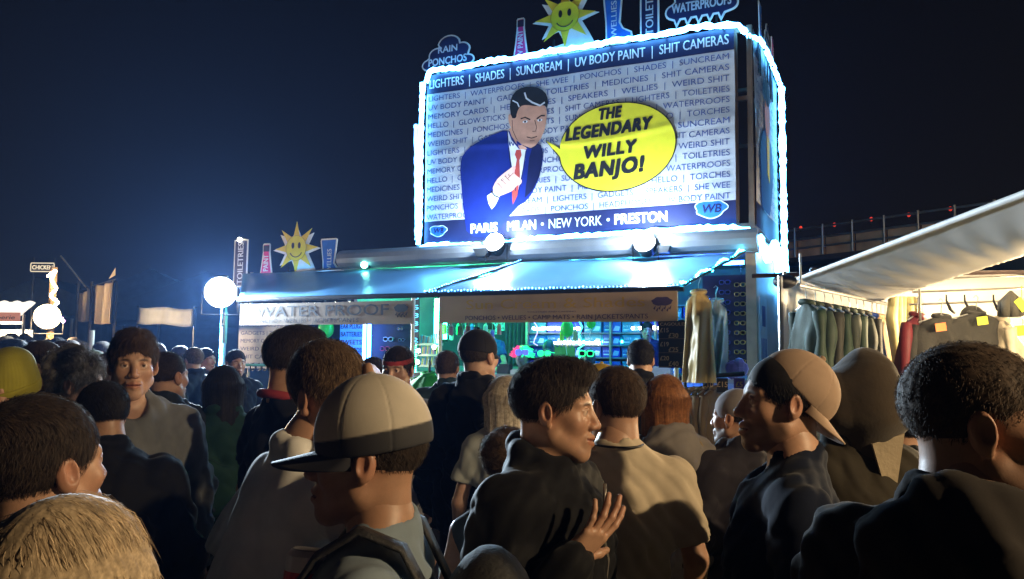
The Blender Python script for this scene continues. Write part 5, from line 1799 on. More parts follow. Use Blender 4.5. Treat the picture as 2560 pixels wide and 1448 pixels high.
# warm floodlight on a pole with festoon bulbs
wf = at(118, 792, 11.5)
floodlight('glaring warm floodlight on a pole beyond the crowd', wf, Vector((-3, 3, 1.2)), .34, .30, WARMLENS, 420, (1, .70, .36), math.radians(160), None, size=.15, kind='POINT', rnd=True)
wp = at(134, 700, 11.7)
t = thing('lamp_pole', 'wooden pole hung with warm bulbs above the warm floodlight', 'pole', (wp.x, wp.y, 0))
m = MB(); m.tube([(wp.x, wp.y, 0), (wp.x, wp.y, at(134, 668, 11.7).z)], .05, 8); m.build('pole', M('pole_wood', (.25, .15, .07), .7), t)
m = MB(); m.tube([(wp.x, wp.y, wf.z), tuple(wf + Vector((0, .1, 0)))], .02, 6); m.build('arm', DMETAL, t)
fairy('string_lights', 'warm festoon bulbs wound up the pole above the warm floodlight', [at(u, v, 11.6) for u, v in ((120, 690), (140, 676), (128, 700), (142, 722), (126, 740), (146, 756), (132, 770), (148, 784))], 34, WARMBULB, .022)
fairy('string_lights', 'pale violet bulbs just right of the warm floodlight', [at(u, v, 11.6) for u, v in ((142, 800), (150, 792), (158, 802))], 6, M('violet_bulb', (.8, .4, 1), .3, emit=(.9, .4, 1), est=12), .025)
# chicken sign
a_, b_ = at(79, 658, 20), at(137, 660, 20); zb = at(79, 679, 20).z
t = thing('framed_sign', 'black sign with pale frame reading chicken above the far stalls', 'sign', ((a_ + b_) / 2).xy.to_3d() + Z3 * zb)
wS, hS = (b_ - a_).length, a_.z - zb
c_ = (a_ + b_) / 2; c_.z = (a_.z + zb) / 2
m = MB(); m.frame_box(c_, (wS / 2, 0, 0), (0, .02, 0), (0, 0, hS / 2)); m.build('panel', BLACKP, t)
m = MB()
for dz in (-1, 1): m.frame_box(c_ + Vector((0, -.026, dz * hS / 2)), (wS / 2, 0, 0), (0, .004, 0), (0, 0, .012))
for dx in (-1, 1): m.frame_box(c_ + Vector((dx * wS / 2, -.026, 0)), (.012, 0, 0), (0, .004, 0), (0, 0, hS / 2 - .013))
LITC = M('lit_letters', (.8, .75, .6), .5, emit=(1, .85, .6), est=.55)
m.build('border', LITC, t)
m = MB(); put_text(m, 'CHICKEN', c_ + Vector((0, -.024, -hS * .24)), (1, 0, 0), (0, 0, 1), (0, -1, 0), hS * .5, width=wS * .86, center=True, bold=.10); m.build('lettering', LITC, t)
m = MB()
for dx in (-.45, .45): m.tube([(c_.x + dx * wS, c_.y + .05, 0), (c_.x + dx * wS, c_.y + .05, c_.z + hS * 1.2)], .02, 6)
m.build('leg', DMETAL, t)
# lit food stall at the far edge
fs = at(10, 880, 18); fs.z = 0
t = thing('food_stall', 'brightly lit far food stall with scalloped white canopy and red fascia', 'stall', fs)
zc0, zc1 = at(20, 788, 18).z, at(20, 757, 18).z
x0, x1 = at(-70, 780, 18).x, at(88, 780, 18).x
m = MB()
G_ = [[Vector((x0 + (x1 - x0) * j / 24, 18 - .5 * (1 - i / 5) , zc0 + (zc1 - zc0) * i / 5 - (.05 * abs(math.sin(j * .8)) if i == 0 else 0) + (.05 * abs(math.sin(j * .65)) if i == 5 else 0))) for j in range(25)] for i in range(6)]
m.sheet(G_, .01); m.build('canopy', M('glowing_canopy', (.8, .78, .72), .5, emit=(1, .9, .75), est=1.3), t)  # lamplight on the canopy is put in as its own glow
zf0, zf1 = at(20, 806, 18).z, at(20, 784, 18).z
m = MB(); m.frame_box(((x0 + x1) / 2, 17.45, (zf0 + zf1) / 2), ((x1 - x0) / 2, 0, 0), (0, .02, 0), (0, 0, (zf1 - zf0) / 2)); m.build('fascia', M('glowing_red_fascia', (.42, .16, .10), .5, emit=(1, .4, .25), est=.45), t)  # fascia given its own glow so that it shows as lit
m = MB(); put_text(m, 'creperie', Vector((at(-40, 800, 17.4).x, 17.43, zf0 + .05)), (1, 0, 0), (0, 0, 1), (0, -1, 0), (zf1 - zf0) * .45, width=at(34, 800, 17.4).x - at(-40, 800, 17.4).x, bold=.05, shear=.2); m.build('lettering', M('dark_green_letters', (.02, .12, .08), .5), t)
m = MB(); m.frame_box(((x0 + x1) / 2, 17.5, at(20, 809, 18).z), ((x1 - x0) / 2, 0, 0), (0, .03, 0), (0, 0, .025)); m.build('light_strip', M('warm_strip', (1, .9, .7), .4, emit=(1, .9, .7), est=6), t)
m = MB(); m.frame_box(((x0 + x1) / 2, 18.6, 1.1), ((x1 - x0) / 2, 0, 0), (0, .03, 0), (0, 0, 1.05)); m.build('back_board', M('lit_board', (.7, .65, .55), .6), t)
m = MB(); m.frame_box(((x0 + x1) / 2, 17.6, .5), ((x1 - x0) / 2, 0, 0), (0, .03, 0), (0, 0, .5)); m.build('counter', WOOD, t)
for x in (x0, x1):
    m = MB(); m.tube([(x, 17.6, 0), (x, 17.6, zc0)], .03, 6); m.build('leg', METAL, t)
lamp('stall_glow', 'POINT', ((x0 + x1) / 2, 18.0, 2.05), 160, (1, .8, .55), t, None, .1)
# field edge: a long dark hoarding far behind everything
m = MB(); m.frame_box((0, 60, 1.6), (70, 0, 0), (0, .1, 0), (0, 0, 1.6)); tag(m.build('hoarding', M('dark_hoarding', (.02, .02, .022), .8, var=.2), loc=(0, 60, 0)), 'long dark perimeter hoarding far across the field', 'fence')

# ------------------------------------------------------------------ thin blue haze, added to give the lamps their glow
hz = MB(); hz.box((-60, -10, -1.2), (60, 58, 9.0))
ho = hz.build('haze', D.materials.new('glow_haze'), loc=(0, 0, 0))
tag(ho, 'thin blue haze added for the glow round the lamps', kind='stuff')
hm_ = ho.data.materials[0]; hm_.use_nodes = True
hn = hm_.node_tree
for n__ in list(hn.nodes): hn.nodes.remove(n__)
pv = hn.nodes.new('ShaderNodeVolumePrincipled'); ou = hn.nodes.new('ShaderNodeOutputMaterial')
pv.inputs['Color'].default_value = (.20, .42, 1, 1); pv.inputs['Density'].default_value = 0.0010; pv.inputs['Anisotropy'].default_value = .55
hn.links.new(pv.outputs[0], ou.inputs['Volume'])
# ------------------------------------------------------------------ people: bodies, clothes and hair as smooth distance fields
class SDF:
    def __init__(s, lo, hi, h):
        s.lo = np.array(lo, float); s.h = h
        n_ = np.ceil((np.array(hi, float) - s.lo) / h).astype(int) + 1
        s.D = np.full(n_, .25, np.float32)
        s.ax = [(s.lo[i] + h * np.arange(n_[i])).astype(np.float32) for i in range(3)]

    def _sl(s, lo, hi):
        sl, xs = [], []
        for i in range(3):
            a = max(0, int(math.floor((lo[i] - s.lo[i]) / s.h))); b = min(s.D.shape[i], int(math.ceil((hi[i] - s.lo[i]) / s.h)) + 1)
            if b <= a: return None, None
            sl.append(slice(a, b)); xs.append(s.ax[i][a:b])
        x, y, z = xs
        return tuple(sl), (x[:, None, None], y[None, :, None], z[None, None, :])

    def _mix(s, f, lo, hi, k, cut):
        m_ = k + .03
        sl, g_ = s._sl(np.array(lo) - m_, np.array(hi) + m_)
        if sl is None: return s
        d = f(*g_)
        a = s.D[sl]
        if cut:
            d = -d
            if k <= 0: s.D[sl] = np.maximum(a, d)
            else:
                h_ = np.maximum(k - np.abs(a - d), 0) / k
                s.D[sl] = np.maximum(a, d) + h_ * h_ * k * .25
        elif k <= 0: s.D[sl] = np.minimum(a, d)
        else:
            h_ = np.maximum(k - np.abs(a - d), 0) / k
            s.D[sl] = np.minimum(a, d) - h_ * h_ * k * .25
        return s

    def cap(s, a, b, ra, rb=None, k=.02, cut=False):
        rb = ra if rb is None else rb
        a, b = np.array(a, float), np.array(b, float)
        ab = b - a; L2 = max(float(ab @ ab), 1e-12)

        def f(x, y, z):
            t = np.clip(((x - a[0]) * ab[0] + (y - a[1]) * ab[1] + (z - a[2]) * ab[2]) / L2, 0, 1)
            return np.sqrt((x - a[0] - t * ab[0]) ** 2 + (y - a[1] - t * ab[1]) ** 2 + (z - a[2] - t * ab[2]) ** 2) - (ra + t * (rb - ra))
        r = max(ra, rb)
        return s._mix(f, np.minimum(a, b) - r, np.maximum(a, b) + r, k, cut)

    def ell(s, c, r, k=.02, cut=False, R=None):
        c, r = np.array(c, float), np.array(r, float)

        def f(x, y, z):
            X, Y, Z_ = x - c[0], y - c[1], z - c[2]
            if R is not None:
                X, Y, Z_ = (R[0][0] * X + R[1][0] * Y + R[2][0] * Z_, R[0][1] * X + R[1][1] * Y + R[2][1] * Z_, R[0][2] * X + R[1][2] * Y + R[2][2] * Z_)
            k0 = np.sqrt((X / r[0]) ** 2 + (Y / r[1]) ** 2 + (Z_ / r[2]) ** 2)
            k1 = np.sqrt((X / r[0] ** 2) ** 2 + (Y / r[1] ** 2) ** 2 + (Z_ / r[2] ** 2) ** 2)
            return k0 * (k0 - 1) / np.maximum(k1, 1e-6)
        R_ = r.max() if R is not None else r
        return s._mix(f, c - R_, c + R_, k, cut)

    def half(s, n, d, k=.004):
        """Cut away everything where n.p > d."""
        n = np.array(n, float)
        x, y, z = s.ax[0][:, None, None], s.ax[1][None, :, None], s.ax[2][None, None, :]
        q = n[0] * x + n[1] * y + n[2] * z - d
        a = s.D
        h_ = np.maximum(k - np.abs(a - q), 0) / k
        s.D = (np.maximum(a, q) + h_ * h_ * k * .25).astype(np.float32)
        return s

    def grid(s): return s.ax[0][:, None, None], s.ax[1][None, :, None], s.ax[2][None, None, :]

    def mesh(s):
        g_ = vdb.FloatGrid(.25)
        D_ = s.D.copy()
        D_[0], D_[-1], D_[:, 0], D_[:, -1], D_[:, :, 0], D_[:, :, -1] = .25, .25, .25, .25, .25, .25
        g_.copyFromArray(np.ascontiguousarray(D_))
        p_, q_ = g_.convertToQuads(0.0)
        return np.asarray(p_, float) * s.h + s.lo, np.asarray(q_, int)


def waves(x, y, z, seed, n=7, lo=14, hi=58, ridge=True, zs=.55):
    """Cloth fold field of about -1..1: crossing, bent ridges that mostly run downwards."""
    r_ = np.random.default_rng(seed)
    tot = 0
    for i in range(n):
        a = r_.uniform(0, 2 * PI); kk = r_.uniform(lo, hi); zz = kk * zs * r_.uniform(-1, 1.2)
        ph = r_.uniform(0, 6.28)
        w_ = np.sin(kk * .4 * z + r_.uniform(0, 6)) * .8 + np.sin(7 * x + 5 * z + r_.uniform(0, 6)) * .9
        q = kk * (math.cos(a) * x + math.sin(a) * y) + zz * z + ph + w_
        tot = tot + ((1 - 2 * np.abs(np.sin(q * .5))) if ridge else np.sin(q))
    return tot / n * 1.4


def link_mesh(name, v, f, mats, parent, col=None, mi=None, smooth=True, loc=None):
    me = D.meshes.new(name)
    f = np.asarray(f)
    me.vertices.add(len(v)); me.vertices.foreach_set('co', np.asarray(v, np.float32).ravel())
    me.loops.add(f.size); me.loops.foreach_set('vertex_index', f.ravel().astype(np.int32))
    me.polygons.add(len(f)); me.polygons.foreach_set('loop_start', np.arange(0, f.size, f.shape[1], dtype=np.int32))
    me.polygons.foreach_set('loop_total', np.full(len(f), f.shape[1], np.int32))
    if mi is not None: me.polygons.foreach_set('material_index', np.asarray(mi, np.int32))
    me.polygons.foreach_set('use_smooth', np.full(len(f), smooth))
    for m_ in (mats if isinstance(mats, (list, tuple)) else [mats]): me.materials.append(m_)
    if col is not None:
        ca = me.color_attributes.new('tint', 'FLOAT_COLOR', 'POINT')
        c4 = np.ones((len(v), 4), np.float32); c4[:, :3] = col
        ca.data.foreach_set('color', c4.ravel())
    me.update(calc_edges=True)
    me.validate()
    o = D.objects.new(name, me)
    COL.objects.link(o)
    if parent is not None: o.parent = parent
    return o


def quads_of(tri):
    return tri


# ---- head -------------------------------------------------------------------
_heads = {}


def head_mesh(h=.003, female=False, beard=0.0, smile=0.0, wide=1.0, seed=0):
    """Head in its own frame: forward +Y, up +Z, ears level with z 0. Returns verts, quads, tint."""
    key = (h, female, beard, smile, wide, seed)
    if key in _heads: return _heads[key]
    s = SDF((-.105, -.13, -.20), (.105, .135, .135), h)
    s.ell((0, -.014, .036), (.074, .094, .082), .0)
    s.ell((0, .030, -.020), (.060, .062, .085), .03)
    jw = .046 if female else .052
    s.cap((-jw, .008, -.058), (-.012, .066, -.098), .020, .019, .03)
    s.cap((jw, .008, -.058), (.012, .066, -.098), .020, .019, .03)
    s.ell((0, .074, -.102), (.020, .016, .015), .025)
    s.cap((-.014, .078, .024), (-.046, .066, .022), .0115 if not female else .009, .009, .014)
    s.cap((.014, .078, .024), (.046, .066, .022), .0115 if not female else .009, .009, .014)
    s.ell((-.041, .058, -.022), (.020, .020, .020), .025)
    s.ell((.041, .058, -.022), (.020, .020, .020), .025)
    s.ell((-.031, .094, .003), (.0165, .017, .0125), .012, cut=True)
    s.ell((.031, .094, .003), (.0165, .017, .0125), .012, cut=True)
    s.cap((0, .084, .016), (0, .108, -.030), .0075, .0115, .012)
    s.ell((-.0125, .098, -.034), (.0085, .010, .008), .008)
    s.ell((.0125, .098, -.034), (.0085, .010, .008), .008)
    s.ell((0, .084, -.068), (.026, .018, .020), .015)
    s.cap((-.021, .088, -.0625 + smile * .004), (0, .0975, -.0605), .0045, .0062, .006)
    s.cap((.021, .088, -.0625 + smile * .004), (0, .0975, -.0605), .0045, .0062, .006)
    s.cap((-.018, .088, -.0735 + smile * .004), (0, .0965, -.0755), .0048, .0072, .006)
    s.cap((.018, .088, -.0735 + smile * .004), (0, .0965, -.0755), .0048, .0072, .006)
    s.cap((-.023 - .004 * smile, .090, -.0675 + smile * .006), (0, .104, -.068), .0018, .0022, .003, cut=True)
    s.cap((.023 + .004 * smile, .090, -.0675 + smile * .006), (0, .104, -.068), .0018, .0022, .003, cut=True)
    for sx in (-1, 1):                        # eyes and lids
        s.ell((sx * .031, .0745, .003), (.0128, .0128, .0128), .001)
        s.cap((sx * .020, .081, .0075), (sx * .031, .0865, .0118), .0030, .0034, .003)
        s.cap((sx * .031, .0865, .0118), (sx * .043, .077, .0065), .0034, .0028, .003)
        s.cap((sx * .021, .0815, -.0035), (sx * .042, .0775, -.0040), .0026, .0024, .003)
        R_ = np.array(Euler((0.12, 0, sx * -.35)).to_matrix())
        s.ell((sx * .078, -.010, -.004), (.0095, .019, .031), .006, R=R_)
        s.ell((sx * .087, -.006, .000), (.0065, .0105, .019), .004, cut=True, R=R_)
        s.ell((sx * .075, -.002, -.030), (.007, .008, .009), .005)
    s.cap((0, -.026, -.05), (0, -.030, -.19), .056 if not female else .049, .060 if not female else .050, .03)
    v, q = s.mesh()
    # cut the neck stub level so that it sits inside the collar
    c = np.ones((len(v), 3))
    x, y, z = v.T
    n_ = np.random.default_rng(seed)
    # lips
    dl = ((x / .026) ** 2 + ((z + .0685) / .0125) ** 2)
    m_ = (dl < 1) & (y > .082)
    c[m_] *= (.82, .52, .50) if female else (.88, .66, .62)
    m_ = (np.abs(z + .0678 - smile * .004 * (np.abs(x) / .02)) < .0028) & (np.abs(x) < .025) & (y > .078)
    c[m_] *= (.35, .22, .2)
    # cheeks, nose tip, ears redder
    for cx, cy, cz_, r_, t_ in ((.042, .06, -.03, .03, .12), (-.042, .06, -.03, .03, .12), (0, .105, -.03, .02, .16), (.08, -.01, 0, .03, .22), (-.08, -.01, 0, .03, .22)):
        w_ = np.exp(-((x - cx) ** 2 + (y - cy) ** 2 + (z - cz_) ** 2) / r_ ** 2)[:, None] * t_
        c = c * (1 - w_ * np.array((0.0, .9, .9)))
    # brows
    bw = np.exp(-(((np.abs(x) - .031) / .017) ** 4 + ((z - (.0235 - .12 * (np.abs(x) - .03) ** 2 / .01)) / (.0042 if not female else .003)) ** 4)) * (y > .05)
    c = c * (1 - bw[:, None] * .82)
    # beard shade
    if beard > 0:
        w_ = np.clip((-.035 - z) / .02, 0, 1) * np.clip((y - .0) / .02, 0, 1) * (1 - np.clip(1.6 - dl, 0, 1)) * beard
        w_ = w_ * (z > -.135)
        c = c * (1 - w_[:, None] * np.array((.70, .66, .60)))
    # eyes
    for sx in (-1, 1):
        d_ = np.sqrt((x - sx * .031) ** 2 + (y - .0745) ** 2 + (z - .003) ** 2)
        m_ = (d_ < .0133) & (y > .074)
        c[m_] = (1.5, 1.9, 2.3)
        m2 = m_ & (((x - sx * .031) ** 2 + (z - .003) ** 2) < .0058 ** 2)
        c[m2] = (.12, .12, .12)
    c *= (1 + n_.normal(0, .02, (len(v), 1)))
    v = v.copy(); v[:, 0] *= wide
    _heads[key] = (v, q, c)
    return _heads[key]


# ---- hands ------------------------------------------------------------------
_hands = {}


def hand_mesh(pose='relaxed', h=.0026):
    """Right hand: wrist at the origin, fingers along +Z, palm facing +Y, thumb on the +X side."""
    if (pose, h) in _hands: return _hands[(pose, h)]
    bend = {'relaxed': (.35, .45, .30), 'grip': (1.0, 1.15, .7), 'spread': (.15, .25, .2), 'fist': (1.35, 1.5, .9), 'cup': (.62, .62, .4)}[pose]
    fan = {'spread': .16, 'cup': .05}.get(pose, .06)
    s = SDF((-.075, -.05, -.06), (.10, .12, .215), h)
    X = (.030, .010, -.010, -.0285); Zt = (.092, .096, .090, .080)
    for x_, z_ in zip(X, Zt):
        s.cap((x_ * .55, 0, .005), (x_, 0, z_), .0135, .0108, .016)
    s.ell((.022, .010, .040), (.016, .014, .030), .012)
    s.ell((-.018, .008, .040), (.012, .011, .032), .012)
    s.cap((0, 0, -.05), (0, 0, .012), .0235, .0235, .02)
    L = ((.043, .026, .021), (.047, .030, .022), (.043, .028, .021), (.034, .021, .018))
    for i in range(4):
        p_ = np.array((X[i], 0, Zt[i])); a = 0
        fx = fan * (1.5 - i)
        r_ = .0092 if i < 3 else .0080
        for j in range(3):
            a += bend[j] * (1 + .08 * i - (.25 if pose == 'cup' and i == 0 else 0))
            d = np.array((math.sin(fx) * math.cos(a), math.sin(a), math.cos(a) * math.cos(fx)))
            q = p_ + d * L[i][j]
            s.cap(p_, q, r_, r_ * .90, .004)
            p_, r_ = q, r_ * .90
    tb = [(.018, .004, .018), (.046, .014, .044), (.060, .026, .070), (.064, .038, .093)]
    if pose in ('grip', 'fist', 'cup'): tb = [(.018, .004, .018), (.042, .026, .040), (.046, .050, .060), (.034, .066, .074)]
    if pose == 'spread': tb = [(.018, .004, .018), (.050, .008, .040), (.076, .012, .060), (.094, .016, .076)]
    for j, (ra, rb) in enumerate(((.0150, .0115), (.0110, .0102), (.0100, .0082))):
        s.cap(tb[j], tb[j + 1], ra, rb, .008)
    v, q = s.mesh()
    n_ = np.random.default_rng(2)
    c = np.ones((len(v), 3)) * (1 + n_.normal(0, .02, (len(v), 1)))
    tip = np.clip((v[:, 2] - .10) / .08, 0, 1)[:, None]
    c = c * (1 - tip * np.array((0, .12, .12)))
    _hands[(pose, h)] = (v, q, c)
    return _hands[(pose, h)]


SK = {'pale': (.52, .31, .22), 'tan': (.40, .22, .14), 'warm': (.46, .26, .17), 'dark': (.16, .08, .05)}


def skin(tone):
    return M('skin_' + tone, SK[tone], .44, var=.10, scale=38, bump=.05, bscale=420, attr='tint', spec=.5, sss=.08)


def cloth(name, col, rough=.8, var=.12):
    return M(name, col, rough, var=var, scale=14, bump=.03, bscale=300, sheen=.06, spec=.10)


_hairm = {}


def hairmat(name, col):
    return M('hair_' + name, col, .68, var=.35, scale=60, attr='tint', spec=.22, sheen=.06)


HAIRC = {'black': (.012, .010, .009), 'dark': (.028, .018, .012), 'brown': (.055, .032, .018), 'light': (.12, .075, .04), 'ginger': (.22, .085, .03), 'blonde': (.40, .30, .19), 'grey': (.16, .15, .14), 'pale': (.42, .36, .28)}


def strands(v, nrm, n_, L, w_, flow, seed, lift=.35, jit=.5, grav=.0):
    """n_ thin tapered ribbons rooted on the given points."""
    r_ = np.random.default_rng(seed)
    i = r_.integers(0, len(v), n_)
    P, N = v[i], nrm[i]
    fl = flow(P, N) if callable(flow) else np.broadcast_to(np.array(flow, float), P.shape)
    fl = fl + r_.normal(0, jit, P.shape)
    fl = fl - N * (fl * N).sum(1)[:, None]
    fl /= np.linalg.norm(fl, axis=1)[:, None] + 1e-9
    ll = (L * r_.uniform(.55, 1.25, n_))[:, None]
    lf = lift * r_.uniform(.3, 1.5, n_)[:, None]
    sd = np.cross(fl, N); sd /= np.linalg.norm(sd, axis=1)[:, None] + 1e-9
    sd = sd + N * r_.normal(0, .5, (n_, 1)); sd *= w_ * r_.uniform(.6, 1.3, n_)[:, None]
    g_ = np.array((0, 0, -grav))
    p0 = P - N * .003
    p1 = P + N * (ll * lf * .55 - (ll * .5) ** 2 / .19 + .001) + fl * ll * .5
    p2 = P + N * (ll * lf * .55 - ll ** 2 / .19 + .0005) + fl * ll + g_ * ll
    V = np.stack([p0 - sd, p0 + sd, p1 + sd * .8, p1 - sd * .8, p2 + sd * .12, p2 - sd * .12], 1).reshape(-1, 3)
    b = (np.arange(n_) * 6)[:, None]
    Fq = np.concatenate([b + np.array([[0, 1, 2, 3]]), b + np.array([[3, 2, 4, 5]])])
    t_ = np.repeat(r_.uniform(.55, 1.7, n_), 6)[:, None] * np.ones((1, 3))
    return V, Fq, t_


def vnormals(v, q):
    n_ = np.zeros_like(v)
    fn = np.cross(v[q[:, 2]] - v[q[:, 0]], v[q[:, 3]] - v[q[:, 1]])
    for k in range(4): np.add.at(n_, q[:, k], fn)
    return n_ / (np.linalg.norm(n_, axis=1)[:, None] + 1e-12)


_hair = {}


def hair_mesh(style, h, seed, dens):
    """Hair in the head frame."""
    key = (style, h, seed, dens)
    if key in _hair: return _hair[key]
    drop = .42 if style in ('long', 'bob') else .14
    s = SDF((-.14, -.18, -drop), (.14, .14, .19), h)
    th = {'crop': .003, 'short': .007, 'fade': .005, 'quiff': .009, 'curly': .016, 'long': .011, 'bob': .012, 'bun': .008, 'fringe': .009}[style]
    s.ell((0, -.016, .038), (.075 + th, .095 + th, .083 + th * 1.1), 0)
    if style in ('quiff', 'fade'):
        s.ell((0, .030, .100), (.056, .070, .034), .03)
    if style == 'fringe':
        s.ell((0, .045, .080), (.068, .062, .044), .03)
    if style == 'curly':
        r_ = np.random.default_rng(seed)
        for _ in range(46):
            a, b = r_.uniform(-2.9, 2.9), r_.uniform(-.25, 1.45)
            s.ell((.088 * math.sin(a) * math.cos(b), -.02 - .10 * math.cos(a) * math.cos(b), .045 + .09 * math.sin(b)), (r_.uniform(.016, .028),) * 3, .014)
    if style in ('long', 'bob'):
        zl = -.36 if style == 'long' else -.17
        for a in np.linspace(-2.0, 2.0, 9):
            x_, y_ = .078 * math.sin(a), -.016 - .086 * math.cos(a)
            s.cap((x_, y_, .03), (x_ * 1.10, y_ - .010, zl * (.85 + .15 * math.cos(a * 3 + seed))), .026, .012 if style == 'long' else .018, .03)
    if style == 'bun':
        s.ell((0, -.118, .070), (.046, .042, .044), .015)
        r_ = np.random.default_rng(seed)
        for _ in range(14):
            a = r_.uniform(0, 6.28)
            s.ell((.03 * math.cos(a), -.12 - .02 * math.sin(a * 2), .07 + .03 * math.sin(a)), (.018, .018, .018), .01)
    # hairline: open face, ears and nape
    s.ell((0, .135, -.036), (.068, .085, .112), .012, cut=True)
    if style in ('crop', 'short', 'fade', 'quiff', 'fringe', 'curly', 'bun'):
        lo_ = {'crop': -.045, 'short': -.060, 'fade': -.040, 'quiff': -.048, 'curly': -.07, 'bun': -.055, 'fringe': -.06}[style]
        s.half((0, -.55, -1), -lo_ + .028, .008)
        for sx in (-1, 1):
            s.ell((sx * .088, .0, -.020), (.030, .030, .040), .01, cut=True)
    x, y, z = s.grid()
    r_ = np.random.default_rng(seed)
    am = .0006 if style in ('crop', 'short', 'fade', 'long', 'bob') else .0012 if style != 'curly' else .003
    if style in ('long', 'bob'):
        s.D += (am * (np.sin(170 * np.arctan2(x, -(y + .02) + 1e-4) / 6.28 * 2.2 + 3 * np.sin(z * 14)) + .6 * np.sin(93 * np.arctan2(x, -(y + .02) + 1e-4) / 3.1 + 8 * z))).astype(np.float32)
    else:
        s.D += (am * (np.sin(350 * x + 40 * z + 3 * np.sin(60 * y)) + np.sin(300 * x - 70 * y + 2 * np.sin(80 * z)) + .5 * np.sin(260 * z + 190 * x))).astype(np.float32) * .6
    v, q = s.mesh()
    nr = vnormals(v, q)
    # normals may come out inverted; make them face away from the head centre
    if ((v - np.array((0, -.016, .02))) * nr).sum() < 0:
        nr = -nr
    t_ = np.repeat(r_.uniform(.75, 1.2, (len(v), 1)), 3, 1)

    def flow(P, N):
        f_ = np.zeros_like(P)
        f_[:, 2] = -1.0
        top = np.clip((P[:, 2] - .06) / .05, 0, 1)
        f_[:, 1] += top * (1.2 if style in ('short', 'fringe', 'crop') else -.4 if style == 'quiff' else .3) - (1 - top) * .25
        f_[:, 0] += top * .35 * np.sign(P[:, 0] + .02)
        if style in ('bun',):
            f_ = np.array((0, -.12, .07)) - P
        return f_
    L = {'crop': .010, 'short': .022, 'fade': .026, 'quiff': .034, 'curly': .040, 'long': .09, 'bob': .075, 'bun': .035, 'fringe': .036}[style]
    n_ = int({'crop': 9000, 'short': 13000, 'fade': 13000, 'quiff': 13000, 'curly': 8000, 'long': 13000, 'bob': 14000, 'bun': 10000, 'fringe': 12000}[style] * dens)
    top = v[:, 2] > -.03
    if n_ > 0:
        sv, sf, st_ = strands(v, nr, n_, L, .00042 if dens > .6 else .0011, flow, seed, {'curly': .5, 'long': .03, 'bob': .03, 'crop': .35}.get(style, .22), {'curly': .8, 'long': .06, 'bob': .06}.get(style, .28), .12)
        q = np.concatenate([q, sf + len(v)]); v = np.concatenate([v, sv]); t_ = np.concatenate([t_, st_])
    _hair[key] = (v, q, t_)
    return _hair[key]


def beanie_mesh(h=.004):
    s = SDF((-.12, -.14, -.06), (.12, .13, .19), h)
    s.ell((0, -.014, .042), (.088, .108, .098), 0)
    s.ell((0, -.03, .11), (.060, .070, .05), .03)
    s.half((0, -.28, -1), .012, .006)
    x, y, z = s.grid()
    s.D += (.0007 * np.sin(44 * np.arctan2(x, y))).astype(np.float32)
    return s.mesh()


def cap_mesh(h=.003, low=.0, tall=0.0, extra=0.0):
    s = SDF((-.12, -.15, -.05), (.12, .13, .19), h)
    s.ell((0, -.014, .036 + tall * .3), (.085 + extra, .106 + extra, .094 + tall), 0)
    s.half((0, -.10, -1), -.012 + low, .004)
    x, y, z = s.grid()
    a = np.arctan2(x, y + .014)
    s.D += (.0016 * np.exp(-(np.abs(np.sin(3 * a)) / .05) ** 2)).astype(np.float32)
    s.ell((0, -.014, .134 + tall), (.009, .009, .006), .003)
    return s.mesh()


def brim_grid(length=.07, drop=.018, w_=1.0, sx=1.0, extra=0.0):
    """Peak of a cap, in the head frame, pointing forward (+Y)."""
    G_ = []
    for j in range(9):
        t = j / 8
        row = []
        for i in range(25):
            a = (i / 24 * 2 - 1)
            an = a * 1.25 * w_
            bx, by = (.083 + extra) * math.sin(an), -.014 + (.104 + extra) * math.cos(an)
            ext = length * math.sqrt(max(0, 1 - abs(a) ** 2.4))
            p_ = Vector((bx * (1 - .06 * t), by + ext * t - .004, .020 - drop * t * (1 - .2 * a * a) - .020 * (bx / .085) ** 2 * (.4 + .6 * t)))
            row.append(p_)
        G_.append(row)
    m_ = MB(); m_.sheet(G_, .004)
    v = np.concatenate(m_.v)
    return v, m_.f


def apply(Mx, v):
    Mx = np.array(Mx)
    return v @ Mx[:3, :3].T + Mx[:3, 3]


LEGM = {}


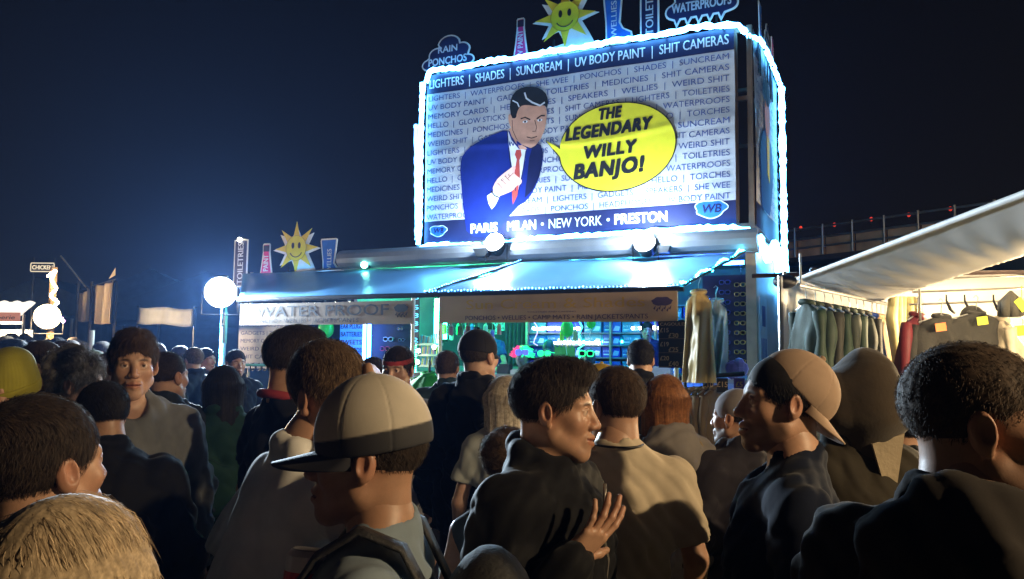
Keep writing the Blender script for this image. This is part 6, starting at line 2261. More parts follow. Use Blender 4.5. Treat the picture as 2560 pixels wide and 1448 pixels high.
def person(label, u, v, Y, yaw=0, head=(0, 0, 0), skin_t='warm', hair='short', hairc='dark', top='tshirt', topc=(.05, .05, .06), leg=(.02, .025, .04), arms=None,
           hands=None, female=False, hat=None, group=None, q=1.0, beard=0., smile=0., H=None, seed=0, lean=(0, 0), width=1.0, sleeve=.62, collar=None, hood=False, extra=None, topname=None, z0=0.0,
           palm=None, neckrot=0, dens=None, twocol=None):
    """A standing figure whose crown is seen at photo pixel u, v at distance Y. q < 1 coarsens far figures."""
    crown = at(u, v, Y)
    hat_h = {None: .012, 'beanie': .022, 'cap': .014, 'trucker': .03, 'capback': .014, 'flatcap': .02, 'bush': .05, 'bandana': .008, 'headband': .012}[hat]
    Hh = (crown.z - z0) - hat_h
    sc = Hh / 1.734
    if H: sc = H / 1.734
    # torso turns with yaw (0 faces away from the camera), head adds its own turn
    ya = math.radians(yaw)
    base = Vector((crown.x, crown.y, z0))
    # keep the crown where the photo has it: the body stands back by the lean
    lx, ly = lean
    Rz = Matrix.Rotation(ya, 3, 'Z')
    base = base - Rz @ Vector((lx, ly, 0)) * sc
    t = thing('person', label, 'person', base, group)
    t.rotation_euler = (0, 0, ya)
    t.scale = (sc, sc, sc)
    hb = .0095 / q
    r_ = np.random.default_rng(seed + 11)
    fw = .90 if female else 1.0
    sw = (.178 if not female else .152) * width
    LX, LY = lx, ly

    def sk(x, y, z):                          # lean the upper body
        k = max(0, min(1, (z - .95) / .65))
        return (x + LX * k, y + LY * k, z)
    ARM = {}
    arms = arms or {}
    for sd, sx in (('L', -1), ('R', 1)):
        sh = sk(sx * sw, -.012, 1.385)
        el, wr = arms.get(sd, ((sx * (sw + .062), -.035, 1.135), (sx * (sw + .075), .055, .905)))
        ARM[sd] = (sh, el, wr)
    # ---- naked body (one surface); head and hands joined on
    s = SDF((-.62, -.50, -.02), (.62, .62, 1.62), hb)
    s.ell((0, 0, .95), (.158 * fw * width, .112, .125), .0)
    s.ell(sk(0, .004, 1.12), (.136 * fw * width, .098, .16), .05)
    s.ell(sk(0, .0, 1.29), (.155 * fw * width, .108, .17), .05)
    s.cap(sk(-sw + .02, -.012, 1.375), sk(sw - .02, -.012, 1.375), .050, .050, .05)
    for sx in (-1, 1):
        s.cap(sk(0, -.02, 1.50), sk(sx * .13, -.016, 1.395), .048, .040, .04)
    s.cap(sk(0, -.022, 1.42), sk(0, .0, 1.56), .056 if not female else .047, .053 if not female else .045, .025)
    if female:
        for sx in (-1, 1): s.ell(sk(sx * .07, .085, 1.28), (.062, .055, .062), .03)
    for sx in (-1, 1):
        s.cap((sx * .088, 0, .93), (sx * .100, .012, .50), .086, .054, .03)
        s.cap((sx * .100, .012, .50), (sx * .102, -.022, .09), .054, .036, .02)
        s.ell((sx * .101, -.025, .34), (.048, .056, .12), .03)
        s.cap((sx * .103, -.03, .045), (sx * .112, .12, .03), .036, .028, .02)
    for sd in 'LR':
        sh, el, wr = ARM[sd]
        s.cap(sh, el, .047 * fw, .038 * fw, .025)
        s.cap(el, wr, .040 * fw, .026 * fw, .012)
    bv, bq = s.mesh()
    bc = np.ones((len(bv), 3)) * (1 + r_.normal(0, .015, (len(bv), 1)))
    # head
    hp, hpi, hr = (math.radians(a) for a in head)
    Hd = Matrix.Translation(Vector(sk(0, .012, 1.610))) @ Matrix.Rotation(hp, 4, 'Z') @ Matrix.Translation((0, 0, -.08)) @ Matrix.Rotation(hpi, 4, 'X') @ Matrix.Rotation(hr, 4, 'Y') @ Matrix.Translation((0, 0, .08))
    hs = 1.0 if not female else .96
    Hd = Hd @ Matrix.Scale(hs, 4)
    hv, hq, hc = head_mesh(.003 if q >= .9 else .0042 if q > .6 else .006, female, beard, smile, 1.0, 0)
    V, Q, C = [bv, apply(Hd, hv)], [bq, hq + len(bv)], [bc, hc]
    n_ = len(bv) + len(hv)
    for sd, sx in (('L', -1), ('R', 1)):
        sh, el, wr = (np.array(a) for a in ARM[sd])
        pose = (hands or {}).get(sd, 'relaxed')
        vv, qq, cc = hand_mesh(pose, .0026 if q >= .9 else .005)
        fd = Vector(wr - el).normalized()
        pn = Vector((palm or {}).get(sd, (-sx, .15, 0)))
        pn = (pn - fd * pn.dot(fd)).normalized()
        xd = pn.cross(fd)                     # thumb side of a right hand
        Hm = np.array([[xd.x, pn.x, fd.x, wr[0]], [xd.y, pn.y, fd.y, wr[1]], [xd.z, pn.z, fd.z, wr[2]], [0, 0, 0, 1]])
        v2 = vv.copy(); q2 = qq
        if sd == 'L': v2[:, 0] *= -1; q2 = qq[:, ::-1]
        V.append(apply(Hm, v2)); Q.append(q2 + n_); C.append(cc); n_ += len(v2)
    body = link_mesh('body', np.concatenate(V), np.concatenate(Q), skin(skin_t), t, np.concatenate(C))
    # ---- upper garment
    inf = {'tshirt': .014, 'shirt': .016, 'jacket': .030, 'hoodie': .028, 'sweater': .022, 'tank': .009, 'coat': .034}[top]
    amp = {'tshirt': .013, 'shirt': .015, 'jacket': .017, 'hoodie': .016, 'sweater': .014, 'tank': .006, 'coat': .017}[top]
    hem = {'tshirt': .83, 'shirt': .80, 'jacket': .82, 'hoodie': .80, 'sweater': .82, 'tank': .86, 'coat': .62}[top]
    hc_ = .0085 / q
    s = SDF((-.64, -.52, hem - .06), (.64, .62, 1.60), hc_)
    s.ell(sk(0, .0, 1.29), (.158 * fw * width + inf, .112 + inf, .19), .0)
    s.cap(sk(0, 0, 1.18), (0, 0, .85), (.120 * fw * width + inf), (.128 * fw * width + inf), .06)
    for sx in (-.5, .5):
        s.cap(sk(sx * .12 * fw * width, 0, 1.2), (sx * .14 * fw * width, 0, hem - .04), .102 + inf, .106 + inf, .05)
    s.cap(sk(-sw + .03, -.012, 1.372), sk(sw - .03, -.012, 1.372), .048 + inf, .048 + inf, .045)
    for sx in (-1, 1):
        s.cap(sk(0, -.02, 1.465), sk(sx * .135, -.016, 1.395), .052 + inf * .6, .042 + inf * .9, .03)
        if female and top != 'coat': s.ell(sk(sx * .07, .085, 1.28), (.066 + inf * .5,) * 3, .03)
    sl = {'tshirt': sleeve, 'shirt': 1.0, 'jacket': 2.0, 'hoodie': 2.0, 'sweater': 2.0, 'tank': 0, 'coat': 2.0}[top]
    if top == 'shirt': sl = sleeve if sleeve != .62 else .75
    cuts = []
    for sd in 'LR':
        sh, el, wr = (np.array(a) for a in ARM[sd])
        if sl <= 0: continue
        if sl <= 1:
            e_ = sh + (el - sh) * (sl + .10)
            s.cap(sh, e_, .049 * fw + inf * 1.1, .047 * fw + inf * 1.25, .03)
            ax_ = (el - sh) / np.linalg.norm(el - sh)
            cuts.append((sh + (el - sh) * sl, ax_))
        else:
            s.cap(sh, el, .049 * fw + inf, .044 * fw + inf, .03)
            s.cap(el, el + (wr - el) * .97, .045 * fw + inf, .033 * fw + inf * .8, .018)
    if collar or top in ('jacket', 'hoodie', 'coat'):
        ch = {'jacket': .018, 'coat': .02, 'hoodie': .024}.get(top, .012)
        for a in np.linspace(0, 2 * PI, 17)[:-1]:
            b = a + 2 * PI / 16
            p_ = lambda w: sk(.068 * math.sin(w) * 1.08, -.014 - .070 * math.cos(w), 1.500 - .030 * (1 - math.cos(w)) * .5 + (.014 if top in ('jacket', 'coat') else 0) * math.cos(w) + (.012 if top in ('jacket', 'coat', 'hoodie') else 0))
            s.cap(p_(a), p_(b), ch, ch, .012)
    if hood:
        s.ell(sk(0, -.105, 1.44), (.115, .062, .085), .03)
        s.ell(sk(0, -.085, 1.49), (.072, .035, .05), .015, cut=True)
    x, y, z = s.grid()
    wgt = .50 + .65 * np.clip((1.42 - z) / .4, 0, 1)
    s.D += (amp * (1.1 * waves(x, y, z, seed + 5, 3, 18, 44, zs=.9) + .8 * waves(x, y, z, seed + 6, 3, 50, 105, zs=.8)) * wgt).astype(np.float32)
    s.half((0, .06, -1), -hem, .004)
    nk = .058 if top not in ('tank',) else .085
    s.cap(sk(0, -.02, 1.40 if top == 'tank' else 1.476), sk(0, .005, 1.62), nk, nk, .006, cut=True)
    if top in ('tshirt', 'tank', 'sweater') and not collar:
        s.cap(sk(0, .03, 1.465), sk(0, .10, 1.465), .05, .05, .01, cut=True)
    for c0_, ax_ in cuts:                     # square sleeve ends
        c0_ = np.array(c0_)
        R_ = .13
        f_ = lambda X, Y_, Z_, c0_=c0_, ax_=ax_: np.maximum(np.abs((X - c0_[0]) * ax_[0] + (Y_ - c0_[1]) * ax_[1] + (Z_ - c0_[2]) * ax_[2] - .06) - .06, np.sqrt((X - c0_[0] - ax_[0] * .06) ** 2 + (Y_ - c0_[1] - ax_[1] * .06) ** 2 + (Z_ - c0_[2] - ax_[2] * .06) ** 2) - R_)
        s._mix(f_, c0_ - .14, c0_ + .14, .004, True)
    tv, tq = s.mesh()
    nm = topname or {'tshirt': 't_shirt', 'shirt': 'shirt', 'jacket': 'jacket', 'hoodie': 'hoodie', 'sweater': 'sweater', 'tank': 'tank_top', 'coat': 'coat'}[top]
    tm = cloth('cloth_%02d%02d%02d_%s' % (*(int(c_ * 99) for c_ in topc), top), topc, .7 if top in ('jacket', 'coat') else .9)
    link_mesh(nm, tv, tq, tm, t)
    # ---- trousers
    s = SDF((-.30, -.22, .03), (.30, .25, 1.02), .011 / q)
    s.ell((0, 0, .95), (.168 * fw * width, .122, .11), .0)
    for sx in (-1, 1):
        s.cap((sx * .088, 0, .92), (sx * .100, .012, .50), .096, .070, .03)
        s.cap((sx * .100, .012, .50), (sx * .102, -.018, .08), .070, .058, .02)
    x, y, z = s.grid()
    s.D += (.006 * waves(x, y, z, seed + 9, 5, 20, 60, zs=.9)).astype(np.float32)
    s.half((0, 0, -1), -.075, .004)
    s.half((0, 0, 1), .99, .004)
    lv, lq = s.mesh()
    link_mesh('trousers', lv, lq, cloth('trouser_%02d%02d%02d' % tuple(int(c_ * 99) for c_ in leg), leg, .8), t)
    for sx in (-1, 1):
        k_ = round(.008 / q, 4)
        if k_ not in LEGM:
            s = SDF((-.07, -.10, -.01), (.07, .21, .13), k_)
            s.cap((0, -.045, .05), (0, .02, .055), .044, .044, .0).cap((0, .02, .045), (.005, .145, .036), .046, .036, .03)
            s.half((0, 0, -1), -.008, .004); s.half((0, 0, 1), .095, .006)
            LEGM[k_] = s.mesh()
        fv, fq = LEGM[k_]
        so = link_mesh('shoe', fv * np.array((sx, 1, 1)) + np.array((sx * .105, 0, 0)), fq if sx > 0 else fq[:, ::-1], M('shoe_dark', (.02, .018, .016), .5), t)
    # ---- hair and hats
    dn = dens if dens is not None else (1.0 if q >= .9 else .5 if q > .6 else .22)
    if hair:
        hv, hq, ht = hair_mesh(hair, .0032 if q >= .9 else .005 if q > .6 else .007, seed % 5, dn)
        if hat in ('beanie', 'cap', 'trucker', 'capback', 'flatcap', 'bush', 'bandana'):
            # hair is flattened under the hat
            hv = hv.copy()
            kz = np.clip((hv[:, 2] - .02) / .03, 0, 1)[:, None]
            cn = np.array((0, -.014, .036))
            d_ = (hv - cn) / np.array((.080, .100, .088)); dl_ = np.linalg.norm(d_, axis=1)[:, None]
            hv = np.where((dl_ > 1) & (kz > 0), cn + (hv - cn) * (1 + (1 / np.maximum(dl_, 1) - 1) * kz), hv)
        link_mesh('hair', apply(Hd, hv), hq, hairmat(hairc, HAIRC[hairc]), t, ht)
    hx = dict(extra or {})
    hcol = hx.get('hat', (.02, .02, .025))
    hm = cloth('hat_%02d%02d%02d' % tuple(int(c_ * 99) for c_ in hcol), hcol, .75)
    if hat == 'beanie':
        v_, q_ = beanie_mesh(.004 / q); o = link_mesh('beanie', apply(Hd, v_), q_, hm, t)
        s = SDF((-.12, -.14, -.05), (.12, .14, .06), .004 / q)
        s.ell((0, -.014, .030), (.0925, .1125, .09), 0); s.half((0, -.28, -1), .016, .004); s.half((0, .28, 1), .030, .004)
        v_, q_ = s.mesh(); link_mesh('turn_up', apply(Hd, v_), q_, hm, o)
    if hat in ('cap', 'trucker', 'capback', 'flatcap'):
        Hc = Hd @ (Matrix.Rotation(PI, 4, 'Z') @ Matrix.Translation((0, .028, 0)) if hat == 'capback' else Matrix.Identity(4)) @ Matrix.Rotation(math.radians(hx.get('tilt', 0)), 4, 'X')
        ex = .006 if hat == 'trucker' else 0
        v_, q_ = cap_mesh(.003 / q, tall=.022 if hat == 'trucker' else .0, extra=ex)
        if twocol:
            k_ = np.clip((v_[:, 2] - (.050 - v_[:, 1] * .12)) / .003 + .5, 0, 1)[:, None]
            ca_, cb_ = np.array(twocol[0]), np.array(twocol[1])
            o = link_mesh('cap', apply(Hc, v_), q_, M('two_tone_cap', (1, 1, 1), .75, var=.1, scale=14, bump=.03, bscale=300, attr='tint'), t, ca_ * k_ + cb_ * (1 - k_))
            bm_ = cloth('cap_dark', twocol[1], .7)
        else:
            o = link_mesh('cap', apply(Hc, v_), q_, hm, t); bm_ = hm
        v_, f_ = brim_grid(hx.get('brim', .072), .016, extra=ex)
        q4 = np.array([f for f in f_ if len(f) == 4])
        link_mesh('brim', apply(Hc, v_), q4, bm_, o)
    if hat == 'headband':
        s = SDF((-.12, -.15, .0), (.12, .14, .12), .004)
        s.ell((0, -.012, .036), (.0835, .1045, .094), 0); s.half((0, -.18, -1), -.038, .003); s.half((0, .18, 1), .066, .003)
        v_, q_ = s.mesh(); link_mesh('headband', apply(Hd, v_), q_, hm, t)
    if hat == 'bandana':
        s = SDF((-.12, -.15, -.06), (.12, .14, .16), .004 / q)
        s.ell((0, -.014, .036), (.083, .1035, .091), 0); s.half((0, -.25, -1), -.004, .003)
        s.ell((0, -.118, .0), (.02, .016, .016), .006)
        x, y, z = s.grid(); s.D += (.0014 * waves(x, y, z, seed, 4, 50, 110)).astype(np.float32)
        v_, q_ = s.mesh(); link_mesh('bandana', apply(Hd, v_), q_, hm, t)
    _root[t.name] = base
    return t, Hd, sk
# ------------------------------------------------------------------ the crowd, nearest first
NAVYT, BLK, CHAR, GREY = (.007, .010, .022), (.007, .007, .008), (.018, .018, .021), (.14, .14, .15)
BEIGE, WHT, JEAN = (.54, .45, .33), (.82, .80, .76), (.03, .05, .10)

# foreground
person('blonde woman seen from behind in the near corner, only her head showing', 165, 1222, .85, -8, (-4, -4, 0), 'pale', 'bob', 'blonde', 'jacket', BLK, JEAN, female=True, seed=3)
person('person with dark ruffled hair close by, turned away above the blonde woman', 112, 972, 1.32, -20, (-6, 4, 0), 'warm', 'short', 'dark', 'hoodie', CHAR, JEAN, seed=4)
T9, H9, S9 = person('man in a pale trucker cap with dark peak, can under his chin', 940, 938, 1.45, 88, (2, 0, 0), 'tan', 'crop', 'dark', 'tshirt', (.20, .25, .30), JEAN,
                    arms={'L': ((-.27, .20, 1.09), (-.135, .165, 1.285))}, hands={'L': 'grip'}, palm={'L': (.7, -.5, .2)}, hat='trucker', twocol=((.56, .50, .42), (.03, .03, .036)), seed=5, extra={'brim': .088, 'tilt': -4})
person('leaning man in a loose white shirt with a fist at his brow', 815, 842, 1.92, -58, (-64, -10, 6), 'warm', 'short', 'light', 'shirt', WHT, JEAN,
       arms={'R': ((.33, .12, 1.38), (.13, .20, 1.60))}, hands={'R': 'fist'}, palm={'R': (-.6, -.6, -.2)}, seed=6, lean=(0, .13), width=1.08, collar=True)
person('young man smiling in profile, dark jacket, hand spread before his chest', 1372, 890, 2.0, -118, (16, -3, 0), 'warm', 'fade', 'dark', 'jacket', (.010, .008, .007), BLK,
       arms={'R': ((.26, -.03, 1.09), (.17, .13, 1.285))}, hands={'R': 'spread'}, palm={'R': (-.5, -.3, .7)}, smile=1.0, seed=7, collar=True)
person('woman with curly bunned hair and bare arms in a grey vest', 1272, 1058, 2.35, -12, (-10, 0, 0), 'warm', 'bun', 'brown', 'tank', (.06, .075, .09), JEAN, female=True, seed=8)
person('man in a beige t shirt seen from behind with a dark neck cord', 1540, 910, 2.5, 6, (26, -3, 0), 'warm', 'short', 'brown', 'tshirt', BEIGE, (.10, .12, .16), seed=9, width=1.05, sleeve=.78)
person('man in a navy t shirt and backwards cap facing left in profile', 1962, 868, 2.0, 74, (14, 2, 0), 'warm', 'short', 'black', 'tshirt', NAVYT, BLK, hat='capback', seed=10, extra={'hat': (.36, .25, .18), 'tilt': -38}, width=1.08, beard=.5, sleeve=.75)
person('large short haired man filling the edge of the picture in a dark zip hoodie', 2430, 836, 1.2, -56, (-56, -2, 0), 'tan', 'crop', 'brown', 'hoodie', (.022, .018, .016), BLK, seed=11, hood=True, width=1.1, beard=.6)
# hat wearer between the backwards cap and the large man
TH, HH_, _ = person('person in a large loose brown hood with a turned up flap, from behind', 2120, 858, 2.45, 8, (0, 20, 6), 'warm', 'short', 'brown', 'jacket', (.03, .024, .015), BLK, seed=12, H=1.70)
person('person in a black hooded top standing beyond the large brown hood', 2248, 985, 3.0, 20, (0, 0, 0), 'warm', 'short', 'black', 'hoodie', BLK, BLK, seed=13, hood=True)

# second row
person('man in a black flat cap and dark jacket with gold shoulder cord, from behind', 1198, 816, 4.0, -22, (-14, 4, 0), 'pale', 'crop', 'dark', 'jacket', (.010, .010, .012), BLK, hat='flatcap', seed=14, width=.92, collar=True, extra={'hat': (.013, .012, .014), 'brim': .045, 'tilt': -6})
person('dark haired man in a navy polo shirt with a red collar', 728, 812, 3.0, -48, (-10, -4, 0), 'warm', 'fade', 'dark', 'tshirt', (.014, .016, .026), BLK, seed=15)
person('ginger long haired girl in a grey hoodie seen from behind', 1662, 930, 3.2, 4, (-8, 0, 0), 'pale', 'bob', 'ginger', 'hoodie', (.20, .18, .17), JEAN, female=True, seed=16, hood=True)
person('bearded man in a grey bandana and dark shirt beside the backwards cap', 1842, 968, 3.2, 22, (26, 0, 0), 'warm', 'crop', 'dark', 'jacket', (.025, .022, .028), BLK, hat='bandana', seed=17, extra={'hat': (.24, .22, .23)}, beard=1.0)
person('boy in a red headband and pale grey t shirt turned towards the camera', 1000, 862, 4.4, 152, (12, -4, 0), 'pale', 'short', 'dark', 'tshirt', (.36, .35, .36), JEAN, hat='headband', seed=18, extra={'hat': (.42, .05, .05)})
person('person in a peaked mustard yellow cap and pale top behind the beige t shirt', 1492, 902, 3.5, 40, (20, 0, 12), 'warm', 'short', 'dark', 'tshirt', (.42, .44, .40), JEAN, hat='cap', seed=19, extra={'hat': (.50, .33, .04), 'brim': .06})
person('fair haired person in a pale top between the flat cap and the smiling young man', 1266, 934, 3.6, -6, (-12, 0, 0), 'pale', 'bob', 'pale', 'tshirt', (.34, .36, .34), JEAN, female=True, seed=20)
person('dark haired man in a black jacket at the counter near the price board', 1602, 846, 5.3, -4, (-6, 0, 0), 'warm', 'short', 'black', 'jacket', BLK, BLK, seed=21, q=.8)
person('dark haired person at the counter just left of the flat cap', 1120, 874, 5.6, 10, (-24, 0, 0), 'warm', 'short', 'brown', 'jacket', (.02, .04, .05), BLK, seed=22, q=.8)
person('dark haired person half hidden beside the headband boy', 932, 890, 5.2, 20, (10, 0, 0), 'warm', 'short', 'dark', 'hoodie', CHAR, BLK, seed=23, q=.8)
# sellers inside the trailer
ps = T(*hit(1618, 800, -.95)[:1], -.95, 0)
Ysel = (R0 + E_ * hit(1618, 800, -.95)[0] + N_ * -.95).y
person('seller with a pale blue lit face inside the trailer near the price board', 1618, 803, Ysel, 168, (6, -6, 0), 'pale', 'short', 'black', 'tshirt', (.03, .03, .09), BLK, seed=24, q=.8, z0=.62)
Ysel = (R0 + E_ * hit(1232, 812, -.95)[0] + N_ * -.95).y
person('seller in a blue t shirt leaning on the trailer counter', 1226, 806, Ysel, 150, (10, -14, 0), 'pale', 'short', 'dark', 'tshirt', (.03, .07, .28), BLK, seed=25, q=.8, z0=.62,
       arms={'L': ((-.34, .12, 1.10), (-.24, .34, .93))})

# the crowd left of the awning
person('tall youth in a grey sweater with swept brown hair facing the camera side', 336, 822, 3.1, -148, (-4, -2, 0), 'pale', 'quiff', 'brown', 'sweater', (.16, .17, .18), JEAN, seed=26)
person('person with curly grey hair in a dark jacket in right profile', 186, 878, 3.3, -82, (0, -4, 0), 'warm', 'curly', 'grey', 'jacket', BLK, BLK, seed=27, width=1.1)
person('person in a yellow beanie at the picture edge', 30, 878, 2.7, 150, (20, -4, 0), 'warm', 'short', 'dark', 'jacket', (.04, .035, .03), BLK, hat='beanie', seed=28, extra={'hat': (.30, .27, .03)})
person('woman with long dark hair facing the camera by the yellow beanie', 106, 846, 3.5, 172, (0, 0, 0), 'warm', 'long', 'dark', 'hoodie', (.05, .045, .045), JEAN, female=True, seed=29)
person('person in dark jacket and jeans with back turned near the tall youth', 420, 873, 3.9, -14, (-10, 0, 0), 'warm', 'crop', 'dark', 'jacket', (.018, .024, .03), (.03, .07, .12), seed=30)
person('long dark haired woman in a dark green jacket under the glaring floodlight', 558, 908, 3.9, 24, (20, 0, 0), 'pale', 'long', 'black', 'jacket', (.015, .045, .035), BLK, female=True, seed=31)
person('person in a black jacket hunched in front of the tall youth', 268, 948, 2.75, 30, (30, -16, 0), 'warm', 'short', 'black', 'jacket', BLK, BLK, seed=32, width=1.1, lean=(0, .06))
person('person in a grey green cap between the curly hair and the tall youth', 232, 872, 6.3, 160, (-20, 0, 0), 'warm', 'short', 'brown', 'jacket', (.05, .07, .10), BLK, hat='cap', seed=33, q=.8, extra={'hat': (.22, .27, .20)})
person('brown haired person directly behind the tall youth', 272, 878, 5.0, 30, (0, 0, 0), 'warm', 'bob', 'brown', 'hoodie', (.08, .05, .03), JEAN, female=True, seed=34, q=.8)
person('person in a dim brown coat right of the warm floodlight', 158, 850, 5.6, 170, (10, 0, 0), 'warm', 'short', 'brown', 'coat', (.10, .07, .03), BLK, seed=35, q=.8)

# far heads beyond, in the glow of the warm floodlight
rf = random.Random(11)
FAR = [(16, 838, 8.5, 'short', BLK), (40, 846, 7.5, 'fringe', CHAR), (66, 838, 9.5, 'short', (.08, .05, .03)), (84, 850, 8.0, 'bob', CHAR), (120, 846, 10.5, 'short', BLK), (146, 842, 9.0, 'short', (.06, .06, .08)),
       (176, 848, 8.2, 'short', BLK), (204, 850, 9.6, 'bob', CHAR), (186, 842, 11.5, 'short', (.10, .10, .11)), (256, 852, 9.0, 'short', BLK), (300, 846, 10.5, 'short', CHAR), (396, 856, 8.2, 'short', BLK), (452, 862, 8.8, 'bob', CHAR), (486, 866, 7.6, 'short', BLK), (515, 868, 8.4, 'short', (.05, .05, .06)), (590, 872, 7.2, 'short', BLK), (30, 832, 12.5, 'short', CHAR), (100, 834, 13.0, 'short', BLK), (62, 832, 14.0, 'bob', BLK)]
FL_ = ['dark head farthest into the picture corner', 'fringed head in a charcoal top by the corner', 'head in a brown top left of the warm floodlight', 'bobbed head just left of the warm floodlight', 'dark head under the warm floodlight', 'head in a grey blue top right of the warm floodlight',
       'dark head below the drapes line post', 'bobbed head under the narrow drape', 'small far head in a grey top under the drapes', 'dark head under the wide drape', 'far head right of the wide drape', 'dark head under the pale banner', 'bobbed head under the middle of the pale banner', 'dark head under the right end of the pale banner', 'head in a grey top left of the glaring floodlight pole', 'dark head behind the rope wound pole', 'small far head before the lit food stall', 'small far head beneath the chicken sign', 'tiny far bobbed head between food stall and floodlight']
for (u, v, Y, hr_, tc), lb in zip(FAR, FL_):
    person(lb, u, v, Y, rf.uniform(-180, 180), (rf.uniform(-20, 20), 0, 0), rf.choice(['warm', 'pale', 'tan']), hr_, rf.choice(['dark', 'black', 'brown', 'light']), rf.choice(['jacket', 'hoodie']), tc, BLK, seed=rf.randrange(5), q=.5, group='far crowd on the field', female=hr_ == 'bob')


# ------------------------------------------------------------------ things people carry or wear
def local_mesh(mb, name, mat, t, smooth=True):
    """Link a shape given in a person's own frame as a child of that person."""
    me = D.meshes.new(name)
    me.from_pydata(np.concatenate(mb.v).tolist(), [], mb.f)
    me.materials.append(mat)
    me.polygons.foreach_set('use_smooth', [smooth] * len(me.polygons))
    o = D.objects.new(name, me); COL.objects.link(o); o.parent = t
    return o


def find(words_):
    return next(o for o in D.objects if o.parent is None and o.get('label', '').startswith(words_))


# trucker cap man: backpack (a thing he carries) with its strap over the near shoulder
Mx = Matrix.Translation(T9.location) @ Matrix.Rotation(T9.rotation_euler.z, 4, 'Z') @ Matrix.Scale(T9.scale.x, 4)
def W9(x, y, z): return Mx @ Vector((x, y, z))
bp_ = thing('backpack', 'dark backpack on the back of the trucker cap man with straps over his shoulders', 'backpack', W9(0, -.24, .98))
m = MB()
P = []
c_ = W9(0, -.22, 1.20)
m.ball(c_, (.11, .17, .24), 20, 14)
m.build('bag', M('backpack_cloth', (.018, .018, .02), .7, bump=.3, bscale=120), bp_, smooth=True)
for sx in (-1, 1):
    m = MB()
    pts = [(sx * .10, -.14, 1.36), (sx * .115, -.08, 1.475), (sx * .12, -.005, 1.505), (sx * .125, .07, 1.46), (sx * .125, .135, 1.36), (sx * .135, .145, 1.24), (sx * .16, .09, 1.12), (sx * .17, .0, 1.06), (sx * .12, -.13, 1.05)]
    fine = []
    for i in range(len(pts) - 1):
        for k in range(4): fine.append(lerp(pts[i], pts[i + 1], k / 4))
    fine.append(Vector(pts[-1]))
    rows = []
    for i, p_ in enumerate(fine):
        rows.append([W9(p_.x - .026, p_.y, p_.z), W9(p_.x, p_.y + .004, p_.z + .006), W9(p_.x + .026, p_.y, p_.z)])
    m.sheet(rows, .006)
    m.build('strap', M('backpack_strap', (.02, .02, .022), .6, bump=.3, bscale=160), bp_, smooth=True)
# his red and white drinks can
cb = W9(-.075, .115, 1.325); ct = W9(-.06, .105, 1.448)
ax_ = (ct - cb).normalized()
cn = thing('drink_can', 'red and white drinks can in the hand of the trucker cap man', 'can', cb)
m = MB(); m.tube([cb, cb + ax_ * .006, cb + ax_ * .115, cb + ax_ * .124], [.026, .033, .033, .027], 24); m.build('can_body', M('can_white', (.62, .58, .55), .28, .3), cn)
m = MB(); m.tube([cb + ax_ * .03, cb + ax_ * .09], .0335, 24, caps=False); m.build('label_band', M('can_red', (.65, .05, .04), .3), cn)
m = MB(); m.tube([cb + ax_ * .1241, cb + ax_ * .126], [.026, .024], 24); m.build('lid', METAL, cn)
# beige t shirt man's neck cord
pb_ = find('man in a beige')
m = MB(); m.tube([(.080 * math.sin(a), -.016 - .092 * math.cos(a), 1.497 - .004 * math.cos(a)) for a in np.linspace(0, 2 * PI, 30, endpoint=False)], .004, 6, closed=True)
local_mesh(m, 'neck_cord', BLACKP, pb_)
# gold cord on the flat cap man
pf = find('man in a black flat')
m = MB(); m.tube([(.155, -.045, 1.49), (.165, -.075, 1.44), (.155, -.10, 1.40), (.166, -.115, 1.36), (.158, -.12, 1.32)], .007, 6)
local_mesh(m, 'gold_cord', M('gold_cord', (.62, .42, .12), .35, .5), pf)
# red collar on the navy polo
pn_ = find('dark haired man in a navy polo')
m = MB(); m.tube([(.078 * math.sin(a), -.016 - .082 * math.cos(a), 1.488 + .016 * math.cos(a)) for a in np.linspace(0, 2 * PI, 30, endpoint=False)], .016, 8, closed=True)
local_mesh(m, 'collar', M('red_collar', (.32, .03, .04), .8), pn_)
# jacket details on the smiling man: zip line and lapels
py = find('young man smiling')
m = MB()
m.tube([(.012 * math.sin(i), .152 + .004 * math.sin(i * 2), 1.44 - i * .045) for i in range(13)], .005, 6)
local_mesh(m, 'zip', M('steel_zip', (.5, .45, .4), .3, .8), py)
# zip hoodie of the large man: pale shoulder yoke and cords
pl = find('large short haired')
m = MB(); m.tube([(.0, .172, 1.44 - i * .05) for i in range(12)], .006, 6); local_mesh(m, 'zip', M('steel_zip', (.5, .45, .4)), pl)
for sx in (-1, 1):
    m = MB(); m.tube([(sx * .05, .13, 1.46), (sx * .055, .165, 1.40), (sx * .05, .178, 1.30), (sx * .052, .18, 1.24)], .004, 6); local_mesh(m, 'draw_cord', M('pale_cord', (.5, .42, .32), .7), pl)
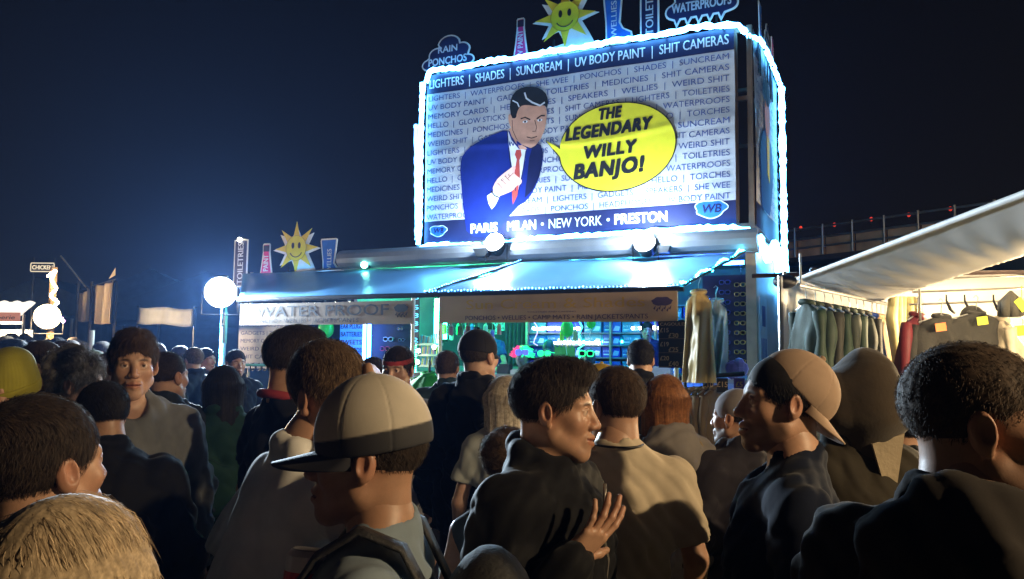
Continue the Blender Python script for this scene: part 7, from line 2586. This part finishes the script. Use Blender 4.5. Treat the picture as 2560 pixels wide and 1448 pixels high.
# big loose brown hood in its wearer's frame
s = SDF((-.26, -.24, -.20), (.26, .22, .26), .005)
s.ell((0, -.03, .03), (.120, .130, .125), 0)
s.ell((.125, -.035, .015), (.040, .06, .045), .09).ell((-.105, -.03, .0), (.035, .06, .05), .09).ell((.0, -.03, .150), (.035, .05, .025), .08).ell((.03, -.06, -.10), (.075, .07, .07), .07)
s.ell((0, .12, -.02), (.085, .11, .12), .03, cut=True)
x, y, z = s.grid(); s.D += (.006 * waves(x, y, z, 4, 4, 16, 50)).astype(np.float32)
hatm = M('brown_hood_cloth', (.042, .027, .013), .9, var=.2, bump=.1, bscale=120, sheen=.2)
v_, q_ = s.mesh(); link_mesh('hood', apply(HH_, v_), q_, hatm, TH)
m = MB()
m.sheet([[Vector((-.075 - .10 * i / 8, -.02 + .03 * j / 6 - .02 * i / 8, .085 + .055 * (i / 8) ** 1.5 - .05 * (1 - j / 6) * (1 - i / 12))) for j in range(7)] for i in range(9)], .008); m.v = [apply(HH_, np.concatenate(m.v))]
local_mesh(m, 'hood_flap', M('pink_brown_flap', (.30, .19, .13), .8), TH)
m = MB(); m.tube([(.08, -.05, .05), (.085, -.07, -.06), (.065, -.10, -.12)], .003, 5); m.ball((.062, -.105, -.13), (.012, .012, .016), 10, 8); m.v = [apply(HH_, np.concatenate(m.v))]
local_mesh(m, 'chin_cord', M('toggle', (.30, .22, .15), .5), TH)
m = MB()
# pale neckerchief below the hat
m.prism([(-.03, .0), (.07, .03), (.055, -.14), (.03, -.16)], (.02, -.125, 1.50), (1, 0, 0), (0, -.15, 1), (0, -1, 0), .008)
local_mesh(m, 'neckerchief', M('pale_neckerchief', (.38, .30, .20), .8, bump=.3), TH, False)
# ginger girl's tan shoulder bag
pg = find('ginger long')
Mx = Matrix.Translation(pg.location) @ Matrix.Rotation(pg.rotation_euler.z, 4, 'Z') @ Matrix.Scale(pg.scale.x, 4)
bg = thing('shoulder_bag', 'small tan shoulder bag hanging at the side of the ginger girl', 'bag', Mx @ Vector((.22, -.02, .85)))
m = MB(); m.ball(Mx @ Vector((.235, -.03, .98)), (.05, .08, .12), 16, 12); m.build('bag', M('tan_bag', (.26, .19, .10), .6, bump=.3), bg, smooth=True)
m = MB(); m.tube([Mx @ Vector(p_) for p_ in ((.24, -.05, 1.08), (.20, -.09, 1.30), (.12, -.085, 1.46), (.06, -.03, 1.49), (-.02, .10, 1.42))], .010, 6); m.build('strap', M('tan_strap', (.22, .16, .08), .6), bg, smooth=True)
